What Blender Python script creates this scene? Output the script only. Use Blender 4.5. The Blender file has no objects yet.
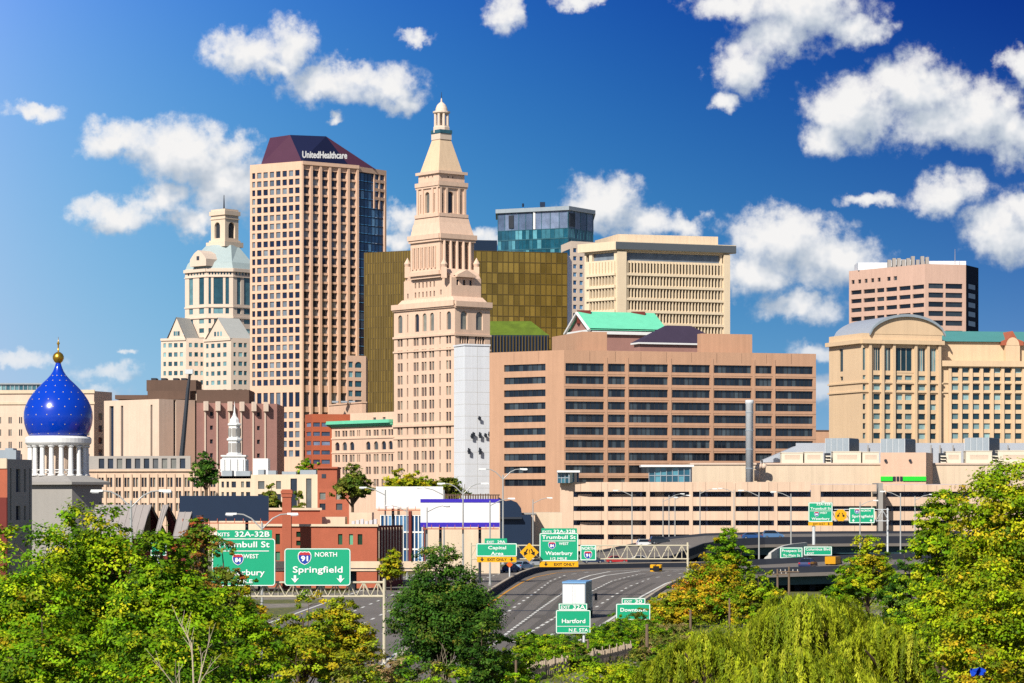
import bpy, bmesh, math, random
import numpy as np
from bisect import bisect_left
from mathutils import Vector

# ------------------------------------------------------------------ camera, sky, sun, exposure
SC = bpy.context.scene
COL = SC.collection
F, CX, HZ, CAMZ = 100.0 / 36.0 * 1024, 512.0, 500.0, 13.0
cam_data = bpy.data.cameras.new('camera')
cam_data.lens = 100.0
cam_data.sensor_width = 36.0
cam_data.sensor_fit = 'HORIZONTAL'
cam_data.shift_y = (HZ - 341.5) / 1024.0
cam_data.clip_start = 1.0
cam_data.clip_end = 60000.0
cam = bpy.data.objects.new('camera', cam_data)
COL.objects.link(cam)
cam.location = (0, 0, CAMZ)
cam.rotation_euler = (math.radians(90), 0, 0)
SC.camera = cam

SUN_AZ, SUN_EL = math.radians(27.0), math.radians(38.0)      # azimuth measured from straight behind the camera towards the left
sdir = Vector((-math.sin(SUN_AZ) * math.cos(SUN_EL), -math.cos(SUN_AZ) * math.cos(SUN_EL), math.sin(SUN_EL)))
sun_data = bpy.data.lights.new('sun', 'SUN')
sun_data.energy = 5.0
sun_data.angle = math.radians(0.5)
sun_data.color = (1.0, 0.94, 0.84)
sun = bpy.data.objects.new('sun', sun_data)
COL.objects.link(sun)
sun.rotation_euler = (-sdir).to_track_quat('-Z', 'Y').to_euler()
sun.location = (-200, -300, 400)

SC.view_settings.view_transform = 'Standard'
SC.view_settings.look = 'None'
SC.view_settings.exposure = 0.35
SC.view_settings.gamma = 1.0
SC.view_settings.use_curve_mapping = False
SC.render.engine = 'CYCLES'
SC.cycles.max_bounces = 6
SC.cycles.diffuse_bounces = 2
SC.cycles.glossy_bounces = 3
SC.cycles.transmission_bounces = 3
SC.cycles.transparent_max_bounces = 4
SC.cycles.use_denoising = False


def lin(h):
    h = h.lstrip('#')
    out = []
    for i in (0, 2, 4):
        c = int(h[i:i + 2], 16) / 255.0
        out.append(c / 12.92 if c <= 0.04045 else ((c + 0.055) / 1.055) ** 2.4)
    return tuple(out)


# ---- world: Nishita sky with cumulus clouds given by direction (azimuth, elevation)
W = bpy.data.worlds.new('World')
SC.world = W
W.use_nodes = True
NT = W.node_tree
NT.nodes.clear()


class Nodes:
    def __init__(s, nt):
        s.nt = nt

    def new(s, t, **k):
        n = s.nt.nodes.new(t)
        for a, b in k.items():
            setattr(n, a, b)
        return n

    def put(s, sock, v):
        if v is None:
            return
        if hasattr(v, 'is_output'):
            s.nt.links.new(v, sock)
        else:
            sock.default_value = v

    def math(s, op, a, b=None, c=None, clamp=False):
        n = s.new('ShaderNodeMath', operation=op)
        n.use_clamp = clamp
        s.put(n.inputs[0], a)
        s.put(n.inputs[1], b)
        if c is not None:
            s.put(n.inputs[2], c)
        return n.outputs[0]

    def vmath(s, op, a, b=None, c=None, out=0):
        n = s.new('ShaderNodeVectorMath', operation=op)
        s.put(n.inputs[0], a)
        if b is not None:
            s.put(n.inputs[1], b)
        if c is not None:
            s.put(n.inputs[2], c)
        return n.outputs['Value'] if op == 'LENGTH' else n.outputs[0]

    def mix(s, f, a, b, blend='MIX'):
        n = s.new('ShaderNodeMix', data_type='RGBA', blend_type=blend)
        s.put(n.inputs[0], f)
        s.put(n.inputs[6], a)
        s.put(n.inputs[7], b)
        return n.outputs[2]

    def noise(s, vec, scale, detail=4, rough=0.55, w=None, dim='3D'):
        n = s.new('ShaderNodeTexNoise')
        n.noise_dimensions = dim
        s.put(n.inputs['Vector'], vec)
        n.inputs['Scale'].default_value = scale
        n.inputs['Detail'].default_value = detail
        n.inputs['Roughness'].default_value = rough
        return n

    def ramp(s, f, stops, interp='LINEAR'):
        n = s.new('ShaderNodeValToRGB')
        cr = n.color_ramp
        cr.interpolation = interp
        while len(cr.elements) < len(stops):
            cr.elements.new(0.5)
        for e, (p, c) in zip(cr.elements, stops):
            e.position = p
            e.color = tuple(c) + (1,) if len(c) == 3 else c
        s.put(n.inputs[0], f)
        return n.outputs[0]

    def smooth(s, v, a, b, lo=0.0, hi=1.0):
        n = s.new('ShaderNodeMapRange', interpolation_type='SMOOTHSTEP')
        s.put(n.inputs[0], v)
        n.inputs[1].default_value = a
        n.inputs[2].default_value = b
        n.inputs[3].default_value = lo
        n.inputs[4].default_value = hi
        return n.outputs[0]


# cloud puffs: centre and radii in degrees of azimuth (right positive) and elevation
PX = math.degrees(1.0 / F)
CLOUDS = []
for (x, y, rx, ry) in [
        (128, 146, 44, 26), (190, 160, 66, 40), (222, 186, 48, 44), (112, 216, 44, 20), (165, 206, 40, 22), (205, 226, 34, 18), (232, 150, 34, 24),
        (244, 58, 42, 26), (288, 50, 38, 28), (332, 86, 56, 22), (384, 88, 42, 24), (352, 76, 34, 18), (270, 72, 40, 14), (398, 104, 22, 16),
        (40, 118, 34, 11), (502, 16, 28, 26), (584, 2, 34, 9), (418, 43, 22, 9), (333, 121, 13, 6),
        (735, 10, 56, 20), (800, 14, 80, 36), (855, 36, 38, 18), (742, 74, 38, 30), (775, 46, 52, 28), (726, 106, 16, 12),
        (850, 116, 54, 40), (912, 94, 64, 38), (968, 122, 62, 42), (1020, 72, 20, 24), (1010, 140, 46, 34), (828, 140, 34, 22), (935, 130, 60, 30),
        (950, 198, 52, 20), (868, 206, 38, 9), (1000, 240, 56, 36), (1030, 215, 40, 26),
        (604, 206, 50, 30), (652, 226, 50, 20), (690, 226, 22, 15), (780, 238, 62, 34), (822, 262, 62, 34), (756, 272, 46, 34), (800, 308, 56, 18),
        (398, 216, 26, 16), (392, 240, 18, 20), (30, 360, 38, 11), (112, 373, 44, 12), (90, 396, 56, 12), (824, 352, 46, 14), (484, 232, 30, 12),
        (820, 395, 40, 20), (130, 350, 10, 5)]:
    CLOUDS.append(((x - CX) * PX, (HZ - y) * PX, rx * PX * 1.02, ry * PX * 1.02))


def cloud_group(fine=True):
    g = bpy.data.node_groups.new('cloud_field', 'ShaderNodeTree')
    g.interface.new_socket('P', in_out='INPUT', socket_type='NodeSocketVector')
    g.interface.new_socket('Field', in_out='OUTPUT', socket_type='NodeSocketFloat')
    n = Nodes(g)
    gi = n.new('NodeGroupInput')
    go = n.new('NodeGroupOutput')
    p = gi.outputs[0]
    w1 = n.vmath('SUBTRACT', n.noise(p, 0.75, 3, 0.55, dim='2D').outputs['Color'], (0.5, 0.5, 0.5))
    p2 = n.vmath('MULTIPLY_ADD', w1, (1.1, 0.8, 0.0), p)
    w2 = n.vmath('SUBTRACT', n.noise(p, 3.2, 4, 0.6, dim='2D').outputs['Color'], (0.5, 0.5, 0.5))
    if fine:
        p2 = n.vmath('MULTIPLY_ADD', w2, (0.42, 0.34, 0.0), p2)
    acc = None
    for (a, e, ra, re) in CLOUDS:
        d = n.vmath('LENGTH', n.vmath('MULTIPLY_ADD', p2, (1 / ra, 1 / re, 0), (-a / ra, -e / re, 0)))
        v = n.math('SUBTRACT', 1.0, d)
        v = n.math('MULTIPLY', v, min(1.0, 0.55 + 0.45 * re))
        acc = v if acc is None else n.math('SMOOTH_MAX', acc, v, 0.18)
    nz = n.noise(p, 2.6, 7 if fine else 2.0, 0.62, dim='2D').outputs[0]
    out = n.math('ADD', acc, n.math('MULTIPLY', n.math('SUBTRACT', nz, 0.5), 0.66))
    n.put(go.inputs[0], out)
    return g


def build_world():
    n = Nodes(NT)
    tc = n.new('ShaderNodeTexCoord')
    v = tc.outputs['Generated']
    sep = n.new('ShaderNodeSeparateXYZ')
    n.put(sep.inputs[0], v)
    az = n.math('MULTIPLY', n.math('ARCTAN2', sep.outputs[0], sep.outputs[1]), 57.29578)
    el = n.math('MULTIPLY', n.math('ARCSINE', sep.outputs[2]), 57.29578)
    # sky colour: Nishita looked up higher than the true elevation (clear polarised autumn air)
    zz = n.math('MULTIPLY_ADD', n.math('MAXIMUM', sep.outputs[2], 0.0), 2.6, 0.13)
    cmb = n.new('ShaderNodeCombineXYZ')
    n.put(cmb.inputs[0], sep.outputs[0])
    n.put(cmb.inputs[1], sep.outputs[1])
    n.put(cmb.inputs[2], zz)
    sky = n.new('ShaderNodeTexSky')
    sky.sky_type = 'NISHITA'
    sky.sun_disc = False
    sky.sun_elevation = SUN_EL
    sky.sun_rotation = math.atan2(sdir.x, sdir.y)
    sky.altitude = 20
    sky.air_density = 1.0
    sky.dust_density = 0.3
    sky.ozone_density = 2.5
    n.put(sky.inputs[0], n.vmath('NORMALIZE', cmb.outputs[0]))
    # deeper, more saturated towards the upper right (polarisation band), paler low on the left
    ac = n.math('MINIMUM', n.math('MAXIMUM', az, -12.0), 12.0)
    ec = n.math('MINIMUM', n.math('MAXIMUM', el, 0.0), 11.0)
    tc3 = n.new('ShaderNodeCombineXYZ')
    for k in range(3):
        A, B, C2, D2, E2, F2 = SKY_FIT[k]
        q = n.math('ADD', n.math('MULTIPLY_ADD', ac, n.math('MULTIPLY_ADD', ac, F2, B), A), n.math('MULTIPLY', ec, n.math('ADD', n.math('MULTIPLY_ADD', ec, D2, C2), n.math('MULTIPLY', ac, E2))))
        n.put(tc3.inputs[k], n.math('POWER', 2.718282, q))
    # away from this band an added warm fill tint brightens the sky light
    fwd = n.math('MULTIPLY', n.smooth(n.math('ABSOLUTE', az), 12.0, 40.0, 1.0, 0.0), n.smooth(el, 11.0, 30.0, 1.0, 0.0))
    tint = n.mix(fwd, (1.4, 1.28, 1.2, 1), tc3.outputs[0])
    base = n.mix(1.0, sky.outputs[0], tint, 'MULTIPLY')
    p = n.new('ShaderNodeCombineXYZ')
    n.put(p.inputs[0], az)
    n.put(p.inputs[1], el)
    P = p.outputs[0]
    g, gs = cloud_group(), cloud_group(False)

    def field(vec, grp=None):
        q = n.new('ShaderNodeGroup')
        q.node_tree = grp or g
        n.put(q.inputs[0], vec)
        return q.outputs[0]

    f0 = field(P)
    s0 = field(P, gs)
    s1 = field(n.vmath('ADD', P, (-0.22, 0.50, 0.0)), gs)
    cover = n.smooth(f0, -0.05, 0.34)
    thick = n.smooth(f0, 0.05, 0.62)
    lit = n.math('ADD', n.math('MULTIPLY', n.math('SUBTRACT', s0, s1), 0.95), n.math('MULTIPLY', n.math('SUBTRACT', f0, s0), 0.35))
    sh = n.math('MULTIPLY_ADD', lit, 1.0, 0.58, clamp=True)
    ccol = n.ramp(sh, [(0.0, CLD[0]), (0.45, CLD[1]), (0.8, CLD[2]), (1.0, CLD[3])])
    ccol = n.vmath('SCALE', ccol)
    ccol.node.inputs['Scale'].default_value = CLOUD_GAIN
    alpha = n.math('MULTIPLY', cover, n.math('MULTIPLY_ADD', thick, 0.45, 0.55))
    low = n.smooth(el, 0.8, 4.5, 0.45, 1.0)
    alpha = n.math('MULTIPLY', alpha, low)
    fin = n.mix(alpha, base, ccol)
    bgs = []
    for c in (base, fin):
        bg = n.new('ShaderNodeBackground')
        n.put(bg.inputs[0], c)
        bg.inputs[1].default_value = SKY_STRENGTH
        bgs.append(bg)
    # the cloud bank only fills this quarter of the sky; elsewhere the clear sky alone is evaluated
    region = n.math('MULTIPLY', n.math('LESS_THAN', n.math('ABSOLUTE', az), 16.0), n.math('LESS_THAN', n.math('ABSOLUTE', n.math('SUBTRACT', el, 6.0)), 7.0))
    ms = n.new('ShaderNodeMixShader')
    n.put(ms.inputs[0], region)
    NT.links.new(bgs[0].outputs[0], ms.inputs[1])
    NT.links.new(bgs[1].outputs[0], ms.inputs[2])
    out = n.new('ShaderNodeOutputWorld')
    NT.links.new(ms.outputs[0], out.inputs[0])
    W.cycles.sampling_method = 'MANUAL'
    W.cycles.sample_map_resolution = 256


SKY_STRENGTH = 0.075
SKY_FIT = [(-0.0709, -0.01052, -0.11038, -0.00551, -0.01795, 0.00424), (0.0303, -0.01001, 0.05803, -0.0095, -0.0106, 0.00014), (-0.02259, -0.00699, 0.06374, -0.00187, -0.00538, 0.00047)]
CLD = [(0.46, 0.54, 0.64), (0.62, 0.68, 0.76), (0.87, 0.89, 0.92), (1.0, 0.99, 0.98)]
CLOUD_GAIN = 9.6
build_world()

# ------------------------------------------------------------------ helpers
R = random.Random(11)
NR = np.random.default_rng(5)
MATS = {}


def V2(x, y):
    return Vector((x, y))


def X(px, D):
    return (px - CX) * D / F


def Z(py, D):
    return CAMZ - (py - HZ) * D / F


def pt(px, D):
    return V2(X(px, D), D)


def P3(px, py, D):
    return Vector((X(px, D), D, Z(py, D)))


def material(name, color, rough=0.85, var=0.10, scale=0.25, metal=0.0, spec=0.3, streak=0.0, bump=0.0, attr=None, fine=0.0, coat=0.0):
    """procedural surface: base colour varied by two noises, optional rain streaks and per-face variation from an attribute"""
    if name in MATS:
        return MATS[name]
    m = bpy.data.materials.new(name)
    m.use_nodes = True
    nt = m.node_tree
    n = Nodes(nt)
    bs = nt.nodes['Principled BSDF']
    c = lin(color) if isinstance(color, str) else color
    tc = n.new('ShaderNodeTexCoord').outputs['Object']
    a = n.noise(tc, scale, 5, 0.6).outputs[0]
    f = n.math('MULTIPLY_ADD', n.math('SUBTRACT', a, 0.5), 2.6 * var, 1.0)
    if fine:
        b = n.noise(tc, scale * 9, 3, 0.6).outputs[0]
        f = n.math('MULTIPLY', f, n.math('MULTIPLY_ADD', n.math('SUBTRACT', b, 0.5), 2.6 * fine, 1.0))
    if streak:
        mp = n.new('ShaderNodeMapping')
        n.put(mp.inputs[0], tc)
        mp.inputs['Scale'].default_value = (0.9, 0.9, 0.035)
        s = n.noise(mp.outputs[0], 1.0, 4, 0.6).outputs[0]
        f = n.math('MULTIPLY', f, n.math('MULTIPLY_ADD', n.math('SUBTRACT', s, 0.5), 2.4 * streak, 1.0))
    if attr:
        at = n.new('ShaderNodeAttribute')
        at.attribute_name = 'rnd'
        f = n.math('MULTIPLY', f, n.math('MULTIPLY_ADD', at.outputs['Fac'], attr, 1.0 - attr * 0.5))
    col = n.vmath('SCALE', c)
    n.put(col.node.inputs['Scale'], f)
    n.put(bs.inputs['Base Color'], col)
    bs.inputs['Roughness'].default_value = rough
    bs.inputs['Metallic'].default_value = metal
    bs.inputs['Specular IOR Level'].default_value = spec
    if coat:
        bs.inputs['Coat Weight'].default_value = coat
        bs.inputs['Coat Roughness'].default_value = 0.05
    if bump:
        bp = n.new('ShaderNodeBump')
        bp.inputs['Strength'].default_value = bump
        bp.inputs['Distance'].default_value = 0.2
        n.put(bp.inputs['Height'], n.noise(tc, scale * 12, 4, 0.6).outputs[0])
        n.put(bs.inputs['Normal'], bp.outputs[0])
    MATS[name] = m
    return m


def glass(name, dark, light, rough=0.08, spec=0.5, metal=0.0, thr=0.72):
    """window glass: dark room behind, some panes with pale blinds (by the pane's own random number)"""
    if name in MATS:
        return MATS[name]
    m = bpy.data.materials.new(name)
    m.use_nodes = True
    nt = m.node_tree
    n = Nodes(nt)
    bs = nt.nodes['Principled BSDF']
    at = n.new('ShaderNodeAttribute')
    at.attribute_name = 'rnd'
    r = at.outputs['Fac']
    tc = n.new('ShaderNodeTexCoord').outputs['Object']
    nz = n.noise(tc, 0.35, 3, 0.6).outputs[0]
    d, l = lin(dark), lin(light)
    mid = tuple(a * 0.75 + b * 0.25 for a, b in zip(d, l))
    c = n.ramp(r, [(0.0, tuple(x * 0.6 for x in d)), (0.45, d), (thr, mid), (1.0, l)])
    sc = n.vmath('SCALE', c)
    n.put(sc.node.inputs['Scale'], n.math('MULTIPLY_ADD', nz, 1.1, 0.45))
    n.put(bs.inputs['Base Color'], sc)
    bs.inputs['Roughness'].default_value = rough
    bs.inputs['Specular IOR Level'].default_value = spec
    bs.inputs['Metallic'].default_value = metal
    MATS[name] = m
    return m


class MB:
    def __init__(s):
        s.v, s.f, s.m, s.r = [], [], [], []

    def poly(s, pts, m=0, r=0.5):
        i = len(s.v)
        s.v.extend([tuple(p) for p in pts])
        s.f.append(tuple(range(i, i + len(pts))))
        s.m.append(m)
        s.r.append(r)

    def hexa(s, p, m=0, r=0.5, skip=()):
        i = len(s.v)
        s.v.extend([tuple(q) for q in p])
        for k, q in enumerate(((0, 3, 2, 1), (4, 5, 6, 7), (0, 1, 5, 4), (1, 2, 6, 5), (2, 3, 7, 6), (3, 0, 4, 7))):
            if k in skip:
                continue
            s.f.append(tuple(i + a for a in q))
            s.m.append(m)
            s.r.append(r)

    def box(s, x0, x1, y0, y1, z0, z1, m=0, r=0.5):
        s.hexa([(x0, y0, z0), (x1, y0, z0), (x1, y1, z0), (x0, y1, z0), (x0, y0, z1), (x1, y0, z1), (x1, y1, z1), (x0, y1, z1)], m, r)

    def obox(s, P, d, u0, u1, w0, w1, z0, z1, m=0, r=0.5):
        """box in a wall's frame: u along the wall, w outwards from it"""
        n = V2(d.y, -d.x)
        q = []
        for z in (z0, z1):
            for (u, w) in ((u0, w1), (u1, w1), (u1, w0), (u0, w0)):
                a = P + d * u + n * w
                q.append((a.x, a.y, z))
        s.hexa(q, m, r)

    def prism(s, poly, z0, z1, m=0, bottom=True, top=True, mt=None):
        n = len(poly)
        for i in range(n):
            a, b = poly[i], poly[(i + 1) % n]
            s.poly([(a[0], a[1], z0), (b[0], b[1], z0), (b[0], b[1], z1), (a[0], a[1], z1)], m)
        if top:
            s.poly([(a[0], a[1], z1) for a in poly], m if mt is None else mt)
        if bottom:
            s.poly([(a[0], a[1], z0) for a in reversed(poly)], m)

    def frustum(s, p0, z0, p1, z1, m=0, top=True):
        n = len(p0)
        for i in range(n):
            j = (i + 1) % n
            s.poly([(p0[i][0], p0[i][1], z0), (p0[j][0], p0[j][1], z0), (p1[j][0], p1[j][1], z1), (p1[i][0], p1[i][1], z1)], m)
        if top:
            s.poly([(a[0], a[1], z1) for a in p1], m)

    def tube(s, a, b, r0, r1=None, seg=8, m=0, caps=True):
        r1 = r0 if r1 is None else r1
        a, b = Vector(a), Vector(b)
        d = (b - a).normalized()
        e = d.orthogonal().normalized()
        g = d.cross(e)
        i = len(s.v)
        for (c, r) in ((a, r0), (b, r1)):
            for k in range(seg):
                t = 2 * math.pi * k / seg
                s.v.append(tuple(c + (e * math.cos(t) + g * math.sin(t)) * r))
        for k in range(seg):
            j = (k + 1) % seg
            s.f.append((i + k, i + j, i + seg + j, i + seg + k))
            s.m.append(m)
            s.r.append(.5)
        if caps:
            s.f.append(tuple(i + k for k in reversed(range(seg))))
            s.f.append(tuple(i + seg + k for k in range(seg)))
            s.m += [m, m]
            s.r += [.5, .5]

    def path(s, pts, r0, r1=None, seg=8, m=0):
        r1 = r0 if r1 is None else r1
        n = len(pts) - 1
        for k in range(n):
            s.tube(pts[k], pts[k + 1], r0 + (r1 - r0) * k / n, r0 + (r1 - r0) * (k + 1) / n, seg, m)

    def lathe(s, cx, cy, prof, seg=24, m=0, ph=0.0):
        i = len(s.v)
        for (r, z) in prof:
            for k in range(seg):
                t = 2 * math.pi * (k + ph) / seg
                s.v.append((cx + r * math.cos(t), cy + r * math.sin(t), z))
        for q in range(len(prof) - 1):
            for k in range(seg):
                j = (k + 1) % seg
                s.f.append((i + q * seg + k, i + q * seg + j, i + (q + 1) * seg + j, i + (q + 1) * seg + k))
                s.m.append(m)
                s.r.append(.5)
        s.f.append(tuple(i + k for k in reversed(range(seg))))
        t = i + (len(prof) - 1) * seg
        s.f.append(tuple(t + k for k in range(seg)))
        s.m += [m, m]
        s.r += [.5, .5]

    def build_each(s, name, mat, parent):
        """every separate piece as a part of its own"""
        par = list(range(len(s.v)))

        def find(a):
            while par[a] != a:
                par[a] = par[par[a]]
                a = par[a]
            return a
        for f in s.f:
            for k in f[1:]:
                par[find(k)] = find(f[0])
        groups = {}
        for f in s.f:
            groups.setdefault(find(f[0]), []).append(f)
        for fs in groups.values():
            q = MB()
            idx = {}
            for f in fs:
                for k in f:
                    if k not in idx:
                        idx[k] = len(q.v)
                        q.v.append(s.v[k])
                q.f.append(tuple(idx[k] for k in f))
                q.m.append(0)
                q.r.append(.5)
            q.build(name, mat, parent)

    def build(s, name, mats, parent=None, smooth=False, loc=None, label=None):
        mats = mats if isinstance(mats, (list, tuple)) else [mats]
        o3 = Vector(loc) if loc is not None else (Vector(parent['_o']) if parent is not None and '_o' in parent else Vector((0, 0, 0)))
        me = bpy.data.meshes.new(name)
        vs = np.array(s.v, dtype=np.float64).reshape(-1, 3) - np.array(o3)
        me.from_pydata(vs.tolist(), [], s.f)
        for mt in mats:
            me.materials.append(mt)
        if len(mats) > 1:
            me.polygons.foreach_set('material_index', s.m)
        at = me.attributes.new('rnd', 'FLOAT', 'FACE')
        at.data.foreach_set('value', s.r)
        if smooth:
            me.polygons.foreach_set('use_smooth', [True] * len(s.f))
        me.update()
        ob = bpy.data.objects.new(name, me)
        COL.objects.link(ob)
        if parent is not None:
            ob.parent = parent
            if loc is not None and '_o' in parent:
                ob.location = Vector(loc) - Vector(parent['_o'])
        elif loc is not None:
            ob.location = loc
        if parent is not None and '_o' in parent and loc is None:
            ob['_o'] = parent['_o']
        if label:
            ob['label'] = label
        return ob


def thing(name, label, cat, loc=(0, 0, 0), group=None, kind=None):
    o = bpy.data.objects.new(name, None)
    COL.objects.link(o)
    o.location = loc
    o['_o'] = tuple(float(a) for a in loc)
    o['label'] = label
    o['category'] = cat
    if group:
        o['group'] = group
    if kind:
        o['kind'] = kind
    o.empty_display_size = 0.5
    return o


def copy_thing(src, loc, label, group=None, rotz=0.0, scale=1.0):
    kids = {}
    for o in COL.objects:
        if o.parent is not None:
            kids.setdefault(o.parent.name, []).append(o)

    def cp(o, par):
        c = o.copy()
        COL.objects.link(c)
        if par is not None:
            c.parent = par
        for k in kids.get(o.name, []):
            cp(k, c)
        return c
    r = cp(src, None)
    r.location = loc
    r.rotation_euler = (0, 0, rotz)
    r.scale = (scale,) * 3
    r['label'] = label
    if group:
        r['group'] = group
    return r


def structure(name, mb, mats):
    o = mb.build(name, mats)
    o['kind'] = 'structure'
    return o


# ---- walls with openings
def upx(P, d, px):
    k = (px - CX) / F
    return (k * P.y - P.x) / (d.x - k * d.y)


def corner(xl, xc, xr, D, th):
    """visible corner building: returns left end, corner, right end, hidden back corner"""
    th = math.radians(th)
    c, s = math.cos(th), math.sin(th)
    C = pt(xc, D)
    Rr = C + V2(c, s) * upx(C, V2(c, s), xr)
    L = C + V2(-s, c) * upx(C, V2(-s, c), xl)
    return L, C, Rr, L + Rr - C


def off(poly, w):
    """polygon (counter-clockwise) pushed outwards by w"""
    n = len(poly)
    out = []
    for i in range(n):
        a, b, c = poly[i - 1], poly[i], poly[(i + 1) % n]
        d1, d2 = (b - a).normalized(), (c - b).normalized()
        n1, n2 = V2(d1.y, -d1.x), V2(d2.y, -d2.x)
        k = 1 + n1.dot(n2)
        out.append(b + (n1 + n2) * (w / max(k, 0.2)))
    return out


class Building:
    def __init__(s, name, label, cat, at, group=None):
        s.root = thing(name, label, cat, (at.x, at.y, 0), group)
        s.wall = MB()
        s.win = []

    def face(s, P, Q, z0, z1, ops=(), depth=0.35, m=0, recess=True):
        d = (Q - P)
        L = d.length
        d = d / L
        n = V2(d.y, -d.x)
        ops = [o for o in ops if o[1] - o[0] > 0.02 and o[3] - o[2] > 0.02 and o[0] > 0.01 and o[1] < L - 0.01 and o[2] > z0 + 0.01 and o[3] < z1 - 0.01]

        def uniq(a):
            a = sorted(a)
            out = [a[0]]
            for x in a[1:]:
                if x - out[-1] > 1e-4:
                    out.append(x)
            return out
        us = uniq([0.0, L] + [o[0] for o in ops] + [o[1] for o in ops])
        vs = uniq([z0, z1] + [o[2] for o in ops] + [o[3] for o in ops])
        hole = set()

        def idx(a, x):
            i = bisect_left(a, x - 2e-4)
            return i
        for o in ops:
            for i in range(idx(us, o[0]), idx(us, o[1])):
                for j in range(idx(vs, o[2]), idx(vs, o[3])):
                    hole.add((i, j))

        def w3(u, v, w=0.0):
            a = P + d * u + n * w
            return (a.x, a.y, v)
        for i in range(len(us) - 1):
            j = 0
            while j < len(vs) - 1:
                if (i, j) in hole:
                    j += 1
                    continue
                k = j
                while k + 1 < len(vs) - 1 and (i, k + 1) not in hole:
                    k += 1
                s.wall.poly([w3(us[i], vs[j]), w3(us[i + 1], vs[j]), w3(us[i + 1], vs[k + 1]), w3(us[i], vs[k + 1])], m)
                j = k + 1
        for o in ops:
            u0, u1, v0, v1 = o[:4]
            arch = len(o) > 4 and o[4] == 'A'
            g = -depth
            vt = v1
            if arch:
                r = min((u1 - u0) / 2, (v1 - v0) * 0.6)
                vsn, uc = v1 - r, (u0 + u1) / 2
                arc = [(uc - (u1 - u0) / 2 * math.cos(t), vsn + r * math.sin(t)) for t in [math.pi * k / 12 for k in range(13)]]
                for k in range(6):
                    a, b = arc[k], arc[k + 1]
                    s.wall.poly([w3(u0, v1), w3(*a), w3(*b)], m)
                    a, b = arc[6 + k], arc[7 + k]
                    s.wall.poly([w3(u1, v1), w3(*a), w3(*b)], m)
                for k in range(12):
                    a, b = arc[k], arc[k + 1]
                    s.wall.poly([w3(*a), w3(a[0], a[1], g), w3(b[0], b[1], g), w3(*b)], m)
                vt = vsn
            else:
                s.wall.poly([w3(u0, v1), w3(u0, v1, g), w3(u1, v1, g), w3(u1, v1)], m)
            s.wall.poly([w3(u0, v0), w3(u1, v0), w3(u1, v0, g), w3(u0, v0, g)], m)
            s.wall.poly([w3(u0, v0), w3(u0, v0, g), w3(u0, vt, g), w3(u0, vt)], m)
            s.wall.poly([w3(u1, v0), w3(u1, vt), w3(u1, vt, g), w3(u1, v0, g)], m)
            wi = o[5] if len(o) > 5 else 0
            cells = []
            if wi and wi > 1:
                for k in range(wi):
                    a, b = u0 + (u1 - u0) * k / wi, u0 + (u1 - u0) * (k + 1) / wi
                    e = min(0.10, (b - a) * 0.06)
                    cells.append([w3(a + (e if k else 0), v0, g), w3(b - (e if k < wi - 1 else 0), v0, g), w3(b - (e if k < wi - 1 else 0), v1, g), w3(a + (e if k else 0), v1, g)])
            else:
                cells.append([w3(u0, v0, g), w3(u1, v0, g), w3(u1, v1, g), w3(u0, v1, g)])
            bars = []
            if wi and wi > 1:
                for k in range(1, wi):
                    a = u0 + (u1 - u0) * k / wi
                    bars.append((P, d, a - 0.09, a + 0.09, g - 0.02, g + 0.10, v0 + 0.003, v1 - 0.003))
            area = (u1 - u0) * abs(d.x) * (v1 - v0) / max(P.y, 1) ** 2
            s.win.append((area, cells, bars))

    def opx(s, P, Q, cols, rows, D=None, tag=None, mull=0):
        """openings from picture columns and rows measured on the photograph, turned into metres on this wall"""
        d = (Q - P).normalized()
        out = []
        for (a, b) in cols:
            u0, u1 = upx(P, d, a), upx(P, d, b)
            for (t, bt) in rows:
                DD = D if D else P.y
                out.append((u0, u1, Z(bt, DD), Z(t, DD), tag, mull))
        return out

    def rest(s, poly, z0, z1, vis):
        """plain hidden sides and the roof slab; vis = number of visible sides from the first point"""
        n = len(poly)
        for i in range(vis, n):
            a, b = poly[i], poly[(i + 1) % n]
            s.wall.poly([(a.x, a.y, z0), (b.x, b.y, z0), (b.x, b.y, z1), (a.x, a.y, z1)])
        s.wall.poly([(a.x, a.y, z1) for a in poly])

    def finish(s, wm, gm, frame=None, cap=96, name='window'):
        s.wall.build('wall', wm, s.root)
        s.win.sort(key=lambda a: -a[0])
        for w in s.win[:cap]:
            mb = MB()
            for q in w[1]:
                mb.poly(q, 0, R.random())
            o = mb.build(name, gm, s.root)
            if w[2] and frame:
                fb = MB()
                for b in w[2]:
                    fb.obox(*b)
                fb.build('frame', frame, o)
        if len(s.win) > cap:
            mb = MB()
            fb = MB()
            for w in s.win[cap:]:
                for q in w[1]:
                    mb.poly(q, 0, R.random())
                for b in w[2]:
                    fb.obox(*b)
            o = mb.build(name, gm, s.root)
            o['kind'] = 'stuff'
            if fb.v and frame:
                q = fb.build('frame', frame, o)
        return s.root


def cols(a, b, n, frac=0.6):
    w = (b - a) / n
    return [(a + w * (k + 0.5 - frac / 2), a + w * (k + 0.5 + frac / 2)) for k in range(n)]


def rowsf(c0, pitch, n, h):
    return [(c0 + pitch * k - h / 2, c0 + pitch * k + h / 2) for k in range(n)]


def text_geo(body):
    cu = bpy.data.curves.new('t', 'FONT')
    cu.body = body
    cu.size = 1.0
    cu.resolution_u = 3
    ob = bpy.data.objects.new('t', cu)
    COL.objects.link(ob)
    dg = bpy.context.evaluated_depsgraph_get()
    me = bpy.data.meshes.new_from_object(ob.evaluated_get(dg))
    v = [(a.co.x, a.co.y) for a in me.vertices]
    f = [tuple(p.vertices) for p in me.polygons]
    bpy.data.meshes.remove(me)
    bpy.data.objects.remove(ob)
    bpy.data.curves.remove(cu)
    return v, f


CAPH = None


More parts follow.
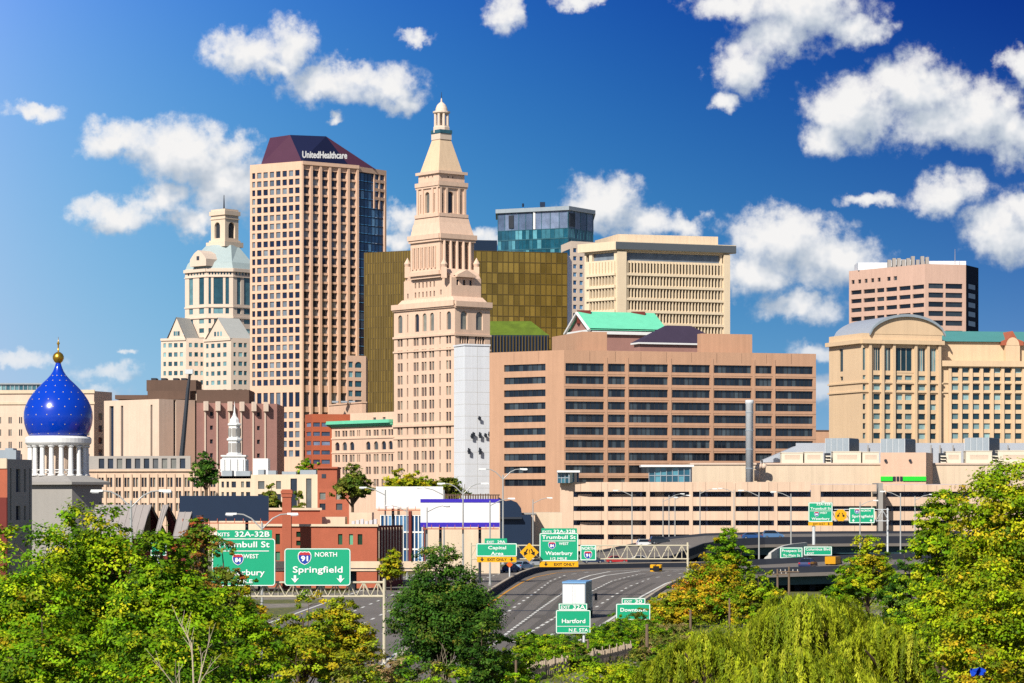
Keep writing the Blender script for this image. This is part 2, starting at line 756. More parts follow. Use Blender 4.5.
def put_text(mb, body, o, ux, uz, width, cap, m=0, bold=0.0, both=False):
    """lettering: lower left at o, running along ux for width metres, capitals cap metres tall; flat letters a few cm thick"""
    global CAPH
    if CAPH is None:
        vv, _ = text_geo('H')
        CAPH = max(y for _, y in vv)
    v, f = text_geo(body)
    x0, x1 = min(a for a, _ in v), max(a for a, _ in v)
    sx, sy = width / (x1 - x0), cap / CAPH
    nrm = ux.cross(uz)
    for (dx, dz) in ([(0, 0)] if not bold else [(-bold, 0), (bold, 0), (0, bold), (0, -bold)]):
        i = len(mb.v)
        lift = nrm * (0.002 * (dx > 0) + 0.004 * (dz > 0) + 0.006 * (dz < 0))
        mb.v.extend([tuple(o + ux * ((a - x0) * sx + dx) + uz * (b * sy + dz) + lift) for a, b in v])
        for q in f:
            mb.f.append(tuple(i + k for k in q))
            mb.m.append(m)
            mb.r.append(.5)
# ------------------------------------------------------------------ materials
M = dict(
    peach=material('peach_granite', '#d0ad94', .75, .07, .12, fine=.04, streak=.10),
    cream=material('cream_stone', '#cfbba6', .8, .08, .12, fine=.04, streak=.07),
    limestone=material('pink_limestone', '#d1b39d', .85, .08, .10, fine=.05, streak=.14),
    pale=material('pale_stone', '#cfbcab', .8, .06, .12, fine=.04, streak=.06),
    tan=material('tan_precast', '#b28c72', .8, .09, .05, fine=.05, streak=.15),
    garage=material('beige_precast', '#c9ae97', .85, .09, .08, fine=.04, streak=.17),
    creamwall=material('cream_panel', '#cdb9a0', .8, .08, .08, fine=.03, streak=.14),
    hotel=material('yellow_cream_render', '#d1b594', .8, .08, .06, fine=.03, streak=.10),
    office=material('white_concrete', '#d5c2a6', .85, .07, .15, fine=.05, streak=.10),
    maroon=material('mauve_brick', '#9a7269', .9, .10, .3, fine=.10, streak=.06),
    brown=material('brown_cladding', '#5e4a3f', .85, .10, .25, fine=.06, streak=.08),
    slab=material('buff_slab', '#ccb5a2', .9, .08, .15, fine=.05, streak=.10),
    brick=material('red_brick', '#a35a43', .9, .10, .5, fine=.12, streak=.06),
    brickdark=material('dark_brick', '#6b2f2a', .9, .10, .5, fine=.10),
    grey=material('grey_render', '#96928d', .85, .08, .2, fine=.04, streak=.08),
    lgrey=material('light_grey_render', '#b9b6b0', .85, .07, .2, fine=.04, streak=.08),
    white=material('white_paint', '#dcdcda', .55, .04, .3, fine=.03, streak=.05),
    whiteclad=material('white_panel', '#d0d3d8', .5, .05, .08, fine=.03, streak=.12),
    copper=material('green_copper', '#69c4a0', .6, .10, .4, fine=.06, streak=.06),
    paleteal=material('pale_copper', '#9dabab', .6, .08, .3, fine=.05, streak=.06),
    tealroof=material('teal_metal', '#4c8684', .5, .08, .3, fine=.04),
    purple=material('plum_metal', '#4a2a3c', .45, .10, .15, fine=.05, spec=.4),
    plumroof=material('plum_slate', '#3a3044', .7, .12, .4, fine=.10),
    dark=material('dark_metal', '#2a2f38', .5, .10, .4, fine=.05),
    navy=material('navy_panel', '#1b2a40', .4, .08, .3, fine=.03),
    steel=material('galvanised_steel', '#c3c7ca', .45, .06, .6, metal=.0, fine=.05),
    greymetal=material('grey_corrugated', '#8e98a0', .55, .08, .5, fine=.06, streak=.12),
    roofgrey=material('grey_roof_metal', '#8d8683', .6, .10, .5, fine=.06, streak=.06),
    silver=material('silver_roof', '#aeb4bd', .45, .06, .3, metal=.3, fine=.03),
    gold=material('gold_metal', '#c49a3a', .35, .08, 1.0, metal=.9),
    blue=material('blue_enamel', '#0136ac', .22, .06, .8, spec=.4, coat=.35, fine=.04),
    goldglass=material('gold_mirror_glass', '#8a7236', .28, .26, .03, metal=.4, attr=.75, fine=.12),  # broad patches and uneven panel tones paint reflections into the colour
    plant=material('cream_metal', '#cdc4b2', .6, .05, .4, fine=.03, streak=.06),
    goldbar=material('bronze_mullion', '#5a4a26', .5, .08, .3),
    spandrel=material('orange_spandrel', '#a8583c', .8, .08, .3, fine=.05),
    lime=material('lime_reflection', '#56691c', .8, .45, .25, fine=.15),  # colour of a green glass reflection, put on an added block
    gdark=glass('dark_glass', '#262d3c', '#8b8b80', thr=.62),
    gnavy=glass('navy_glass', '#15233f', '#7d8790', rough=.06, thr=.66),
    gteal=glass('teal_glass', '#2b5563', '#8fb9bd', rough=.06),
    gteal2=glass('teal_curtain', '#1d5266', '#5c98a6', rough=.06, spec=.6, thr=.6),
    gblue=glass('blue_curtain', '#24507e', '#6f9cc0', rough=.05, spec=.6, thr=.6),
    ggrey=glass('blue_grey_panel', '#4a5a74', '#72809a', rough=.3, spec=.4),
    gtan=glass('strip_glass', '#1a222d', '#454f55', rough=.05, spec=.5),
    interior=material('dark_interior', '#9aa0b6', .9, .1, .3),
    mull=material('dark_mullion', '#2c3036', .5, .05, .3),
    mullpale=material('pale_mullion', '#b5aa9a', .6, .05, .3),
)

# ------------------------------------------------------------------ far towers
# -- plum-roofed granite tower
L, C, Q = pt(250, 1265), pt(301.5, 1250), pt(358, 1267)
b = Building('office_tower', 'tall peach granite office tower under a slanted dark plum roof with white lettering', 'skyscraper', C)
zt = Z(161, 1250)
wl = [(252.2, 255.2)] + [(265.6 - 6.35 + 6.35 * k - 2.2, 265.6 - 6.35 + 6.35 * k + 2.2) for k in range(7)]
rowsU = rowsf(172.5, 8.72, 25, 5.9)
rows2 = [(392, 406.5)] + rowsf(415, 9.6, 5, 6.4)
b.face(L, C, 0, zt, b.opx(L, C, wl, rowsU + rows2, 1250), .5)
pr = (C - L).normalized()
cr = [(302.9 + 9.25 * k, 309.6 + 9.25 * k) for k in range(6)]
b.face(C, Q, 0, zt, b.opx(C, Q, cr, rowsf(172.5, 8.72, 25, 6.5) + rows2, 1250), .9)
d = (Q - C).normalized()
for k in range(7):
    a = 301.5 + 9.25 * k + (-1.1 if k else 0.1)
    e = a + (2.3 if k else 1.2)
    b.wall.obox(C, d, max(upx(C, d, a), 0.02), min(upx(C, d, e), (Q - C).length - .02), 0.01, 0.8, 0.1, zt - 1.6)
b.wall.obox(C, d, 0.02, (Q - C).length, .02, 1.05, zt - 1.55, zt - 0.01)
E = pt(386, Q.y + 16)
K = pt(372, Q.y + 8)
zt2 = Z(166.5, Q.y)
b.face(E, E + V2(-6, 40), 0, zt2)
b.rest([L, C, Q, E, E + V2(-6, 40), L + V2(12, 40)], 0, zt2, 6)
# pale frame round the blue glass at the right
d = (E - Q).normalized()
LQ = (E - Q).length
b.wall.obox(Q, d, 0, LQ, -1.0, .25, Z(171.5, Q.y), zt2)
b.wall.obox(Q, d, LQ - 1.3, LQ, -1.0, .25, 0, Z(171.5, Q.y) - .01)
for r_ in range(4):
    for (u0, u1) in ((.56, .60), (.74, .78)):
        b.wall.obox(Q, d, LQ * u0, LQ * u1 - .02, -.3, .2, Z(171.5 + 8.72 * (r_ + 1), Q.y), Z(171.5 + 8.72 * r_, Q.y) - .02)
for r_ in range(3):
    b.wall.obox(Q, d, LQ * .61, LQ * .73, -.3, .18, Z(180 + 8.72 * r_, Q.y), Z(177 + 8.72 * r_, Q.y))
    b.wall.obox(Q, d, LQ * .80, LQ * .93, -.3, .18, Z(180 + 8.72 * r_, Q.y), Z(177 + 8.72 * r_, Q.y))
root = b.finish(M['peach'], M['gnavy'])
mb = MB()
nn = V2(d.y, -d.x)
for r_ in range(34):
    for k in range(8):
        u0, u1 = LQ * k / 8 + .06, LQ * (k + 1) / 8 - .06
        z1 = Z(171.5 + 8.72 * r_, Q.y)
        z0 = z1 - 8.72 * Q.y / F + .12
        if z0 < 0:
            continue
        mb.poly([(Q.x + d.x * u + nn.x * -.5, Q.y + d.y * u + nn.y * -.5, z) for u, z in ((u0, z0), (u1, z0), (u1, z1), (u0, z1))], 0, R.random() ** 2)
mb.build('curtain_wall', M['gblue'], root)
mb = MB()
for k in range(9):
    mb.obox(Q, d, LQ * k / 8 - .08, LQ * k / 8 + .08, -.7, -.38, 0.2, Z(172, Q.y))
for r_ in range(34):
    z1 = Z(171.5 + 8.72 * r_, Q.y)
    if z1 > 1:
        mb.obox(Q, d, 0, LQ - 1.4, -.72, -.42, z1 - .5, z1)
mb.build('curtain_wall_frame', M['navy'], root)
mb = MB()   # slanted roof
zb = zt + .02
e1, e2, e3, e4 = L + (C - L) * .22, C + V2(0, 1.2), pt(376, Q.y + 9), pt(372, Q.y + 38)
e5 = L + V2(10, 36)
base = [e1, e2, e3, e4, e5]
zt3 = Z(135.5, 1268)
t1, t2, t3 = pt(270, 1276), pt(290, 1266), pt(331, 1272)
t4, t5 = pt(331, 1292), pt(272, 1292)
zb2 = Z(167, Q.y)
bz = [zb, zb, zb2, zb2, zb]
top = [t1, t2, t3, t4, t5]
f3 = lambda p, z: (p.x, p.y, z)
t3b = pt(326, 1266)
zbm = zb + (zb2 - zb) * .76
em = pt(350, e2.y + (e3.y - e2.y) * .66)
for pi_, pl in enumerate(([(e1, zb), (e2, zb), (t2, zt3), (t1, zt3)], [(e2, zb), (em, zbm), (t3b, zt3 - .6), (t2, zt3)], [(em, zbm), (e3, zb2), (t3b, zt3 - .6)], [(e3, zb2), (e4, zb2), (t4, zt3), (t3b, zt3 - .6)],
             [(e4, zb2), (e5, zb), (t5, zt3), (t4, zt3)], [(e5, zb), (e1, zb), (t1, zt3), (t5, zt3)], [(t1, zt3), (t2, zt3), (t3b, zt3 - .6), (t4, zt3), (t5, zt3)])):
    mb.poly([f3(p, z) for p, z in pl], 1 if pi_ == 1 else 0)
roof = mb.build('roof', [M['purple'], material('dark_roof_glass', '#191c38', .2, .08, .1, spec=.5)], root)
mb = MB()
lt = MB()
A0, A1 = P3(302.5, 158.6, 1249.0), P3(347, 159.6, 1263)
ux = (A1 - A0).normalized()
put_text(lt, 'UnitedHealthcare', A0 + Vector((0, -.5, .4)), ux, Vector((0, .12, 1)).normalized(), (A1 - A0).length, 6.6 * 1250 / F, bold=.14)
lt.build('lettering', M['white'], root)

# -- postmodern tower with copper hipped roof and lantern
c0 = pt(218, 1500)
b = Building('postmodern_tower', 'pale stone tower with a pale copper hipped roof, arched lantern and gabled shoulders', 'skyscraper', c0)
S = [pt(185, 1512), pt(206.5, 1500), pt(233, 1500), pt(256, 1512), pt(256, 1545), pt(185, 1545)]
zc = Z(268, 1500)
big = [(276, 304), (308, 313.5)]
small = rowsf(321, 9.3, 12, 4.6)
fr = [(272, 275.2)]
b.face(S[0], S[1], 0, zc, b.opx(S[0], S[1], [(189, 193), (199, 204)], big + small, 1500) + b.opx(S[0], S[1], cols(187, 205, 6, .55), [(270.8, 274.6)], 1500), .4)
b.face(S[1], S[2], 0, zc, b.opx(S[1], S[2], [(208.5, 211), (213.5, 223), (225.5, 229)], big, 1500) + b.opx(S[1], S[2], [(208.5, 211), (214, 217.5), (219.5, 223), (226, 229)], small, 1500) + b.opx(S[1], S[2], cols(208, 232, 8, .55), [(270.8, 274.6)], 1500), .4)
b.face(S[2], S[3], 0, zc, b.opx(S[2], S[3], [(237, 241), (244, 252)], big + small, 1500) + b.opx(S[2], S[3], cols(235, 254, 6, .55), [(270.8, 274.6)], 1500), .4)
b.rest(S, 0, zc, 3)
for zz, h, w in ((268.6, 1.6, 1.0), (276, .5, .45), (306, .7, .45), (316.5, .9, .6)):
    for k in range(3):
        a, e = S[k], S[k + 1]
        dd = (e - a).normalized()
        b.wall.obox(a, dd, -.2, (e - a).length + .2, .01 + k * .004, w, Z(zz, 1500) - h + k * .006, Z(zz, 1500) + k * .006)
# shoulder blocks and gables
def shoulder(pts, ytop, wcols, rws, D, gables):
    zt_ = Z(ytop, D)
    for k in range(len(pts) - 1):
        b.face(pts[k], pts[k + 1], 0, zt_, b.opx(pts[k], pts[k + 1], wcols[k], rws, D), .35)
    back = [pts[-1] + V2(0, 24), pts[0] + V2(0, 24)]
    b.rest(pts + back, 0, zt_, len(pts) - 1)
    b.wall.obox(pts[0], (pts[1] - pts[0]).normalized(), 0, (pts[1] - pts[0]).length, .01, .6, zt_ - 1.2, zt_ + .02)
    for (xa, xb, xp, yp) in gables:
        k = 0 if xb < pts[1].x / pts[1].y * F + CX + 2 else 1
        a = pts[k]
        dd = (pts[k + 1] - pts[k]).normalized()
        u0, u1 = upx(a, dd, xa), upx(a, dd, xb)
        up = (u0 + u1) / 2
        n_ = V2(dd.y, -dd.x)
        zp = Z(yp, D)
        q = lambda u, w, z: tuple((a + dd * u + n_ * w).to_3d() + Vector((0, 0, z)))
        for w in (.1, -14.0):
            b.wall.poly([q(u0, w, zt_ - .5), q(u1, w, zt_ - .5), q(up, w, zp)])
        gab.poly([q(u0 - .6, .6, zt_ - .3), q(up, .6, zp + .6), q(up, -14, zp + .6), q(u0 - .6, -14, zt_ - .3)])
        gab.poly([q(u1 + .6, .6, zt_ - .3), q(up, .6, zp + .6), q(up, -14, zp + .6), q(u1 + .6, -14, zt_ - .3)])
        o_ = b.opx(pts[k], pts[k + 1], [(xa + (xb - xa) * f_ - .9, xa + (xb - xa) * f_ + .9) for f_ in (.38, .5, .62)], [(ytop - 7, ytop - 2.5)], D)
        for w_ in o_:
            b.win.append((.5, [[q(w_[0], .16, w_[2]), q(w_[1], .16, w_[2]), q(w_[1], .16, w_[3]), q(w_[0], .16, w_[3])]], []))

gab = MB()
shoulder([pt(161, 1496), pt(186, 1490), pt(207, 1493)], 338, [[(163.5, 166), (168.5, 172), (174, 177.5), (180, 183)], [(189, 192), (194.5, 198), (200.5, 203)]], rowsf(345, 9.3, 6, 4.4), 1490, [(168, 185.5, 177, 318)])
shoulder([pt(204, 1490), pt(231, 1474), pt(262, 1484)], 338, [[(206, 208.5), (211, 214.5), (217, 220.5), (223, 226.5)], [(233.5, 236), (238.5, 242.5), (244, 247)]], rowsf(345, 9.3, 6, 4.4), 1476, [(206, 230.5, 219, 318)])
root = b.finish(M['pale'], M['gteal'])
gab.build('gable_roof', material('pale_slate', '#a9aaa6', .7, .08, .4, fine=.05), root)
mb = MB()
rb = off(S, -1.5)
rt = [pt(206, 1518), pt(213, 1512), pt(231, 1512), pt(238, 1518), pt(238, 1534), pt(206, 1534)]
mb.frustum(off(S, -.2), zc + .02, rb, Z(262, 1500))
mb.frustum(rb, Z(262, 1500) + .02, rt, Z(245, 1512))
roof = mb.build('roof', M['paleteal'], root)
dm = MB()
a, e = pt(190, 1505), pt(206, 1497)
dd = (e - a).normalized()
n_ = V2(dd.y, -dd.x)
q = lambda u, w, z: tuple((a + dd * u + n_ * w).to_3d() + Vector((0, 0, z)))
l_ = (e - a).length
ring = [(0, Z(266, 1500)), (l_, Z(266, 1500)), (l_, Z(259, 1500)), (l_ * .75, Z(253, 1500)), (l_ * .5, Z(250, 1500)), (l_ * .25, Z(253, 1500)), (0, Z(259, 1500))]
dm.poly([q(u, 0, z) for u, z in ring])
for k in range(len(ring)):
    (u, z), (u2, z2) = ring[k], ring[(k + 1) % len(ring)]
    dm.poly([q(u, 0, z), q(u2, 0, z2), q(u2, -14, z2), q(u, -14, z)])
dmo = dm.build('dormer', M['pale'], root)
dw = MB()
dw.obox(a, dd, l_ * .42, l_ * .58, 0, .15, Z(260, 1500), Z(256, 1500))
dw.build('dormer_window', M['gdark'], dmo)
# lantern
lb = Building.__new__(Building)
lb.root, lb.wall, lb.win = root, MB(), []
LA = [pt(211, 1520), pt(225, 1512), pt(238.5, 1520)]
z0_, z1_ = Z(246, 1515), Z(209, 1515)
lb.face(LA[0], LA[1], z0_, z1_, lb.opx(LA[0], LA[1], [(214.5, 220)], [(222, 238)], 1515, 'A'), 1.2)
lb.face(LA[1], LA[2], z0_, z1_, lb.opx(LA[1], LA[2], [(228.5, 235)], [(222, 238)], 1515, 'A'), 1.2)
lp = LA + [pt(225, 1529)]
lb.rest(lp, z0_, z1_, 2)
for (y, h, w) in ((211, 2.2, .8), (218, .6, .4), (240, 1.2, .8)):
    po = off(lp, w)
    lb.wall.prism([(p.x, p.y) for p in po], Z(y, 1515) - h, Z(y, 1515))
lb.wall.prism([(p.x, p.y) for p in off(lp, 2.0)], Z(247, 1515), Z(242, 1515))
lan = lb.wall.build('lantern', M['cream'], root)
for w in lb.win:
    q_ = MB()
    q_.poly(w[1][0], 0, .3)
    q_.build('louvre', M['dark'], lan)
mb = MB()
mb.tube(P3(224, 209, 1520), P3(224, 195, 1520), .45, .18)
mb.build('mast', M['dark'], root)

# -- gold mirror-glass block
b = Building('gold_glass_building', 'wide gold mirrored glass office block behind the stepped stone tower', 'office building', pt(432, 1200))
G = [pt(365, 1216), pt(432, 1200), pt(567, 1216), pt(572, 1262), pt(370, 1262)]
zg = Z(249.4, 1200)
root = b.root
gm, bars = MB(), MB()
def curtain(P, Q, z0, z1, nu, nv, gm, bars, bu=.14, bv=.22, wob=.012, m=0):
    d = (Q - P)
    Lw = d.length
    d = d / Lw
    n = V2(d.y, -d.x)
    for i in range(nu):
        for j in range(nv):
            u0, u1 = Lw * i / nu, Lw * (i + 1) / nu
            a0, a1 = z0 + (z1 - z0) * j / nv, z0 + (z1 - z0) * (j + 1) / nv
            t1, t2 = (R.random() - .5) * wob * (u1 - u0), (R.random() - .5) * wob * (a1 - a0)
            pp = []
            for (u, z, s1, s2) in ((u0, a0, -1, -1), (u1, a0, 1, -1), (u1, a1, 1, 1), (u0, a1, -1, 1)):
                c = P + d * u + n * (s1 * t1 + s2 * t2)
                pp.append((c.x, c.y, z))
            gm.poly(pp, m, R.random())
    for i in range(nu + 1):
        u = Lw * i / nu
        bars.obox(P, d, u - bu, u + bu, -.1, .22, z0 + .003, z1 - .003)
    for j in range(1, nv + 1):
        z = z0 + (z1 - z0) * j / nv
        bars.obox(P, d, .003, Lw - .003, -.1, .16, z - bv, z + bv if j < nv else z)
curtain(G[0], G[1], 4, zg, 26, 25, gm, bars, .40, .10, .006)
curtain(G[1], G[2], 4, zg, 25, 25, gm, bars, .13, .16, .010)
for k in range(2, 5):
    a, e = G[k], G[(k + 1) % 5]
    gm.poly([(a.x, a.y, 0), (e.x, e.y, 0), (e.x, e.y, zg), (a.x, a.y, zg)])
gm.poly([(p.x, p.y, zg - .05) for p in G])
gm.build('curtain_wall', M['goldglass'], root)
bars.build('frame', M['goldbar'], root)
mb = MB()
A_, B_ = pt(474, 1222), pt(497, 1224)
mb.prism([(A_.x, A_.y), (B_.x, B_.y), (B_.x, B_.y + 14), (A_.x, A_.y + 14)], zg - .04, Z(240, 1222))
mb.build('plant_room', M['navy'], root)

# added block whose lime slopes imitate a green reflection in the gold glass
b = Building('lime_reflection_block', 'added dark ribbed block, its lime top standing in for a reflection', 'building', pt(505, 1120))
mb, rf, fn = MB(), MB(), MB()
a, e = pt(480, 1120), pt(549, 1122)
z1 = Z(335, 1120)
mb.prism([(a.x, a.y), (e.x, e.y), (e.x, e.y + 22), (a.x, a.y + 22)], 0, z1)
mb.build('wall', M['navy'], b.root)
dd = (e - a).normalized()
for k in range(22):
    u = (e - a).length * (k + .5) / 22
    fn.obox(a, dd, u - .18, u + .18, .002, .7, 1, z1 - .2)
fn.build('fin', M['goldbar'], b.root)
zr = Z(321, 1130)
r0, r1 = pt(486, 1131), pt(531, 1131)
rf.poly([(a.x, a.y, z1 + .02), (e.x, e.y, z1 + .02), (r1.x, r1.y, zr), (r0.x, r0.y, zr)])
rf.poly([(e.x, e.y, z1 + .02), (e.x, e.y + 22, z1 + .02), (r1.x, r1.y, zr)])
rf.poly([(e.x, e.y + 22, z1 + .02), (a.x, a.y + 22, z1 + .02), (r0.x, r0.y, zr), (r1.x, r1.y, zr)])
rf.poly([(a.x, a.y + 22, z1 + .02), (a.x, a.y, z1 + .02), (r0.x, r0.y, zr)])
rf.build('roof', M['lime'], b.root)  # lime top shaped to imitate the reflection

# -- teal glass tower
b = Building('teal_glass_tower', 'blue and teal glass tower with a flat overhanging roof slab', 'skyscraper', pt(545, 1370))
T = [pt(498, 1382), pt(498, 1382).lerp(pt(568, 1366), .5), pt(568, 1366), pt(593, 1386)]
zt = Z(211.5, 1372)
zm = Z(229, 1372)
up_, lo, fr = MB(), MB(), MB()
for k, nu in ((0, 5), (1, 4), (2, 4)):
    curtain(T[k], T[k + 1], zm, zt, nu, 1, up_, fr, .12, .12, .004)
    curtain(T[k], T[k + 1], 0, zm, nu * 2, 30, lo, fr, .05, .25, .006)
bk = [T[3], T[3] + V2(0, 30), T[0] + V2(0, 30), T[0]]
for k in range(3):
    a, e = bk[k], bk[k + 1]
    lo.poly([(a.x, a.y, 0), (e.x, e.y, 0), (e.x, e.y, zt), (a.x, a.y, zt)])
up_.build('upper_glazing', M['ggrey'], b.root)
lo.build('curtain_wall', M['gteal2'], b.root)
fr.build('frame', M['gteal'], b.root)
mb = MB()
ov = off(T + [T[3] + V2(0, 30), T[0] + V2(0, 30)], 1.2)
mb.prism([(p.x, p.y) for p in ov], zt + .02, Z(207.5, 1372))
mb.build('roof', M['greymetal'], b.root)
mb = MB()
a = pt(540, 1385)
mb.box(a.x, a.x + 2.5, a.y, a.y + 4, Z(207.5, 1372) + .01, Z(202, 1385))
mb.tube(P3(523, 207, 1380), P3(523, 203.5, 1380), .5)
mb.build_each('roof_plant', M['navy'], b.root)
mb = MB()
dd = (T[1] - T[0]).normalized()
ll = (T[1] - T[0]).length
mb.obox(T[0], dd, ll * .32, ll * .46, .02, .5, zm + 1, zt - 1.2)
dd2 = (T[3] - T[2]).normalized()
mb.obox(T[2], dd2, 1.0, 6.0, .02, .5, zm + 1, zt - 1.2)
mb.build_each('louvre', M['dark'], b.root)
mb = MB()
mb.obox(T[1], V2(1, 0), .2, 1.2, .05, .9, zm, zt - .1)
mb.build('column', M['white'], b.root)

# -- white gridded side building
b = Building('gridded_office', 'narrow pale office with small square windows beside the teal glass tower', 'office building', pt(572, 1330))
N_ = [pt(561, 1352), pt(571, 1330), pt(600, 1338)]
zt = Z(241, 1330)
b.face(N_[0], N_[1], 0, zt, b.opx(N_[0], N_[1], [(562, 570)], rowsf(252, 8.1, 14, 7.2), 1330), .2)
b.face(N_[1], N_[2], 0, zt, b.opx(N_[1], N_[2], [(573.2, 576.6), (579.6, 583), (586, 589.4)], rowsf(250, 8.1, 14, 4.2), 1330), .4)
b.rest(N_ + [pt(600, 1368), pt(562, 1380)], 0, zt, 2)
b.finish(M['pale'], M['gblue'])

# -- concrete finned office
L, C, Q = pt(584.5, 1163), pt(616.5, 1150), pt(729, 1168)
B = L + Q - C
b = Building('concrete_office', 'white concrete office block with thin vertical fins under a heavy overhanging cap', 'office building', C)
zt = Z(250, 1150)
rw = [(262.5, 272)] + [(275.5 + 12.4 * k, 284.3 + 12.4 * k) for k in range(6)]
cl = cols(590, 615, 8, .62)
crr = cols(627.5, 720.5, 29, .74)
b.face(L, C, 0, zt, b.opx(L, C, cl, rw[1:], 1150) + b.opx(L, C, [(586, 589), (592, 614)], [(251.8, 259.5)], 1150), 1.2)
b.face(C, Q, 0, zt, b.opx(C, Q, crr, rw, 1150) + b.opx(C, Q, [(627, 720.5), (722.2, 726.8)], [(251.8, 260)], 1150), 1.2)
b.rest([L, C, Q, B], 0, zt, 2)
d = (Q - C).normalized()
for k in range(30):
    px = 627.5 + 93 * k / 29
    u = upx(C, d, px)
    b.wall.obox(C, d, u - .19, u + .19, .01, .5, 1, Z(261, 1150))
b.wall.obox(C, d, .02, upx(C, d, 625.5), .01, 1.1, 1, Z(251, 1150))
b.wall.obox(C, d, upx(C, d, 723), (Q - C).length - .02, .01, 1.1, 1, Z(251, 1150))
d2 = (C - L).normalized()
for k in range(9):
    u = upx(L, d2, 590 + 25 * k / 8)
    b.wall.obox(L, d2, u - .22, u + .22, .01, .5, 1, Z(261, 1150))
for k in range(7):
    z = Z(273.8 + 12.4 * k, 1150)
    b.wall.obox(C, d, upx(C, d, 625.6), upx(C, d, 722.9), .005, .85, z - .55, z + .45)
    b.wall.obox(L, d2, upx(L, d2, 587), upx(L, d2, 615.9), .005, .85, z - .55, z + .45)
root = b.finish(M['office'], M['gnavy'])
mb = MB()
ov = off([L, C, Q, B], 1.6)
mb.prism([(p.x, p.y) for p in ov], zt + .02, Z(241.5, 1150))
mb.build('roof_cap', M['office'], root)
mb = MB()
mb.obox(ov[1], d, .05, (ov[2] - ov[1]).length - .05, .02, .35, zt + .3, Z(242.2, 1150))
mb.build('fascia', material('dark_fascia', '#50565c', .7, .08, .2, fine=.04), root)
mb = MB()
l2, c2, q2, b2 = corner(595, 618, 718, 1158, 16)
mb.prism([(p.x, p.y) for p in (l2, c2, q2, b2)], Z(242, 1150), Z(234, 1158))
mb.build('penthouse', M['creamwall'], root)

# -- octagonal office at the right
O = [pt(849, 1322), pt(925, 1282), pt(966, 1287), pt(978.5, 1304)]
b = Building('octagonal_office', 'pinkish stone office block with angled corners and ribbon windows above the hotel', 'office building', O[1])
zt = Z(264, 1282)
wc = [(851, 861.5), (863.5, 875), (876.8, 884.2), (886, 897), (899, 910.5), (912.5, 924)]
rl = [(286.2, 290.4), (295.2, 299.4), (304.4, 308.6), (313.6, 318), (323, 327.2)] + rowsf(334, 9.2, 8, 4)
sq = [(851.5, 854.5), (858, 861), (864.5, 867.5), (871, 874), (877.5, 880.5), (887, 890.5), (893.5, 897)]
b.face(O[0], O[1], 0, zt, b.opx(O[0], O[1], wc, [(a - 1.2, c_ - 1.2) for a, c_ in rl], 1286) + b.opx(O[0], O[1], sq, [(276.0, 280)], 1296), .6)
rr = [(283.5, 288.6), (292.6, 297.8), (301.8, 307), (311, 316.2), (320.4, 325.6)] + rowsf(333, 9.2, 8, 5)
b.face(O[1], O[2], 0, zt, b.opx(O[1], O[2], [(928.5, 943.5), (945.5, 962.5)], rr, 1284), .6)
b.face(O[2], O[3], 0, zt, b.opx(O[2], O[3], [(968.5, 976.5)], rr, 1290), .3, 1)
b.rest(O + [pt(976, 1340), pt(852, 1352)], 0, zt, 3)
root = b.finish([material('rose_stone', '#c3a291', .8, .08, .08, fine=.04, streak=.12), material('matt_navy', '#141f33', .8, .08, .3, spec=.1)], M['gtan'])
mb = MB()
a = pt(858, 1318)
for (x0, x1, y0) in ((858, 892, 262.5), (893, 914, 259.5), (925, 966, 261)):
    p_, q_ = pt(x0, 1316), pt(x1, 1316)
    mb.box(p_.x, q_.x, 1316, 1330, zt - .1, Z(y0, 1316))
mb.build_each('parapet', M['whiteclad'], root)
mb = MB()
for k in range(9):
    p_ = pt(889 + k * 4.7, 1312)
    h = R.choice((257.5, 258.5, 260, 256.5))
    mb.box(p_.x - .7, p_.x + .8, 1310, 1313, zt - .1, Z(h, 1312))
for x, y in ((955, 249), (928, 256), (912, 257)):
    mb.tube(P3(x, 264, 1310), P3(x, y, 1310), .16, .08)
mb.build_each('antenna', M['grey'], root)

# -- green roofed hall behind the tan block
b = Building('green_roofed_hall', 'brick hall with a bright green copper gable roof and white pediment', 'building', pt(590, 900))
th = math.radians(20)
dx, dy = V2(math.cos(th), math.sin(th)), V2(-math.sin(th), math.cos(th))
P0 = pt(591, 900)
wF = upx(P0, dx, 663)
A_, B_ = P0, P0 + dx * wF
D_, E_ = P0 + dy * 19, B_ + dy * 19
ze = Z(329, 900)
zr = Z(313.5, 906)
b.wall.prism([(p.x, p.y) for p in (A_, B_, E_, D_)], 0, ze)
m1, m2 = (A_ + D_) / 2, (B_ + E_) / 2
b.wall.poly([f3(D_, ze), f3(A_, ze), f3(m1, zr)])
b.wall.poly([f3(B_, ze), f3(E_, ze), f3(m2, zr)])
b.wall.build('wall', M['maroon'], b.root)
rf = MB()
o1 = (A_ - dx * 1 - dy * 1.2, B_ + dx * 1 - dy * 1.2, E_ + dx + dy * 1.2, D_ - dx + dy * 1.2)
for (p, q_, r_, s_) in ((o1[0], o1[1], m2 + dx, m1 - dx), (o1[2], o1[3], m1 - dx, m2 + dx)):
    for dz in (0.0, .5):
        rf.poly([f3(p, ze - .3 + dz), f3(q_, ze - .3 + dz), f3(r_, zr + .4 + dz), f3(s_, zr + .4 + dz)])
rf.build('roof', M['copper'], b.root)
tr = MB()
tr.obox(A_, dx, 0, wF, .02, .9, ze - 1.6, ze - .55)
tr.tube(f3(A_ - dx * 1.1 - dy * 1.3, ze - .5), f3(m1 - dx * 1.1, zr + .3), .5, .5, 6)
tr.tube(f3(D_ - dx * 1.1 + dy * 1.3, ze - .5), f3(m1 - dx * 1.1, zr + .3), .5, .5, 6)
tr.obox(D_, -dy, -.5, 19.5, .02, .9, ze - 1.0, ze - .1)
tr.build('cornice', M['white'], b.root)
ch = MB()
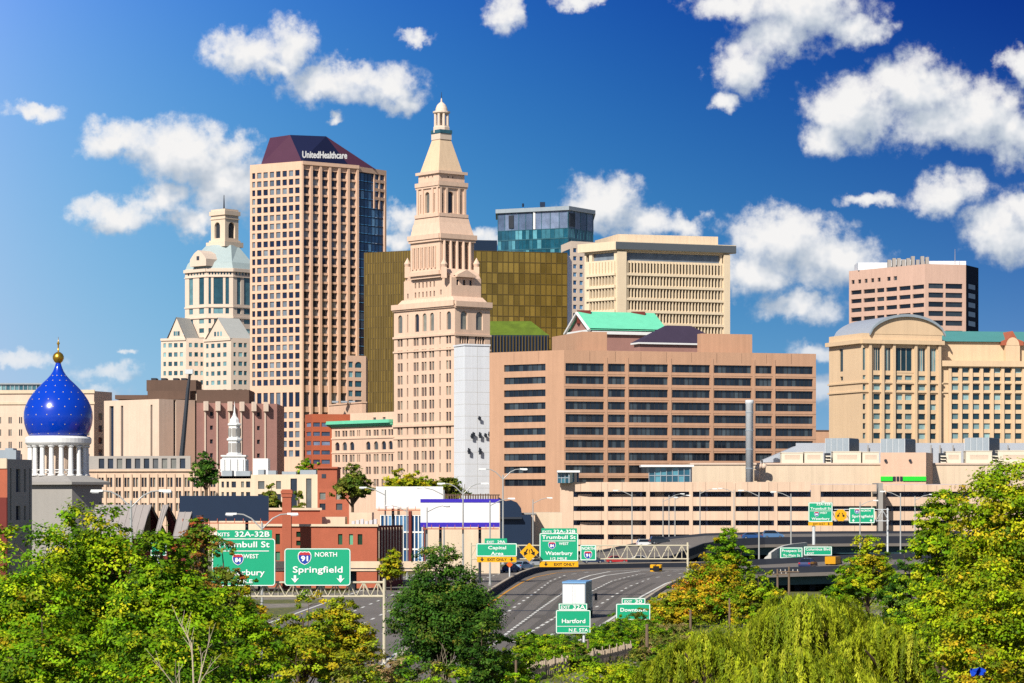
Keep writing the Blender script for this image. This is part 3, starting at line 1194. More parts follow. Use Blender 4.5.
for f_ in (.06, .82):
    a = A_ + dx * wF * f_ + dy * 10
    ch.box(a.x - 2.2, a.x + 2.2, a.y - 1.5, a.y + 1.5, zr - 3, zr + 1.2)
ch.build_each('chimney', M['brickdark'], b.root)

# plum hipped roof house behind the tan block
b = Building('plum_roofed_house', 'low building with a dark plum hipped roof and white eaves trim behind the tan block', 'building', pt(670, 850))
l_, c_, q_, k_ = corner(634, 640, 722, 850, 20)
ze = Z(344, 850)
b.wall.prism([(p.x, p.y) for p in (l_, c_, q_, k_)], 0, ze)
b.wall.build('wall', M['maroon'], b.root)
po = off([l_, c_, q_, k_], .8)
tr = MB()
tr.prism([(p.x, p.y) for p in po], ze + .01, ze + .5)
tr.build('eaves', M['white'], b.root)
rf = MB()
ctr = (l_ + c_ + q_ + k_) / 4
tp = [ctr + (p - ctr) * .28 for p in po]
rf.frustum(po, ze + .52, tp, Z(326.5, 860))
rf.build('roof', M['plumroof'], b.root)

# ------------------------------------------------------------------ stepped stone tower with its wing
TH = 39
b = Building('stepped_stone_tower', 'tall pink limestone tower stepping up to a pyramid roof and domed lantern', 'skyscraper', pt(455, 1000))
L, C, Q, B = corner(394, 455, 490, 1000, TH)
zt = Z(303, 1000)
pairs = lambda c_: [(c_ - 2.5, c_ - .25), (c_ + .25, c_ + 2.5)]
cc = pairs(400) + [(406.8, 408.2)] + pairs(416) + pairs(424) + pairs(431.6) + [(439.3, 440.7)] + pairs(448.5)
rw = rowsf(340.5, 12.75, 11, 8.8) + rowsf(483, 12.75, 1, 8)
fac = [(398, 402.4), (415, 419), (422.6, 426.6), (430, 434), (446.6, 451)]
b.face(L, C, 0, zt, b.opx(L, C, cc, rw, 1012) + b.opx(L, C, fac, [(313, 331)], 1012, 'A') + b.opx(L, C, [(407, 408.2), (439.6, 440.8)], [(313, 331)], 1012), .5)
b.face(C, Q, 0, zt, b.opx(C, Q, [(460.6, 467.4), (476, 482.8)], [(310.5, 329)], 1000, 'A') + b.opx(C, Q, pairs(462) + pairs(466.5) + pairs(477.5) + pairs(482), [(335, 343)], 1000), .6)
b.rest([L, C, Q, B], 0, zt, 2)
W0 = L
dW = (C - L).normalized()
WL = L + dW * upx(L, dW, 320.5)
zw = Z(426, 1034)
wcc = [(325, 326.2), (328.8, 330)] + [x for c_ in (337.3, 344.7) for x in pairs(c_)] + [(358.5 - 1.5, 358.5 - .3), (358.8, 360)] + [x for c_ in (352, 368.2, 376, 383.8, 390.6) for x in pairs(c_)]
wcc = sorted(wcc)
for (a_, c_) in ((wcc, None),):
    ops = b.opx(WL, L, a_, [(429.5, 435.5), (454, 461.5), (466.5, 474), (479, 486.5)], 1034)
    ops += b.opx(WL, L, [(337.3 - 2.2, 337.3 + 2.2), (344.7 - 2.2, 344.7 + 2.2), (352 - 2.2, 352 + 2.2), (368.2 - 2.2, 368.2 + 2.2), (376 - 2.2, 376 + 2.2), (383.8 - 2.2, 383.8 + 2.2), (390.6 - 2.0, 390.6 + 2.0)], [(441, 449.5)], 1034, 'A')
b.face(WL, L, 0, zw, ops, .5)
nrm = V2(dW.y, -dW.x)
bk = -nrm * 18
b.rest([WL, L, L + bk, WL + bk], 0, zw, 1)
pen0, pen1 = WL + dW * 12 - nrm * 5, L - nrm * 5
b.face(pen0, pen1, zw, Z(412, 1040), b.opx(pen0, pen1, [(373, 376), (382.5, 385.5)], [(417, 421)], 1040), .4)
b.rest([pen0, pen1, pen1 + bk * .6, pen0 + bk * .6], zw, Z(412, 1040), 1)


def band(P, Q_, y, D, h, w, mb, e=0.0, ex=0.3):
    dd = (Q_ - P).normalized()
    z = Z(y, D)
    mb.obox(P, dd, -ex, (Q_ - P).length + ex, .012 + e, w + e, z - h / 2 + e, z + h / 2 + e)


trim = MB()
for (y, h, w) in ((303.5, 1.9, 1.1), (306, 1.2, .6), (334.5, .7, .5), (424.5, .8, .6), (349, .6, .35), (437.5, .5, .3)):
    band(L, C, y, 1004, h, w, trim)
    band(C, Q, y, 1000, h, w, trim, .006)
band(WL, L, 437.5, 1034, .5, .3, trim)
band(WL, L, 452, 1034, .4, .25, trim)


def tier(xl, xc, xr, D, y0, y1, ops1=(), ops2=(), depth=.5):
    l_, c_, q_, k_ = corner(xl, xc, xr, D, TH)
    z0, z1 = Z(y0, D), Z(y1, D)
    b.face(l_, c_, z0, z1, [o for f_ in ops1 for o in b.opx(l_, c_, *f_)], depth)
    b.face(c_, q_, z0, z1, [o for f_ in ops2 for o in b.opx(c_, q_, *f_)], depth)
    b.rest([l_, c_, q_, k_], z0, z1, 2)
    return l_, c_, q_, k_


def tslope(xs0, D0, y0, xs1, D1, y1):
    p0, p1 = corner(*xs0, D0, TH), corner(*xs1, D1, TH)
    b.wall.frustum(p0, Z(y0, D0), p1, Z(y1, D1))


tslope((394.3, 455, 489.6), 1000.3, 303, (402, 452.5, 482.5), 1003, 296)
tier(404, 451.5, 481, 1003.4, 296.2, 277, [(cols(413.5, 436, 6, .4), [(281, 286.5), (290.5, 296)], 1010), ([(407, 408.5)], [(291, 296)], 1010), ([(440, 441.6)], [(290, 295)], 1010)], [([(456.5, 459), (463, 465.5), (469.5, 472)], [(279, 284.5)], 1003)])
tslope((404.5, 451.5, 480.5), 1003.6, 277, (409, 444, 477), 1006, 268)
t3 = tier(410.5, 440, 474, 1006.5, 277, 236, [(cols(413, 435.5, 6, .45), [(247, 268)], 1012)], [(cols(443.5, 469, 4, .55), [(240, 268)], 1006)], 1.1)
dd = (t3[2] - t3[1]).normalized()
for k in range(5):
    u = upx(t3[1], dd, 443.5 + 25.5 * k / 4)
    trim.tube(f3(t3[1] + dd * u + V2(dd.y, -dd.x) * .55, Z(268, 1006)), f3(t3[1] + dd * u + V2(dd.y, -dd.x) * .55, Z(240, 1006)), .62, .52, 10)
dd = (t3[1] - t3[0]).normalized()
for k in range(7):
    u = upx(t3[0], dd, 413 + 22.5 * k / 6)
    trim.obox(t3[0], dd, u - .32, u + .32, .01, .45, Z(268, 1010), Z(246, 1010))
for k in range(2):
    band(t3[k], t3[k + 1], 235.5, 1006, 1.7, 1.1, trim, .006 * k, .6)
    band(t3[k], t3[k + 1], 239, 1006, 1.0, .7, trim, .006 * k)
    band(t3[k], t3[k + 1], 272, 1006, 1.4, .8, trim, .006 * k)
# pediment over the right face of the lower tier, corner urns
l_, c_, q_, k_ = corner(404, 451.5, 481, 1003.4, TH)
dd = (q_ - c_).normalized()
nn = V2(dd.y, -dd.x)
u0, u1 = upx(c_, dd, 455), upx(c_, dd, 474)
trim.obox(c_, dd, u0, u1, .02, 1.4, Z(276.5, 1003), Z(274.5, 1003))
q3 = lambda u, w, z: tuple((c_ + dd * u + nn * w).to_3d() + Vector((0, 0, z)))
um = (u0 + u1) / 2
for w in (1.3, -4.0):
    trim.poly([q3(u0, w, Z(274.5, 1003)), q3(u1, w, Z(274.5, 1003)), q3(um, w, Z(269, 1003))])
trim.poly([q3(u0, 1.3, Z(274.5, 1003)), q3(um, 1.3, Z(269, 1003)), q3(um, -4, Z(269, 1003)), q3(u0, -4, Z(274.5, 1003))])
trim.poly([q3(u1, 1.3, Z(274.5, 1003)), q3(um, 1.3, Z(269, 1003)), q3(um, -4, Z(269, 1003)), q3(u1, -4, Z(274.5, 1003))])
for px, D_ in ((407.5, 1024), (444, 1003.2), (476.5, 1015)):
    a = pt(px, D_)
    trim.box(a.x - 1.0, a.x + 1.0, a.y - 1.0, a.y + 1.0, Z(278, D_), Z(267, D_))
    trim.lathe(a.x, a.y, [(.9, Z(267, D_)), (1.25, Z(264, D_)), (.8, Z(261.5, D_)), (.45, Z(260, D_)), (.1, Z(258, D_))], 10)
tslope((410, 440, 474.5), 1006.4, 235, (413, 439.5, 470), 1008.5, 222)
tslope((413.5, 439.5, 470), 1008.6, 222, (415.5, 439, 468), 1009.4, 214)
t5 = tier(417.5, 439, 465.5, 1010, 222, 183, [([(425, 429.4)], [(191, 212)], 1012, 'A'), ([(420.2, 421.2)], [(193, 212)], 1012), ([(434, 435)], [(193, 212)], 1012)], [([(447.3, 453.8)], [(190.5, 212)], 1010, 'A'), ([(442.2, 443.2)], [(193, 212)], 1010), ([(460, 461.2)], [(193, 212)], 1010)], .8)
for k in range(2):
    for (y, h, w) in ((183, 1.5, .8), (186, .8, .5), (214.5, 1.2, .9), (171.5, 1.0, .5)):
        band(t5[k], t5[k + 1], y, 1010, h, w, trim, .006 * k, .6)
    dd = (t5[k + 1] - t5[k]).normalized()
    ll = (t5[k + 1] - t5[k]).length
    for f_ in (.04, .27, .73, .96):
        trim.obox(t5[k], dd, ll * f_ - .45, ll * f_ + .45, .012, .5, Z(213, 1010), Z(187, 1010))
tier(418.5, 439, 464.5, 1010.4, 183, 170.5, [([(424.5, 425.5), (428, 429), (432, 433)], [(175, 177)], 1012)], [([(447.5, 448.7), (452.3, 453.5)], [(175, 177)], 1010)], .4)
wall_m = b.finish(M['limestone'], M['gdark'])
root = b.root
trim.build('stone_trim', M['limestone'], root)
pyr = MB()
p0, p1 = corner(420, 438.7, 462.5, 1010.8, TH), corner(432, 440.2, 451, 1015, TH)
pyr.frustum(p0, Z(170.5, 1011), p1, Z(139, 1015))
pyr.build('roof', material('yellow_roof_stone', '#cfb496', .85, .07, .15, fine=.06, streak=.10), root)
lant = MB()
p2 = corner(431.3, 440.2, 451.6, 1014.6, TH)
lant.prism([(p.x, p.y) for p in p2], Z(139, 1015) + .01, Z(133, 1015))
cx_, cy_ = (p1[0] + p1[2]) / 2
zz = lambda y: Z(y, 1018)
lant.lathe(cx_, cy_, [(3.1, zz(133)), (3.1, zz(127.5)), (2.9, zz(127)), (2.9, zz(126))], 8, 0, .5)
lant.lathe(cx_, cy_, [(1.0, zz(126)), (1.0, zz(114))], 8, 0, .5)
for k in range(8):
    t = 2 * math.pi * (k + .5) / 8
    a, c_ = cx_ + 2.3 * math.cos(t), cy_ + 2.3 * math.sin(t)
    lant.tube((a, c_, zz(126)), (a, c_, zz(114)), .55, .5, 8)
lant.lathe(cx_, cy_, [(2.6, zz(114)), (3.1, zz(113)), (3.1, zz(111.5)), (2.2, zz(111)), (2.1, zz(108.5)), (1.6, zz(105)), (.9, zz(103)), (.35, zz(102)), (.3, zz(100)), (.05, zz(97))], 16)
lo_ = lant.build('lantern', M['pale'], root, smooth=False)
bal = MB()
p3 = corner(431, 440.2, 452, 1014.4, TH)
for k in range(4):
    dd = (p3[(k + 1) % 4] - p3[k]).normalized()
    bal.obox(p3[k], dd, 0, (p3[(k + 1) % 4] - p3[k]).length, -.3, .1 + .004 * k, Z(132.8, 1015), Z(129.3, 1015))
bal.build('balcony', M['gteal'], root)
mb = MB()
mb.tube((cx_, cy_, zz(98)), (cx_, cy_, zz(92)), .14, .06)
mb.build('finial', M['dark'], root)
cor = MB()
dd = dW
l_ = (L - WL).length
for (z_, w_, h_) in ((426, .4, .6), (424.8, 1.2, .9), (423.0, 2.0, 1.2)):
    cor.obox(WL, dd, -w_ * .8, l_ - .5, .02, w_, Z(z_, 1034), Z(z_, 1034) + h_)
cor.build('copper_cornice', M['copper'], root)

# white antenna shaft in front of the stone tower
b = Building('antenna_shaft', 'blank white panelled shaft hung with antennas in front of the stone tower', 'tower', pt(465, 905))
l_, c_, q_, k_ = corner(454, 465, 489.5, 905, 24)
b.wall.prism([(p.x, p.y) for p in (l_, c_, q_, k_)], 0, Z(344.5, 905))
jn = MB()
for y in range(356, 500, 12):
    for P_, Q_ in ((l_, c_), (c_, q_)):
        jn.obox(P_, (Q_ - P_).normalized(), .02, (Q_ - P_).length - .02, .003, .02, Z(y, 905) - .05, Z(y, 905) + .05)
jn.obox(c_, (q_ - c_).normalized(), (q_ - c_).length * .5 - .05, (q_ - c_).length * .5 + .05, .024, .03, 2, Z(346, 905))
jn.build('panel_joint', M['lgrey'], b.root)
cap = off([l_, c_, q_, k_], .25)
b.wall.prism([(p.x, p.y) for p in cap], Z(345.5, 905), Z(343.8, 905))
b.wall.build('wall', M['whiteclad'], b.root)
dd = (q_ - c_).normalized()
nn = V2(dd.y, -dd.x)
for (px, y, h) in ((478, 418, 4), (470.5, 436, 5), (478.5, 435, 6), (484, 435, 4), (467.5, 451, 6), (478.5, 451, 7), (488, 434, 5), (472, 434, 4)):
    mb = MB()
    u = upx(c_, dd, px)
    s_ = h * 905 / F
    z = Z(y, 905)
    mb.obox(c_, dd, u - .22, u + .22, .8, 1.1, z - s_ / 2, z + s_ / 2)
    mb.obox(c_, dd, u + .3, u + .6, .9, 1.15, z - s_ / 2, z + s_ / 3)
    mb.obox(c_, dd, u - .08, u + .08, .05, .8, z - .2, z + .2)
    mb.build_each('antenna', M['dark'], b.root)
mb = MB()
for px in (456, 458.5, 462, 464.5):
    a = pt(px, 903)
    mb.tube((a.x, a.y, Z(494, 903)), (a.x, a.y, Z(484, 903)), .12)
mb.build_each('antenna_mast', M['grey'], b.root)

# ------------------------------------------------------------------ tan strip-window block
L, C, Q = pt(489.5, 774), pt(564, 760), pt(816, 780)
B = L + Q - C
b = Building('tan_office_block', 'long tan office block with dark ribbon windows and two roof boxes', 'office building', C)
zt = Z(350, 760)
rw = [(364.5 + 12.75 * k, 371.3 + 12.75 * k) for k in range(10)]
b.face(L, C, 0, zt, [o for o in b.opx(L, C, [(504, 545.5)], rw, 768, None, 9)], .5)
ww = [(565.5, 604), (608, 625.3), (629, 668), (672, 710), (714, 751.5), (755.5, 772), (775.6, 813)]
for i_, (a, e) in enumerate(ww):
    pass
rr = [(363 + 12.75 * k, 371 + 12.75 * k) for k in range(10)]
b.face(C, Q, 0, zt, [o for (a, e) in ww for o in b.opx(C, Q, [(a, e)], rr, 760, None, 9 if e - a > 25 else 4)], .55)
b.rest([L, C, Q, B], 0, zt, 2)
for (xl, xc, xr, D_, y) in ((552, 582.5, 607, 775, 331.5), (697.3, 701, 752.2, 786, 333.5)):
    p_ = corner(xl, xc, xr, D_, 17)
    b.wall.prism([(p.x, p.y) for p in p_], zt - .1, Z(y, D_))
root = b.finish(M['tan'], M['gtan'], M['mull'])
mb = MB()
d = (Q - C).normalized()
for k in range(10):
    z = Z(371.1 + 12.75 * k, 760)
    mb.obox(C, d, .05, (Q - C).length - .05, .015, .09, z - .75, z - .1)
for px in (606, 627, 670, 712, 753.5, 774):
    u = upx(C, d, px)
    mb.obox(C, d, u - .35, u + .35, .02, .14, 2, zt - 1.8)
mb.build('ledge', M['tan'], root)
jt = MB()
for P_, Q_ in ((L, C), (C, Q)):
    dd = (Q_ - P_).normalized()
    ll = (Q_ - P_).length
    n_ = max(3, int(ll / 7))
    for k in range(1, n_):
        jt.obox(P_, dd, ll * k / n_ - .04, ll * k / n_ + .04, .003, .012, Z(361, 760), zt - .2)
jt.build('panel_joint', M['brown'], root)

# ------------------------------------------------------------------ hotel at the right
L, C, Q, B = corner(829, 862, 942, 900, 20)
b = Building('hotel', 'cream hotel with a barrel vaulted silver roof, tall windows and a long wing', 'hotel', C)
zt = Z(333, 900)
rs = rowsf(387, 9.75, 6, 5.8)
b.face(L, C, 0, zt, b.opx(L, C, [(839.3, 843)], [(347, 370)], 902) + b.opx(L, C, [(840, 843)], [(375, 379)], 902), .4)
hc = [(862.8, 865.6)]
pairc = [(873.4, 880.2), (883.7, 890.6), (896, 902.5), (905, 912), (918.6, 925.4), (929.4, 936)]
tall = [(873.4, 880.4), (883.8, 890.8), (896, 912), (918.6, 925.4), (929.4, 936)]
b.face(C, Q, 0, zt, b.opx(C, Q, pairc, [(375, 379.5)] + rs, 902) + b.opx(C, Q, tall, [(347.5, 370.5)], 902, None, 3) + b.opx(C, Q, hc, [(347.5, 370), (375, 379)] + rs, 900), .45)
b.rest([L, C, Q, B], 0, zt, 2)
W1 = Q - (Q - C).normalized() * 0 + V2(0, 3.0)
dwg = V2(math.cos(math.radians(9)), math.sin(math.radians(9)))
W1 = pt(941, Q.y + 1.0)
W2_ = W1 + dwg * upx(W1, dwg, 1044)
zwg = Z(362.5, W1.y)
wc = [(944 + 10.55 * k - 3.0, 944 + 10.55 * k + 3.8) for k in range(10)]
b.face(W1, W2_, 0, zwg, b.opx(W1, W2_, wc, [(367.5, 372.5), (376.5, 380.5)] + rs, W1.y), .45)
b.rest([W1, W2_, W2_ + V2(0, 25), pt(943, W1.y + 25)], 0, zwg, 1)
U1, U2 = W1 + V2(0, 4), W2_ + V2(0, 4)
zu = Z(341.5, U1.y)
b.face(U1, U2, zwg, zu, (), .4)
b.rest([U1, U2, U2 + V2(0, 20), pt(943, U1.y + 20)], zwg, zu, 1)
for (P_, Q_, D_, ys) in ((L, C, 902, ((341.8, 1.3, 1.3), (382.5, .5, .4), (391.5, .5, .4))), (C, Q, 902, ((341.8, 1.3, 1.3), (382.5, .5, .4), (391.5, .5, .4))), (W1, W2_, W1.y, ((363.5, 1.8, 1.3), (382.5, .5, .4), (392, .5, .4)))):
    for (y, h, w) in ys:
        band(P_, Q_, y, D_, h, w, b.wall, .006 if P_ is C else 0.0, 0.0 if P_ is W1 else .3)
d = (Q - C).normalized()
for px in (869.5, 882, 893.3, 915, 927.4, 938.8):
    u = upx(C, d, px)
    b.wall.obox(C, d, u - .45, u + .45, .015, .8, 1, Z(343, 900))
u0, u1 = upx(C, d, 894.5), upx(C, d, 913.5)
b.wall.obox(C, d, u0, u1, -.2, .1, Z(372.5, 902), Z(371, 902))
for px in [939.2] + [944.3 + 10.55 * k + 5.3 for k in range(9)]:
    u = upx(W1, dwg, px)
    b.wall.obox(W1, dwg, u - .5, u + .5, .015, .55, 1, Z(366, W1.y))
root = b.finish(M['hotel'], glass('hotel_glass', '#1c3a46', '#8fb0b4', thr=.66), M['mullpale'])
# barrel vault: arched front between the corner and the wing, running back to the left
fa, fb = C + d * upx(C, d, 869), Q + d * .8
lw = (fb - fa).length
zs = zt - .2
hgt = Z(316.8, 912) - zs
bkv = (L - C) * 1.0 + V2(-0.2, 6)
ring = []
for k in range(25):
    t = k / 24
    ring.append((t * lw, zs + hgt * (1 - (2 * t - 1) ** 2) ** .62 if 0 < t < 1 else zs))
ty, vr, rim = MB(), MB(), MB()
nd = V2(d.y, -d.x)
g3 = lambda u, w, z, o=V2(0, 0): tuple((fa + d * u + nd * w + o).to_3d() + Vector((0, 0, z)))
ty.poly([g3(u, .1, z) for u, z in ring])
for k in range(24):
    (u, z), (u2, z2) = ring[k], ring[k + 1]
    vr.poly([g3(u, .8, z + .25), g3(u2, .8, z2 + .25), g3(u2, 0, z2 + .25, bkv), g3(u, 0, z + .25, bkv)])
    rim.hexa([g3(u, .2, z - .45), g3(u2, .2, z2 - .45), g3(u2, 1.0, z2 - .45), g3(u, 1.0, z - .45), g3(u, .2, z + .4), g3(u2, .2, z2 + .4), g3(u2, 1.0, z2 + .4), g3(u, 1.0, z + .4)])
ty.build('tympanum', M['hotel'], root)
vo = vr.build('vaulted_roof', M['silver'], root, smooth=True)
rim.build('roof_rim', M['greymetal'], root)
rf = MB()
zr = Z(331, U1.y + 9)
rf.poly([f3(U1 + V2(0, -1), zu + .02), f3(U2 + V2(0, -1), zu + .02), f3(U2 + V2(0, 9), zr), f3(U1 + V2(0, 9), zr)])
rf.poly([f3(U1 + V2(0, 20), zu + .02), f3(U2 + V2(0, 20), zu + .02), f3(U2 + V2(0, 9), zr), f3(U1 + V2(0, 9), zr)])
rf.poly([f3(U1 + V2(0, -1), zu + .02), f3(U1 + V2(0, 9), zr), f3(U1 + V2(0, 20), zu + .02)])
rf.build('wing_roof', M['tealroof'], root)
gb = MB()
ga, ge = upx(U1, dwg, 1000), upx(U1, dwg, 1022)
nw = V2(dwg.y, -dwg.x)
h3 = lambda u, w, z: tuple((U1 + dwg * u + nw * w).to_3d() + Vector((0, 0, z)))
gr = [(ga, Z(345, U1.y)), (ga, Z(341, U1.y)), (ga + 2.2, Z(338.5, U1.y)), ((ga + ge) / 2, Z(330.5, U1.y)), (ge - 2.2, Z(338.5, U1.y)), (ge, Z(341, U1.y)), (ge, Z(345, U1.y))]
gb.poly([h3(u, 1.6, z) for u, z in gr])
for k in range(len(gr) - 1):
    gb.poly([h3(gr[k][0], 1.6, gr[k][1]), h3(gr[k + 1][0], 1.6, gr[k + 1][1]), h3(gr[k + 1][0], -9, gr[k + 1][1]), h3(gr[k][0], -9, gr[k][1])])
go = gb.build('brick_gable', M['brick'], root)
gw = MB()
gm_ = (ga + ge) / 2
gw.poly([h3(gm_ + 2.2 * math.cos(t), 1.75, Z(345, U1.y) + 2.6 * math.sin(t)) for t in [math.pi * k / 10 for k in range(11)]])
gw.obox(U1, dwg, gm_ - 2.4, gm_ + 2.4, .3, 1.7, Z(362, U1.y), Z(345.2, U1.y))
gw.build('gable_bay', M['hotel'], go)
# ------------------------------------------------------------------ left middle distance
# far left beige office
b = Building('beige_office', 'long low beige office with glazed top floor, far left behind the blue dome', 'office building', pt(40, 1000))
A_, B_, C_ = pt(-30, 1005), pt(94, 1000), pt(112, 1012)
zt = Z(391, 1000)
rwl = rowsf(420, 12.4, 7, 6.5)
b.face(A_, B_, 0, zt, b.opx(A_, B_, [(8.5, 9.8), (10.4, 11.7), (19, 20.3), (21, 22.2), (0, 1.2), (85, 86.6), (88, 89.6)] + [(29 + 9 * k, 31.2 + 9 * k) for k in range(6)], rwl, 1000), .3)
b.face(B_, C_, 0, zt, b.opx(B_, C_, [(98.5, 102.5)], rowsf(416.5, 12, 7, 6.5), 1002), .4)
b.rest([A_, B_, C_, pt(110, 1040), pt(-30, 1040)], 0, zt, 2)
root = b.finish(M['slab'], M['gdark'])
mb = MB()
band(A_, B_, 403, 1000, .8, .4, mb)
band(A_, B_, 391.5, 1000, 1.2, .5, mb)
mb.build('cornice', M['creamwall'], root)
gm, fr = MB(), MB()
a, e = pt(-20, 1010), pt(49.5, 1010)
curtain(a, e, zt - .05, Z(384.5, 1010), 16, 1, gm, fr, .14, .2)
gm.poly([(a.x, a.y + 14, zt), (e.x, e.y, zt), (e.x, e.y, Z(384.5, 1010)), (a.x, a.y + 14, Z(384.5, 1010))])
gm.build('glazed_floor', M['gteal'], root)
fr.prism([(a.x, a.y - .8), (e.x + .8, e.y - .8), (e.x + .8, e.y + 14), (a.x, a.y + 14)], Z(384.5, 1010) + .01, Z(383, 1010))
fr.build('frame', M['greymetal'], root)

# buff slab building with dark slots
b = Building('slotted_slab_building', 'blank buff stone block split by tall dark slots with a brown roof storey', 'building', pt(160, 950))
S_ = [pt(104, 968), pt(159, 950), pt(198, 962)]
zt = Z(399, 950)
b.face(S_[0], S_[1], 0, zt, b.opx(S_[0], S_[1], [(109.4, 113.6), (120.8, 123.2), (150.5, 152.4)], [(405, 462)], 955), .8)
b.face(S_[1], S_[2], 0, zt, b.opx(S_[1], S_[2], [(173.5, 176), (195, 197.6)], [(399.6, 465)], 953), .9)
b.rest([S_[0], S_[1], S_[2], pt(198, 990), pt(106, 990)], 0, zt, 2)
root = b.finish(M['slab'], M['navy'])
mb = MB()
for x0, x1, D_, y0, y1 in ((146.5, 196, 966, 380, 391), (147.5, 190, 960, 390.9, 399.2), (115, 147.4, 975, 395, 399.2)):
    p_, q_ = pt(x0, D_), pt(x1, D_)
    mb.box(p_.x, q_.x, p_.y, p_.y + 18, Z(y1, D_), Z(y0, D_))
mb.build('roof_storey', M['brown'], root)
mb = MB()
for x in (150, 160, 172, 180):
    mb.box(X(x, 965), X(x + 5, 965), 968, 974, Z(380.2, 966), Z(377.8, 966))
mb.build_each('roof_plant', M['dark'], root)

# mauve ribbed block
b = Building('mauve_ribbed_block', 'windowless mauve brick block with thin pale ribs and brown box on top', 'building', pt(240, 945))
A_, B_ = pt(196.5, 938), pt(277, 948)
zt = Z(403, 940)
b.face(A_, B_, 0, zt, b.opx(A_, B_, [(210, 213), (257, 260)], rowsf(414, 13.8, 4, 4.2), 942), .5)
b.rest([A_, B_, B_ + V2(0, 30), pt(200, 980)], 0, zt, 1)
root = b.finish(M['maroon'], M['dark'])
dd = (B_ - A_).normalized()
mb = MB()
for k in range(6):
    u = upx(A_, dd, 205 + 12.0 * k)
    mb.obox(A_, dd, u - .22, u + .22, .01, .35, 5, zt - .1)
    mb.obox(A_, dd, u - .55, u + .55, .01, 2.2, zt - 2.6, zt + .5)
mb.build('rib', M['pale'], root)
mb = MB()
p_, q_ = pt(196.5, 950), pt(249, 950)
mb.box(p_.x, q_.x, 950, 970, zt - .1, Z(389.8, 950))
mb.build('roof_box', M['brown'], root)

# small beige block against the gold glass
b = Building('arched_window_block', 'small peach block with teal paired windows before the plum roofed tower', 'building', pt(356, 1120))
A_, B_ = pt(347, 1120), pt(366, 1124)
zt = Z(355.5, 1120)
b.face(A_, B_, 0, zt, b.opx(A_, B_, [(348.5, 353)], rowsf(364.5, 9.6, 5, 6), 1120) + b.opx(A_, B_, [(355, 361.8)], [(361.5, 367.5)], 1120, 'A') + b.opx(A_, B_, [(355, 361.8)], rowsf(374.1, 9.6, 4, 6), 1120), .4)
b.rest([A_, B_, pt(368, 1150), pt(348, 1150)], 0, zt, 1)
b.finish(M['peach'], M['gteal'])
# pink stone low penthouse
b = Building('pink_stone_annex', 'low blank pink stone annex above the copper cornice', 'building', pt(340, 1090))
l_, c_, q_, k_ = corner(329, 362, 366, 1090, 24)
b.wall.prism([(p.x, p.y) for p in (l_, c_, q_, k_)], 0, Z(402, 1090))
b.wall.prism([(p.x, p.y) for p in off([l_, c_, q_, k_], .3)], Z(403, 1090), Z(401.6, 1090))
b.wall.build('wall', M['peach'], b.root)
mb = MB()
for px in (335, 344, 352):
    p_ = pt(px, 1100)
    mb.box(p_.x - 1.2, p_.x + 1.2, 1100, 1103, Z(401.7, 1090), Z(400, 1090))
mb.build_each('roof_plant', M['greymetal'], b.root)
# orange spandrel building
b = Building('orange_brick_office', 'orange brick office with grey window bands, low between two stone towers', 'office building', pt(325, 1060))
A_, B_, C_ = pt(305, 1066), pt(312, 1056), pt(352, 1060)
zt = Z(414, 1056)
b.face(A_, B_, 0, zt, b.opx(A_, B_, [(306, 311)], rowsf(424.5, 9.3, 6, 4.2), 1058), .3)
b.face(B_, C_, 0, zt, b.opx(B_, C_, [(313.2, 320), (321.5, 330), (332, 341), (343, 350)], rowsf(424.5, 9.3, 6, 4.2), 1056), .3)
b.rest([A_, B_, C_, pt(352, 1085), pt(308, 1085)], 0, zt, 2)
b.finish(M['spandrel'], M['ggrey'])

# long low window office behind dome
b = Building('long_window_office', 'long low buff office with tall paired windows and a grey set back storey', 'office building', pt(150, 700))
A_, B_ = pt(84, 706), pt(219.5, 700)
zt = Z(470, 702)
pc = []
for k in range(15):
    x = 92.5 + 8.6 * k
    if x < 214:
        pc += [(x - 2.6, x - .3), (x + .3, x + 2.6)]
b.face(A_, B_, 0, zt, b.opx(A_, B_, pc, [(477.5, 487), (491, 498), (503, 511)], 702), .5)
b.rest([A_, B_, pt(219, 730), pt(86, 735)], 0, zt, 1)
U_, V_ = pt(89, 716), pt(190.5, 712)
zu = Z(456, 714)
b.face(U_, V_, zt, zu, b.opx(U_, V_, cols(97, 187, 10, .62), [(458.5, 468.5)], 714), .4, 1)
b.rest([U_, V_, pt(191, 728), pt(90, 730)], zt, zu, 1)
root = b.finish([M['garage'], M['grey']], M['gdark'])
mb = MB()
band(A_, B_, 470.3, 702, .5, .5, mb)
dd = (B_ - A_).normalized()
for k in range(16):
    u = upx(A_, dd, 88.2 + 8.6 * k)
    if 0 < u < (B_ - A_).length:
        mb.obox(A_, dd, u - .25, u + .25, .01, .3, 1, Z(474, 702))
mb.build('stone_trim', M['garage'], root)

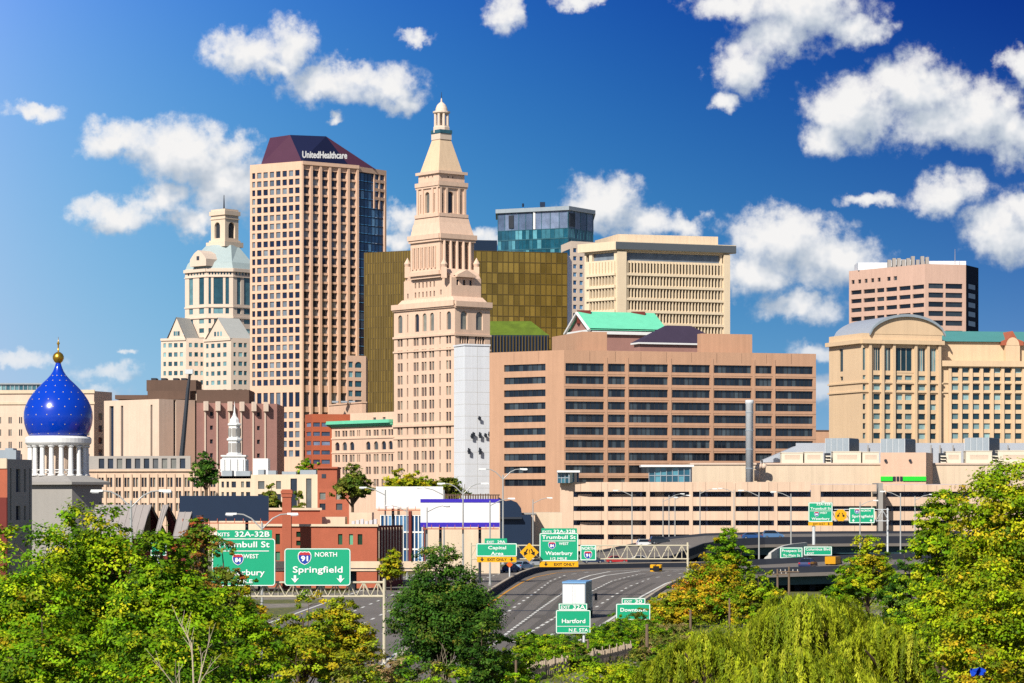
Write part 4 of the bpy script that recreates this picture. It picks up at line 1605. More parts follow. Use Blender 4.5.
# Onion dome rotunda
b = Building('domed_rotunda', 'royal blue onion dome with gold stars on a white colonnade and grey block', 'dome', pt(58, 450))
cx_, cy_ = pt(58.3, 455)
D0 = 455
zd = lambda y: Z(y, D0)
pxm = D0 / F
mb = MB()
prof = [(27, 437.2), (29.5, 435), (31.8, 430), (33.6, 424), (34.3, 418), (34.0, 412), (32.4, 406), (29.6, 400), (25.6, 394), (21, 388.5), (16, 383.5), (11.2, 379), (7.6, 375), (5.2, 371), (3.6, 367), (2.5, 363)]
mb.lathe(cx_, cy_, [(r * pxm, zd(y)) for r, y in prof], 64)
dome = mb.build('dome', M['blue'], b.root, smooth=True)
st = MB()
def prof_at(y):
    for (r0, y0), (r1, y1) in zip(prof, prof[1:]):
        if y0 >= y >= y1:
            f_ = (y0 - y) / (y0 - y1)
            return r0 + (r1 - r0) * f_, math.atan2((r0 - r1), (y0 - y1))
    return prof[-1][0], 0
for r_, y in enumerate((434, 425, 415.5, 407.5, 400, 393, 386.5, 381, 376)):
    nst = 18 if r_ < 6 else 12
    rad, sl = prof_at(y)
    for k in range(nst):
        t = 2 * math.pi * (k + .5 * (r_ % 2)) / nst
        nrm_ = Vector((math.cos(t) * math.cos(sl), math.sin(t) * math.cos(sl), math.sin(sl)))
        c_ = Vector((cx_ + (rad * pxm) * math.cos(t), cy_ + (rad * pxm) * math.sin(t), zd(y))) + nrm_ * .05
        e1_ = Vector((-math.sin(t), math.cos(t), 0))
        e2_ = nrm_.cross(e1_)
        s_ = .12
        ring = []
        for q_ in range(10):
            rr_ = s_ if q_ % 2 == 0 else s_ * .45
            ring.append(c_ + e1_ * rr_ * math.sin(q_ * math.pi / 5) + e2_ * rr_ * math.cos(q_ * math.pi / 5))
        st.poly(ring)
o = st.build('gold_star', material('pale_gilt', '#c9ba8c', .35, .05, 1.0), dome)
o['kind'] = 'stuff'
mb = MB()
mb.lathe(cx_, cy_, [(1.6 * pxm, zd(364)), (2.3 * pxm, zd(363.2)), (4.2 * pxm, zd(361.5)), (5.6 * pxm, zd(358.5)), (5.6 * pxm, zd(356.5)), (4.4 * pxm, zd(354)), (2.4 * pxm, zd(352.4)), (.8 * pxm, zd(351.8)), (.7 * pxm, zd(345)), (1.6 * pxm, zd(343.5)), (.3 * pxm, zd(341)), (.2 * pxm, zd(337))], 20)
mb.build('gold_finial', M['gold'], b.root, smooth=True)
mb = MB()
mb.lathe(cx_, cy_, [(29.5 * pxm, zd(446)), (31.2 * pxm, zd(445)), (32.8 * pxm, zd(443)), (33 * pxm, zd(438.6)), (31.5 * pxm, zd(437)), (27.5 * pxm, zd(436))], 48)
mb.build('entablature', M['white'], b.root, smooth=False)
for k in range(18):
    t = 2 * math.pi * (k + .25) / 18
    a, c_ = cx_ + 28 * pxm * math.cos(t), cy_ + 28 * pxm * math.sin(t)
    mb = MB()
    mb.lathe(a, c_, [(.62, zd(475.8)), (.62, zd(475)), (.42, zd(474.4)), (.36, zd(450)), (.34, zd(448)), (.55, zd(446.8)), (.55, zd(446))], 14)
    mb.build('column', M['white'], b.root, smooth=False)
mb = MB()
mb.lathe(cx_, cy_, [(18 * pxm, zd(476)), (18 * pxm, zd(446))], 24)
mb.build('drum', M['slab'], b.root)
mb = MB()
for k in range(14):
    t0, t1 = 2 * math.pi * (k + .25) / 14, 2 * math.pi * (k + 1.25) / 14
    p0_, p1_ = Vector((cx_ + 28 * pxm * math.cos(t0), cy_ + 28 * pxm * math.sin(t0), 0)), Vector((cx_ + 28 * pxm * math.cos(t1), cy_ + 28 * pxm * math.sin(t1), 0))
    za, zb_ = Vector((0, 0, zd(475))), Vector((0, 0, zd(470)))
    mb.tube(p0_ + zb_, p1_ + zb_, .07, seg=6)
    mb.tube(p0_ + za, p1_ + zb_, .05, seg=5)
    mb.tube(p0_ + zb_, p1_ + za, .05, seg=5)
mb.build('balustrade', M['white'], b.root)
l_, c_, q_, k_ = corner(18, 72, 102, 443, 52)
mb = MB()
mb.prism([(p.x, p.y) for p in (l_, c_, q_, k_)], 0, Z(484.6, 443))
mb.build('base_block', M['grey'], b.root)
mb = MB()
o_ = off([l_, c_, q_, k_], .9)
i_ = [cxy + (V2(cx_, cy_) - cxy) * .45 for cxy in o_]
mb.prism([(p.x, p.y) for p in o_], Z(484.6, 443) + .01, Z(482, 443))
mb.frustum(o_, Z(482, 443) + .01, i_, zd(475.9))
mb.build('base_roof', M['grey'], b.root)

# brick and grey building at the left edge
b = Building('grey_panel_building', 'grey panelled building with a red brick end wall at the left edge', 'building', pt(15, 400))
l_, c_, q_ = pt(-60, 402), pt(7.2, 392), pt(32, 400)
zt = Z(459, 392)
b.face(l_, c_, 0, zt, (), .3, 1)
b.face(c_, q_, 0, zt, b.opx(c_, q_, [(16, 20.5), (24, 26)], [(469, 492), (506, 520)], 395) + b.opx(c_, q_, [(10, 11.5), (29.3, 30.5)], [(468, 520)], 395), .35)
b.rest([l_, c_, q_, pt(32, 425), pt(-60, 425)], 0, zt, 2)
mb = MB()
dd = (c_ - l_).normalized()
mb.obox(l_, dd, 0, (c_ - l_).length + .05, .02, .15, Z(468.5, 392), zt + .1)
mb.build('parapet', M['creamwall'], b.root)
mb = MB()
mb.obox(l_, dd, 0, (c_ - l_).length + .1, .02, .2, 0.1, Z(497.5, 392))
mb.build('lower_wall', M['brickdark'], b.root)
root = b.finish([M['grey'], M['brick']], M['gnavy'])
mb = MB()
p_ = pt(-6, 404)
mb.box(p_.x, X(16, 404), 404, 408, zt - .05, Z(450, 404))
mb.box(X(4, 405), X(12, 405), 406, 409, zt, Z(448, 405))
mb.build_each('roof_plant', M['greymetal'], root)

# church steeple
b = Building('church_steeple', 'slim white tiered church steeple in front of the mauve block', 'steeple', pt(234.5, 800))
cx_, cy_ = pt(234.5, 804)
w_ = 800 / F
sq = lambda r, y0, y1: mb.box(cx_ - r * w_, cx_ + r * w_, cy_ - r * w_, cy_ + r * w_, Z(y1, 800), Z(y0, 800))
mb = MB()
sq(12, 459, 480)
sq(12.6, 455, 456.5)
sq(11.2, 456.5, 459.1)
sq(6.5, 480, 520)
mb.build('tower_base', M['white'], b.root)
mb = MB()
for k in range(4):
    for s_ in (-9.3, -3.6, 3.6, 9.3):
        a, c_ = (s_, -12.4) if k == 0 else ((12.4, s_) if k == 1 else ((-12.4, s_) if k == 2 else (s_, 12.4)))
        mb.tube((cx_ + a * w_, cy_ + c_ * w_, Z(472, 800)), (cx_ + a * w_, cy_ + c_ * w_, Z(459.2, 800)), .28, .25, 8)
for s_ in range(4):
    pass
mb.build_each('pilaster', M['white'], b.root)
mb = MB()
mb.lathe(cx_, cy_, [(8.2 * w_, Z(455, 800)), (8.2 * w_, Z(453.5, 800)), (6.4 * w_, Z(453, 800)), (6.4 * w_, Z(441, 800)), (8.0 * w_, Z(440, 800)), (8.0 * w_, Z(438.3, 800)), (6.0 * w_, Z(437.5, 800)), (5.6 * w_, Z(426, 800)), (7.0 * w_, Z(424.8, 800)), (7 * w_, Z(423.4, 800)), (5.0 * w_, Z(422.5, 800)), (4.6 * w_, Z(419, 800)), (2.2 * w_, Z(416, 800)), (1.0 * w_, Z(412, 800)), (.1 * w_, Z(401, 800))], 8, 0, .5)
mb.build('spire', M['white'], b.root)
mb = MB()
for k in range(8):
    t = 2 * math.pi * (k + .0) / 8
    for (rad, y0, y1, hw) in ((6.0, 427.8, 436, .55), (6.15, 442.8, 452, .6)):
        c_ = Vector((cx_ + rad * w_ * math.cos(t), cy_ + rad * w_ * math.sin(t), 0))
        e_ = Vector((-math.sin(t), math.cos(t), 0)) * hw
        n_ = Vector((math.cos(t), math.sin(t), 0)) * .06
        mb.poly([c_ - e_ + n_ + Vector((0, 0, Z(y1, 800))), c_ + e_ + n_ + Vector((0, 0, Z(y1, 800))), c_ + e_ + n_ + Vector((0, 0, Z(y0, 800))), c_ - e_ + n_ + Vector((0, 0, Z(y0, 800)))])
mb.build('louvre', M['grey'], b.root)

# low beige building right of the steeple
b = Building('low_beige_building', 'low flat roofed cream building with mixed dark windows under the steeple', 'building', pt(260, 640))
A_, B_, C_ = pt(219, 650), pt(251, 646), pt(318, 640)
zt = Z(478.5, 645)
b.face(A_, B_, 0, zt, b.opx(A_, B_, [(221.5, 224), (226.5, 229), (231.5, 236), (241, 244), (246, 250.2)], [(481.5, 487.5), (492, 498), (503, 509)], 648), .3)
zt2 = Z(474.5, 643)
b.face(B_, C_, 0, zt2, b.opx(B_, C_, [(258, 264.5), (276, 281)], [(481, 489), (494, 502)], 643) + b.opx(B_, C_, [(290.5, 297), (306, 311.5)], [(478.5, 512)], 642), .3)
b.rest([A_, B_, C_, pt(318, 670), pt(222, 680)], 0, zt2 - .3, 2)
root = b.finish(M['creamwall'], M['gdark'])
mb = MB()
for x0, x1, y0, D_ in ((222, 232, 470.5, 660), (236, 250, 471, 662), (268, 276, 470.5, 655), (282, 296, 471.5, 655), (300, 316, 470, 652), (258, 264, 469.5, 655)):
    mb.box(X(x0, D_), X(x1, D_), D_, D_ + 5, zt2 - .35, Z(y0, D_))
mb.build_each('roof_plant', M['greymetal'], root)
mb = MB()
mb.box(X(253, 662), X(268, 662), 662, 668, zt2 - .35, Z(458.5, 662))
mb.build('roof_cabin', M['white'], root)

# ------------------------------------------------------------------ brick complex in front of the stone tower wing
b = Building('brick_warehouse', 'red brick warehouse with green shuttered windows and a dark side wall', 'building', pt(340, 420))
A_, B_, C_ = pt(262, 424), pt(377, 418), pt(403, 428)
zt = Z(525.5, 420)
b.face(A_, B_, 0, zt, b.opx(A_, B_, [(296.2, 300.4)], [(531.8, 537.2), (540.8, 545.8)], 420) + b.opx(A_, B_, [(338, 342.4), (349, 353), (357.6, 362.4), (275.5, 280)], [(534, 544.6)], 420) + b.opx(A_, B_, [(275.5, 280)], [(552, 561)], 420), .25)
b.face(B_, C_, 0, zt, (), .3, 1)
b.rest([A_, B_, C_, pt(403, 450), pt(264, 450)], 0, zt - .5, 2)
U_, V_ = pt(262, 432), pt(320, 432)
zu = Z(509, 432)
b.face(U_, V_, zt - .6, zu, (), .3)
b.rest([U_, V_, pt(320, 448), pt(263, 448)], zt - .6, zu, 1)
root = b.finish([M['brick'], M['brickdark']], glass('green_glass', '#22402f', '#5f9a7c'))
mb = MB()
band(A_, B_, 525.3, 420, .35, .3, mb)
band(U_, V_, 509, 432, .35, .3, mb)
dd = (C_ - B_).normalized()
for k in range(9):
    u = (C_ - B_).length * (k + .5) / 9
    mb.obox(B_, dd, u - .06, u + .06, .01, .14, 1, zt - .3)
mb.build('coping', M['creamwall'], root)
mb = MB()
mb.box(X(322, 434), X(345, 434), 434, 440, zt - .5, Z(517, 434))
mb.box(X(350, 436), X(372, 436), 436, 442, zt - .5, Z(512.5, 436))
mb.build_each('roof_hut', M['creamwall'], root)
mb = MB()
for k in range(6):
    mb.box(X(352 + 4.4 * k, 432), X(355 + 4.4 * k, 432), 431, 433, zt - .5, Z(521 - (k % 3), 432))
mb.build_each('roof_plant', M['steel'], root)

b = Building('brick_chimney', 'square red brick chimney stack with corbelled top at the end of the warehouse', 'chimney', pt(286, 415))
mb = MB()
for x0, x1, y0, y1 in ((281.4, 290.4, 497, 640), (280.6, 291.2, 493.5, 497), (280, 291.8, 490.5, 493.5), (281, 290.8, 489.4, 490.5)):
    w2_ = (X(x1, 415) - X(x0, 415)) / 2
    mb.box(X(x0, 415), X(x1, 415), 417 - w2_, 417 + w2_, max(0, Z(y1, 415)), Z(y0, 415))
mb.build('stack', M['brick'], b.root)

b = Building('brick_block', 'small red brick block with two rows of dark windows above the warehouse', 'building', pt(335, 520))
A_, B_ = pt(318, 522), pt(349, 520)
zt = Z(488.5, 520)
b.face(A_, B_, 0, zt, b.opx(A_, B_, [(319.5, 325.5), (336, 342.3)], [(492.5, 499.5), (503.5, 510)], 520), .25)
b.rest([A_, B_, pt(349, 540), pt(319, 540)], 0, zt, 1)
b.finish(M['brick'], M['gdark'])
b = Building('brick_stair_tower', 'tall narrow plain brick block behind the small brick block', 'building', pt(328, 545))
mb = MB()
mb.box(X(317.5, 545), X(337, 545), 545, 556, 0, Z(467.5, 545))
mb.box(X(316.8, 545), X(337.7, 545), 544.6, 556.4, Z(468.5, 545), Z(466.8, 545))
mb.build('wall', M['brick'], b.root)
mb = MB()
mb.obox(pt(317.5, 545), V2(1, 0), .8, 1.6, .02, .1, Z(478, 545), Z(474, 545))
mb.build('window', M['gdark'], b.root)

# gabled standing seam roofs
for i_, (x0, xr, x1, D_, dp) in enumerate(((96, 150.5, 161, 400, 14), (163, 167.5, 178, 400, 9), (181, 193.5, 203, 396, 12))):
    lab = ('grey standing seam gable roofed hall, the widest one, behind the left tree', 'narrow grey gable roofed bay between two wider halls', 'grey gable roofed hall nearest the dark billboard')[i_]
    b = Building('gabled_hall', lab, 'building', pt(xr, D_), 'gabled halls behind the left tree')
    zr, ze = Z(506.5 if i_ < 2 else 506, D_), Z(538, D_)
    xa, xm, xb = X(x0, D_), X(xr, D_), X(x1, D_)
    xl_ = xm - (xb - xm)
    # ridge runs from the gable at the right end back to the left
    y0, y1 = D_, D_ + 13
    ym = (y0 + y1) / 2
    mb = MB()
    zv = ze - 1
    P_ = [(xa, y0), (xm, y0 + 1), (xb, ym + 3), (xm + 1, y1), (xa, y1)]
    mb.poly([(xm - .0, y0, 0), (xb, ym, 0), (xb, ym, ze + .0), (xm, y0, zr)])
    mb.poly([(xm, y0, 0), (xa, y0, 0), (xa, y0, ze), (xm, y0, ze)])
    mb.poly([(xm, y0, zr), (xb, ym, ze), (xb, ym, 0), (xm, y0, 0)])
    mb.build('wall', M['brickdark'], b.root)
    rf = MB()
    dxl = -(xb - xm) * .55
    for dz in (0, .25):
        rf.poly([(xm + .2, y0 - .3, zr + dz), (xm + dxl - .2, y0 - 3.2, ze + dz), (xa + dxl, y0 - 3.2, ze + dz), (xa, y0 - .3, zr + dz)])
        rf.poly([(xm + .2, y0 - .3, zr + dz), (xb + .2, ym, ze + dz), (xa, ym + 4, ze + dz), (xa, y0 - .3, zr + dz)])
    n_ = max(2, int((xm - xa) / .9))
    for k in range(n_ + 1):
        f_ = k / n_
        q0, q1 = Vector((xm + (xa - xm) * f_, y0 - .3, zr + .28)), Vector((xm + dxl + (xa - xm) * f_, y0 - 3.2, ze + .28))
        rf.tube(q0, q1, .05, seg=5)
    rf.build('roof', M['roofgrey'], b.root)

# billboards
def billboard(label, x0, x1, y0, y1, D_, facem, strips=(), cat='billboard', posts=2, backm=None, tilt=0.0):
    b_ = thing('billboard', label, cat, (X((x0 + x1) / 2, D_), D_, 0))
    mb = MB()
    mb.box(X(x0, D_), X(x1, D_), D_, D_ + .5, Z(y1, D_), Z(y0, D_))
    mb.build('panel', facem, b_)
    for (a, c, mt) in strips:
        s_ = MB()
        s_.box(X(x0, D_) - .02, X(x1, D_) + .02, D_ - .06, D_ + .52, Z(c, D_), Z(a, D_))
        s_.build('border', mt, b_)
    mb = MB()
    w_ = X(x1, D_) - X(x0, D_)
    zb_ = Z(y1, D_)
    mb.box(X(x0, D_) + .3, X(x1, D_) - .1, D_ - .9, D_ - .05, zb_ - .35, zb_ - .22)
    for k in range(int(w_ / 1.2)):
        xx = X(x0, D_) + .5 + k * 1.2
        mb.box(xx, xx + .08, D_ - .88, D_ - .8, zb_ - .22, zb_ + .35)
    mb.build('catwalk', M['spandrel'], b_)
    for k in range(posts):
        xx = X(x0, D_) + w_ * (k + .5) / posts
        mb = MB()
        mb.tube((xx, D_ + .9, 0), (xx, D_ + .9, Z(y0, D_) - .4), .22, seg=10)
        mb.build('post', M['dark'], b_)
    mb = MB()
    for k in range(7):
        xx = X(x0, D_) + w_ * (k + .5) / 7
        mb.box(xx - .08, xx + .08, D_ + .52, D_ + .75, zb_ + .1, Z(y0, D_) - .1)
    mb.build('back_frame', M['dark'], b_)
    return b_


billboard('dark navy blank billboard beside the red brick chimney', 179.5, 268.5, 495.8, 521, 395, M['navy'], ())
billboard('plain white billboard partly behind the purple bordered one', 376, 443, 486.5, 508.5, 470, M['white'], ())
pb = billboard('white billboard with purple strips along its top and bottom', 420.5, 499.5, 499, 527, 440, M['white'], ((499, 502.5, material('violet_paint', '#3525a6', .5, .05, .5)), (522.5, 527, material('violet_paint', '#3525a6', .5, .05, .5))))
# brown slatted rooftop structure behind it
b = Building('slatted_roof_screen', 'rusty brown slatted screen along a roof edge behind the white billboards', 'roof screen', pt(462, 500))
mb = MB()
mb.box(X(425, 500), X(500, 500), 500.0, 512, 0, Z(503, 500))
mb.build('wall', M['creamwall'], b.root)
mb = MB()
mb.box(X(425, 500), X(500, 500), 500, 500.3, Z(503, 500) + .01, Z(499, 500))
for k in range(30):
    xx = X(425 + 2.5 * k, 500)
    mb.box(xx, xx + .22, 499.7, 499.98, Z(503, 500), Z(493.5 + R.random() * 1.2, 500))
mb.box(X(425, 500), X(500, 500), 499.75, 499.95, Z(495, 500) - .1, Z(495, 500) + .1)
mb.build('screen', M['brown'], b.root)

# striped glass building
b = Building('striped_glass_building', 'low building of white fins and dark blue glass between brick warehouse and billboards', 'building', pt(405, 560))
gm, fr = MB(), MB()
A_, B_ = pt(381, 560), pt(434, 556)
curtain(A_, B_, 0, Z(515, 558), 14, 3, gm, fr, .1, .15)
gm.poly([f3(B_, 0), f3(pt(436, 580), 0), f3(pt(436, 580), Z(515, 558)), f3(B_, Z(515, 558))])
gm.poly([f3(A_, Z(515, 558)), f3(B_, Z(515, 558)), f3(pt(436, 580), Z(515, 558)), f3(pt(384, 580), Z(515, 558))])
gm.build('curtain_wall', M['gblue'], b.root)
fr.build('frame', M['white'], b.root)
mb = MB()
dd = (B_ - A_).normalized()
for k in (8, 12):
    u = (B_ - A_).length * k / 14
    mb.obox(A_, dd, u - .3, u + .3, .3, .7, 0, Z(511, 558))
mb.build_each('pier', M['brickdark'], b.root)

# dark base building and white low walls left of the garage
b = Building('dark_blue_annex', 'dark blue grey annex with a rounded hood next to the white billboards', 'building', pt(505, 620))
mb = MB()
a0, a1 = X(498, 620), X(531, 620)
ring = [(a0, 0), (a1, 0), (a1, Z(515, 620)), (X(522, 620), Z(515, 620)), (X(521, 620), Z(508, 620)), (X(517, 620), Z(502.5, 620)), (X(511, 620), Z(500, 620)), (X(505, 620), Z(501, 620)), (a0, Z(497, 620))]
for y in (620, 640):
    mb.poly([(x, y, z) for x, z in ring])
for k in range(len(ring)):
    (x0, z0), (x1, z1) = ring[k], ring[(k + 1) % len(ring)]
    mb.poly([(x0, 620, z0), (x1, 620, z1), (x1, 640, z1), (x0, 640, z0)])
mb.build('wall', M['navy'], b.root)
mb = MB()
mb.box(X(500, 619), X(522, 619), 618.6, 619.9, Z(519, 619), Z(517, 619))
mb.build('canopy', M['dark'], b.root)
b = Building('cream_garage_annex', 'low blank cream annex at the left end of the parking garage', 'building', pt(545, 640))
mb = MB()
mb.box(X(534, 640), X(562, 640), 640, 660, 0, Z(512.5, 640))
mb.build('wall', M['creamwall'], b.root)
b = Building('cream_shed', 'small cream flat roofed shed in front of the dark blue annex', 'building', pt(524, 632))
mb = MB()
mb.box(X(514, 632), X(535, 632), 632, 650, 0, Z(514.5, 632))
mb.build('wall', M['garage'], b.root)
mb = MB()
mb.box(X(513, 631.8), X(536, 631.8), 631.8, 650.2, Z(514.5, 632) + .01, Z(513, 632))
mb.build('roof', M['grey'], b.root)

# ------------------------------------------------------------------ parking garage
b = Building('parking_garage', 'long beige precast parking garage with open decks and horizontal parapets', 'parking garage', pt(700, 680))
wall, deck, colm = MB(), MB(), MB()
BANDS = [(482, 491.6), (497, 506), (511.2, 520.2), (525.4, 534.4), (539.6, 552)]
SEG = [(560, 811, 690, 682, 482, 0), (811, 876.5, 678.5, 678.5, 484.5, 1), (881, 1045, 685, 685, 484.5, 2)]
for (x0, x1, D0_, D1_, yt, kind_) in SEG:
    P_, Q_ = pt(x0, D0_), pt(x1, D1_)
    dd = (Q_ - P_).normalized()
    ll = (Q_ - P_).length
    for k, (y0, y1) in enumerate(BANDS):
        if k == 0:
            y0 = yt
        z0, z1 = max(0.02, Z(y1, 686)), Z(y0, 686)
        wall = MB()
        wall.obox(P_, dd, 0, ll, -.35, 0, z0, z1)
        wall.build('parapet', M['garage'], b.root)
        deck.obox(P_, dd, .05, ll - .05, -9, -.36, z0 - .05, z0 + .35)
    deck.obox(P_, dd, .1, ll - .1, -9.3, -9.02, 0, Z(484, 686))
    cols_ = {0: [(560, 573.4), (604.2, 607.8), (646.2, 649.8), (689.2, 692.8), (731.2, 735.4), (774, 777.4)], 1: [(811, 820.5)], 2: [(881, 886), (934, 936.5), (975, 978), (1015, 1018)]}[kind_]
    for (a, c) in cols_:
        u0, u1 = upx(P_, dd, a), upx(P_, dd, c)
        colm = MB()
        colm.obox(P_, dd, max(0.01, u0), u1, -.6, .12, 0.05, Z(yt + 1.0, 686))
        colm.build('column', M['garage'], b.root)
    # cross walls and a few inner panels seen through the openings
    for k in range(int(ll / 8)):
        deck.obox(P_, dd, k * 8 + 3, k * 8 + 3.5, -9, -5, 0, Z(486, 686))
deck.build('deck', M['interior'], b.root)
mb = MB()
mb.box(X(876.5, 682), X(881, 682), 678.4, 690, 0, Z(483, 682))
mb.build('stair_shaft', M['grey'], b.root)
mb = MB()
inner = [(574, 586), (612, 640), (588, 600), (655, 662), (700, 708)]
for (a, c), rowk in ((( 578, 592), 0), ((612, 636), 0), ((612, 630), 1), ((580, 600), 2), ((612, 641), 2), ((613, 640), 3), ((655, 664), 0), ((744, 752), 0), ((842, 850), 0), ((858, 866), 0)):
    y0, y1 = BANDS[rowk][1], BANDS[rowk + 1][0]
    mb.box(X(a, 691), X(c, 691), 690.6, 691, Z(y1, 686) + .02, Z(y1, 686) + (Z(y0, 686) - Z(y1, 686)) * R.choice((.55, .75, .96)))
mb.build('inner_wall', M['garage'], b.root)
# joints
jt = MB()
for (x0, x1, D0_, D1_, yt, kind_) in SEG:
    P_, Q_ = pt(x0, D0_), pt(x1, D1_)
    dd = (Q_ - P_).normalized()
    ll = (Q_ - P_).length
    n_ = int(ll / 5)
    for k in range(1, n_):
        for q_, (y0, y1) in enumerate(BANDS):
            jt.obox(P_, dd, ll * k / n_ - .03, ll * k / n_ + .03, .002, .010, max(.1, Z(y1, 686)) + .02, Z(y0 if q_ else yt, 686) - .02)
jt.build('panel_joint', M['brown'], b.root)

# cream plant building on top of the garage
b = Building('cream_roof_building', 'blank cream panelled hall rising behind the parking garage roof', 'building', pt(800, 710))
mb = MB()
mb.box(X(690, 712), X(1050, 712), 712, 750, 0, Z(463.5, 712))
mb.build('wall', M['creamwall'], b.root)
jt = MB()
for k in range(26):
    xx = X(692 + 13.8 * k, 712)
    jt.box(xx - .03, xx + .03, 711.985, 711.998, Z(482, 712), Z(464.5, 712))
jt.box(X(690, 712), X(1050, 712), 711.7, 711.99, Z(463.5, 712) - .3, Z(463.5, 712) + .15)
jt.build('panel_joint', M['slab'], b.root)
b = Building('pink_stair_head', 'pinkish roof block with green lit strip at its foot on the garage', 'roof block', pt(905, 700))
mb = MB()
x0, x1 = X(880.5, 700), X(926, 700)
mb.prism([(x0, 700), (x1, 700), (X(933, 712), 712), (X(882, 712), 712)], Z(484, 694) - .2, Z(452.5, 700))
mb.build('wall', M['peach'], b.root)
for a, c in ((880.6, 892.6), (902.8, 926)):
    mb = MB()
    mb.box(X(a, 700), X(c, 700), 699.7, 699.98, Z(481, 700), Z(476.5, 700))
    mb.build('green_strip', material('green_sign', '#25c832', .5, .04, .5), b.root)
mb = MB()
for a, c in ((893, 895.5), (896.5, 899), (900, 902.4)):
    mb.box(X(a, 700), X(c, 700), 699.8, 699.97, Z(481, 700), Z(476.5, 700))
mb.build('door', M['dark'], b.root)
for px in (885.5, 910):
    mb = MB()
    a = pt(px, 699.9)
    mb.tube((a.x, 699.4, Z(460.5, 700)), (a.x, 700, Z(460.5, 700)), .35)
    mb.build('wall_lamp', M['dark'], b.root)

# roof plant: cooling units (grey boxes with a dark side) and white air handlers
for i_, (xa, xb, xc_, yt, lab) in enumerate(((825.5, 849, 858.5, 438, 'grey corrugated cooling unit furthest left, in front of the hotel corner'), (881, 905, 915, 438.5, 'grey corrugated cooling unit standing above the pink stair head'), (965, 989, 999, 437.5, 'grey corrugated cooling unit under the hotel wing, rightmost of three'))):
    b = Building('cooling_unit', lab, 'cooling unit', pt(xa, 725), 'grey cooling units on the garage roof')
    mb = MB()
    D_ = 725
    l_, c_, q_ = pt(xa, D_ + 3), pt(xb, D_), pt(xc_, D_ + 8)
    mb.prism([(p.x, p.y) for p in (l_, c_, q_, l_ + q_ - c_)], Z(463.6, 712), Z(yt, D_))
    mb.build('casing', M['greymetal'], b.root)
    mb = MB()
    dd = (q_ - c_).normalized()
    ll = (q_ - c_).length
    mb.obox(c_, dd, .1, ll - .1, .02, .2, Z(455, D_), Z(yt + 1, D_))
    mb.build('louvre', M['navy'], b.root)
    mb = MB()
    dd = (c_ - l_).normalized()
    ll = (c_ - l_).length
    for k in range(5):
        mb.obox(l_, dd, ll * k / 4 - .06, ll * k / 4 + .06, .01, .12, Z(462, D_), Z(yt, D_) - .05)
    mb.build('rib', M['steel'], b.root)
for i_, (x0, x1, yt, lab) in enumerate(((781.5, 803, 453, 'white air handler at the left end of the roof plant'), (804.5, 823, 452.5, 'white air handler beside the leftmost louvred gap'), (833, 861, 452, 'wide white air handler with a pale grille in the middle of the row'), (862.5, 879, 452.5, 'small white air handler directly left of the pink stair head'), (946, 961, 452, 'white air handler half behind the big right tree top'), (966, 992, 451.5, 'wide white air handler at the right, below a cooling unit'), (998, 1030, 451, 'white air handler at the right picture edge'))):
    b = Building('air_handler', lab, 'air handler', pt(x0, 716), 'white air handlers on the garage roof')
    mb = MB()
    D_ = 716
    mb.box(X(x0, D_), X(x1, D_), D_, D_ + 4, Z(463.6, 712), Z(yt, D_))
    mb.box(X(x0, D_) - .1, X(x1, D_) + .1, D_ - .1, D_ + 4.1, Z(yt, D_) + .01, Z(yt, D_) + .2)
    mb.build('casing', M['plant'], b.root)
    mb = MB()
    w_ = X(x1, D_) - X(x0, D_)
    for k in range(4):
        mb.box(X(x0, D_) + w_ * .15, X(x0, D_) + w_ * .85, D_ - .06, D_ - .01, Z(459 - k * 1.2, D_), Z(459 - k * 1.2, D_) + .16)
    mb.build('grille', M['slab'], b.root)
for i_, (x0, lab) in enumerate(((826, 'dark louvred fan stack next to the leftmost cooling unit'), (941, 'dark louvred fan stack left of the wide right air handler'), (993, 'dark louvred fan stack at the right end'))):
    b = Building('fan_stack', lab, 'fan stack', pt(x0, 715), 'louvred fan stacks on the garage roof')
    mb = MB()
    mb.box(X(x0, 715), X(x0 + 5, 715), 716, 719, Z(463.6, 712), Z(453, 715))
    mb.build('body', M['dark'], b.root)
    mb = MB()
    for k in range(3):
        z = Z(455.5 + 3 * k, 715)
        mb.poly([(X(x0, 715), 715.98, z), (X(x0 + 5.4, 715), 715.98, z), (X(x0 + 5.4, 715), 715.2, z - .35), (X(x0, 715), 715.2, z - .35)])
        mb.poly([(X(x0, 715), 715.2, z - .35), (X(x0 + 5.4, 715), 715.2, z - .35), (X(x0 + 5.4, 715), 715.98, z - .06), (X(x0, 715), 715.98, z - .06)])
    mb.build('hood', M['plant'], b.root)
b = Building('white_roof_screen', 'long low white screen wall behind the roof plant below the hotel', 'roof screen', pt(940, 740))
mb = MB()
mb.box(X(796, 740), X(1040, 740), 740, 741, Z(463.6, 712), Z(443, 740))
mb.build('screen', M['silver'], b.root)
mb = MB()
for px in (931, 940, 953, 1008, 868):
    mb.tube((X(px, 739), 739, Z(463.6, 712)), (X(px, 739), 739, Z(445, 739)), .16)
mb.build('post', M['grey'], b.root)
# slanted skylight wedge
b = Building('sloped_skylight', 'sloping white skylight wedge at the left end of the roof plant', 'skylight', pt(790, 722))
mb = MB()
a, c, e = P3(763, 460, 722), P3(796, 446, 722), P3(796, 462, 722)
a2 = P3(763, 462.5, 722)
for o_ in (0, 8):
    mb.poly([v + Vector((0, o_, 0)) for v in (a2, e, c, a)])
mb.poly([a, c, c + Vector((0, 8, 0)), a + Vector((0, 8, 0))])
mb.poly([e, c, c + Vector((0, 8, 0)), e + Vector((0, 8, 0))])
mb.build('glazing', M['silver'], b.root)
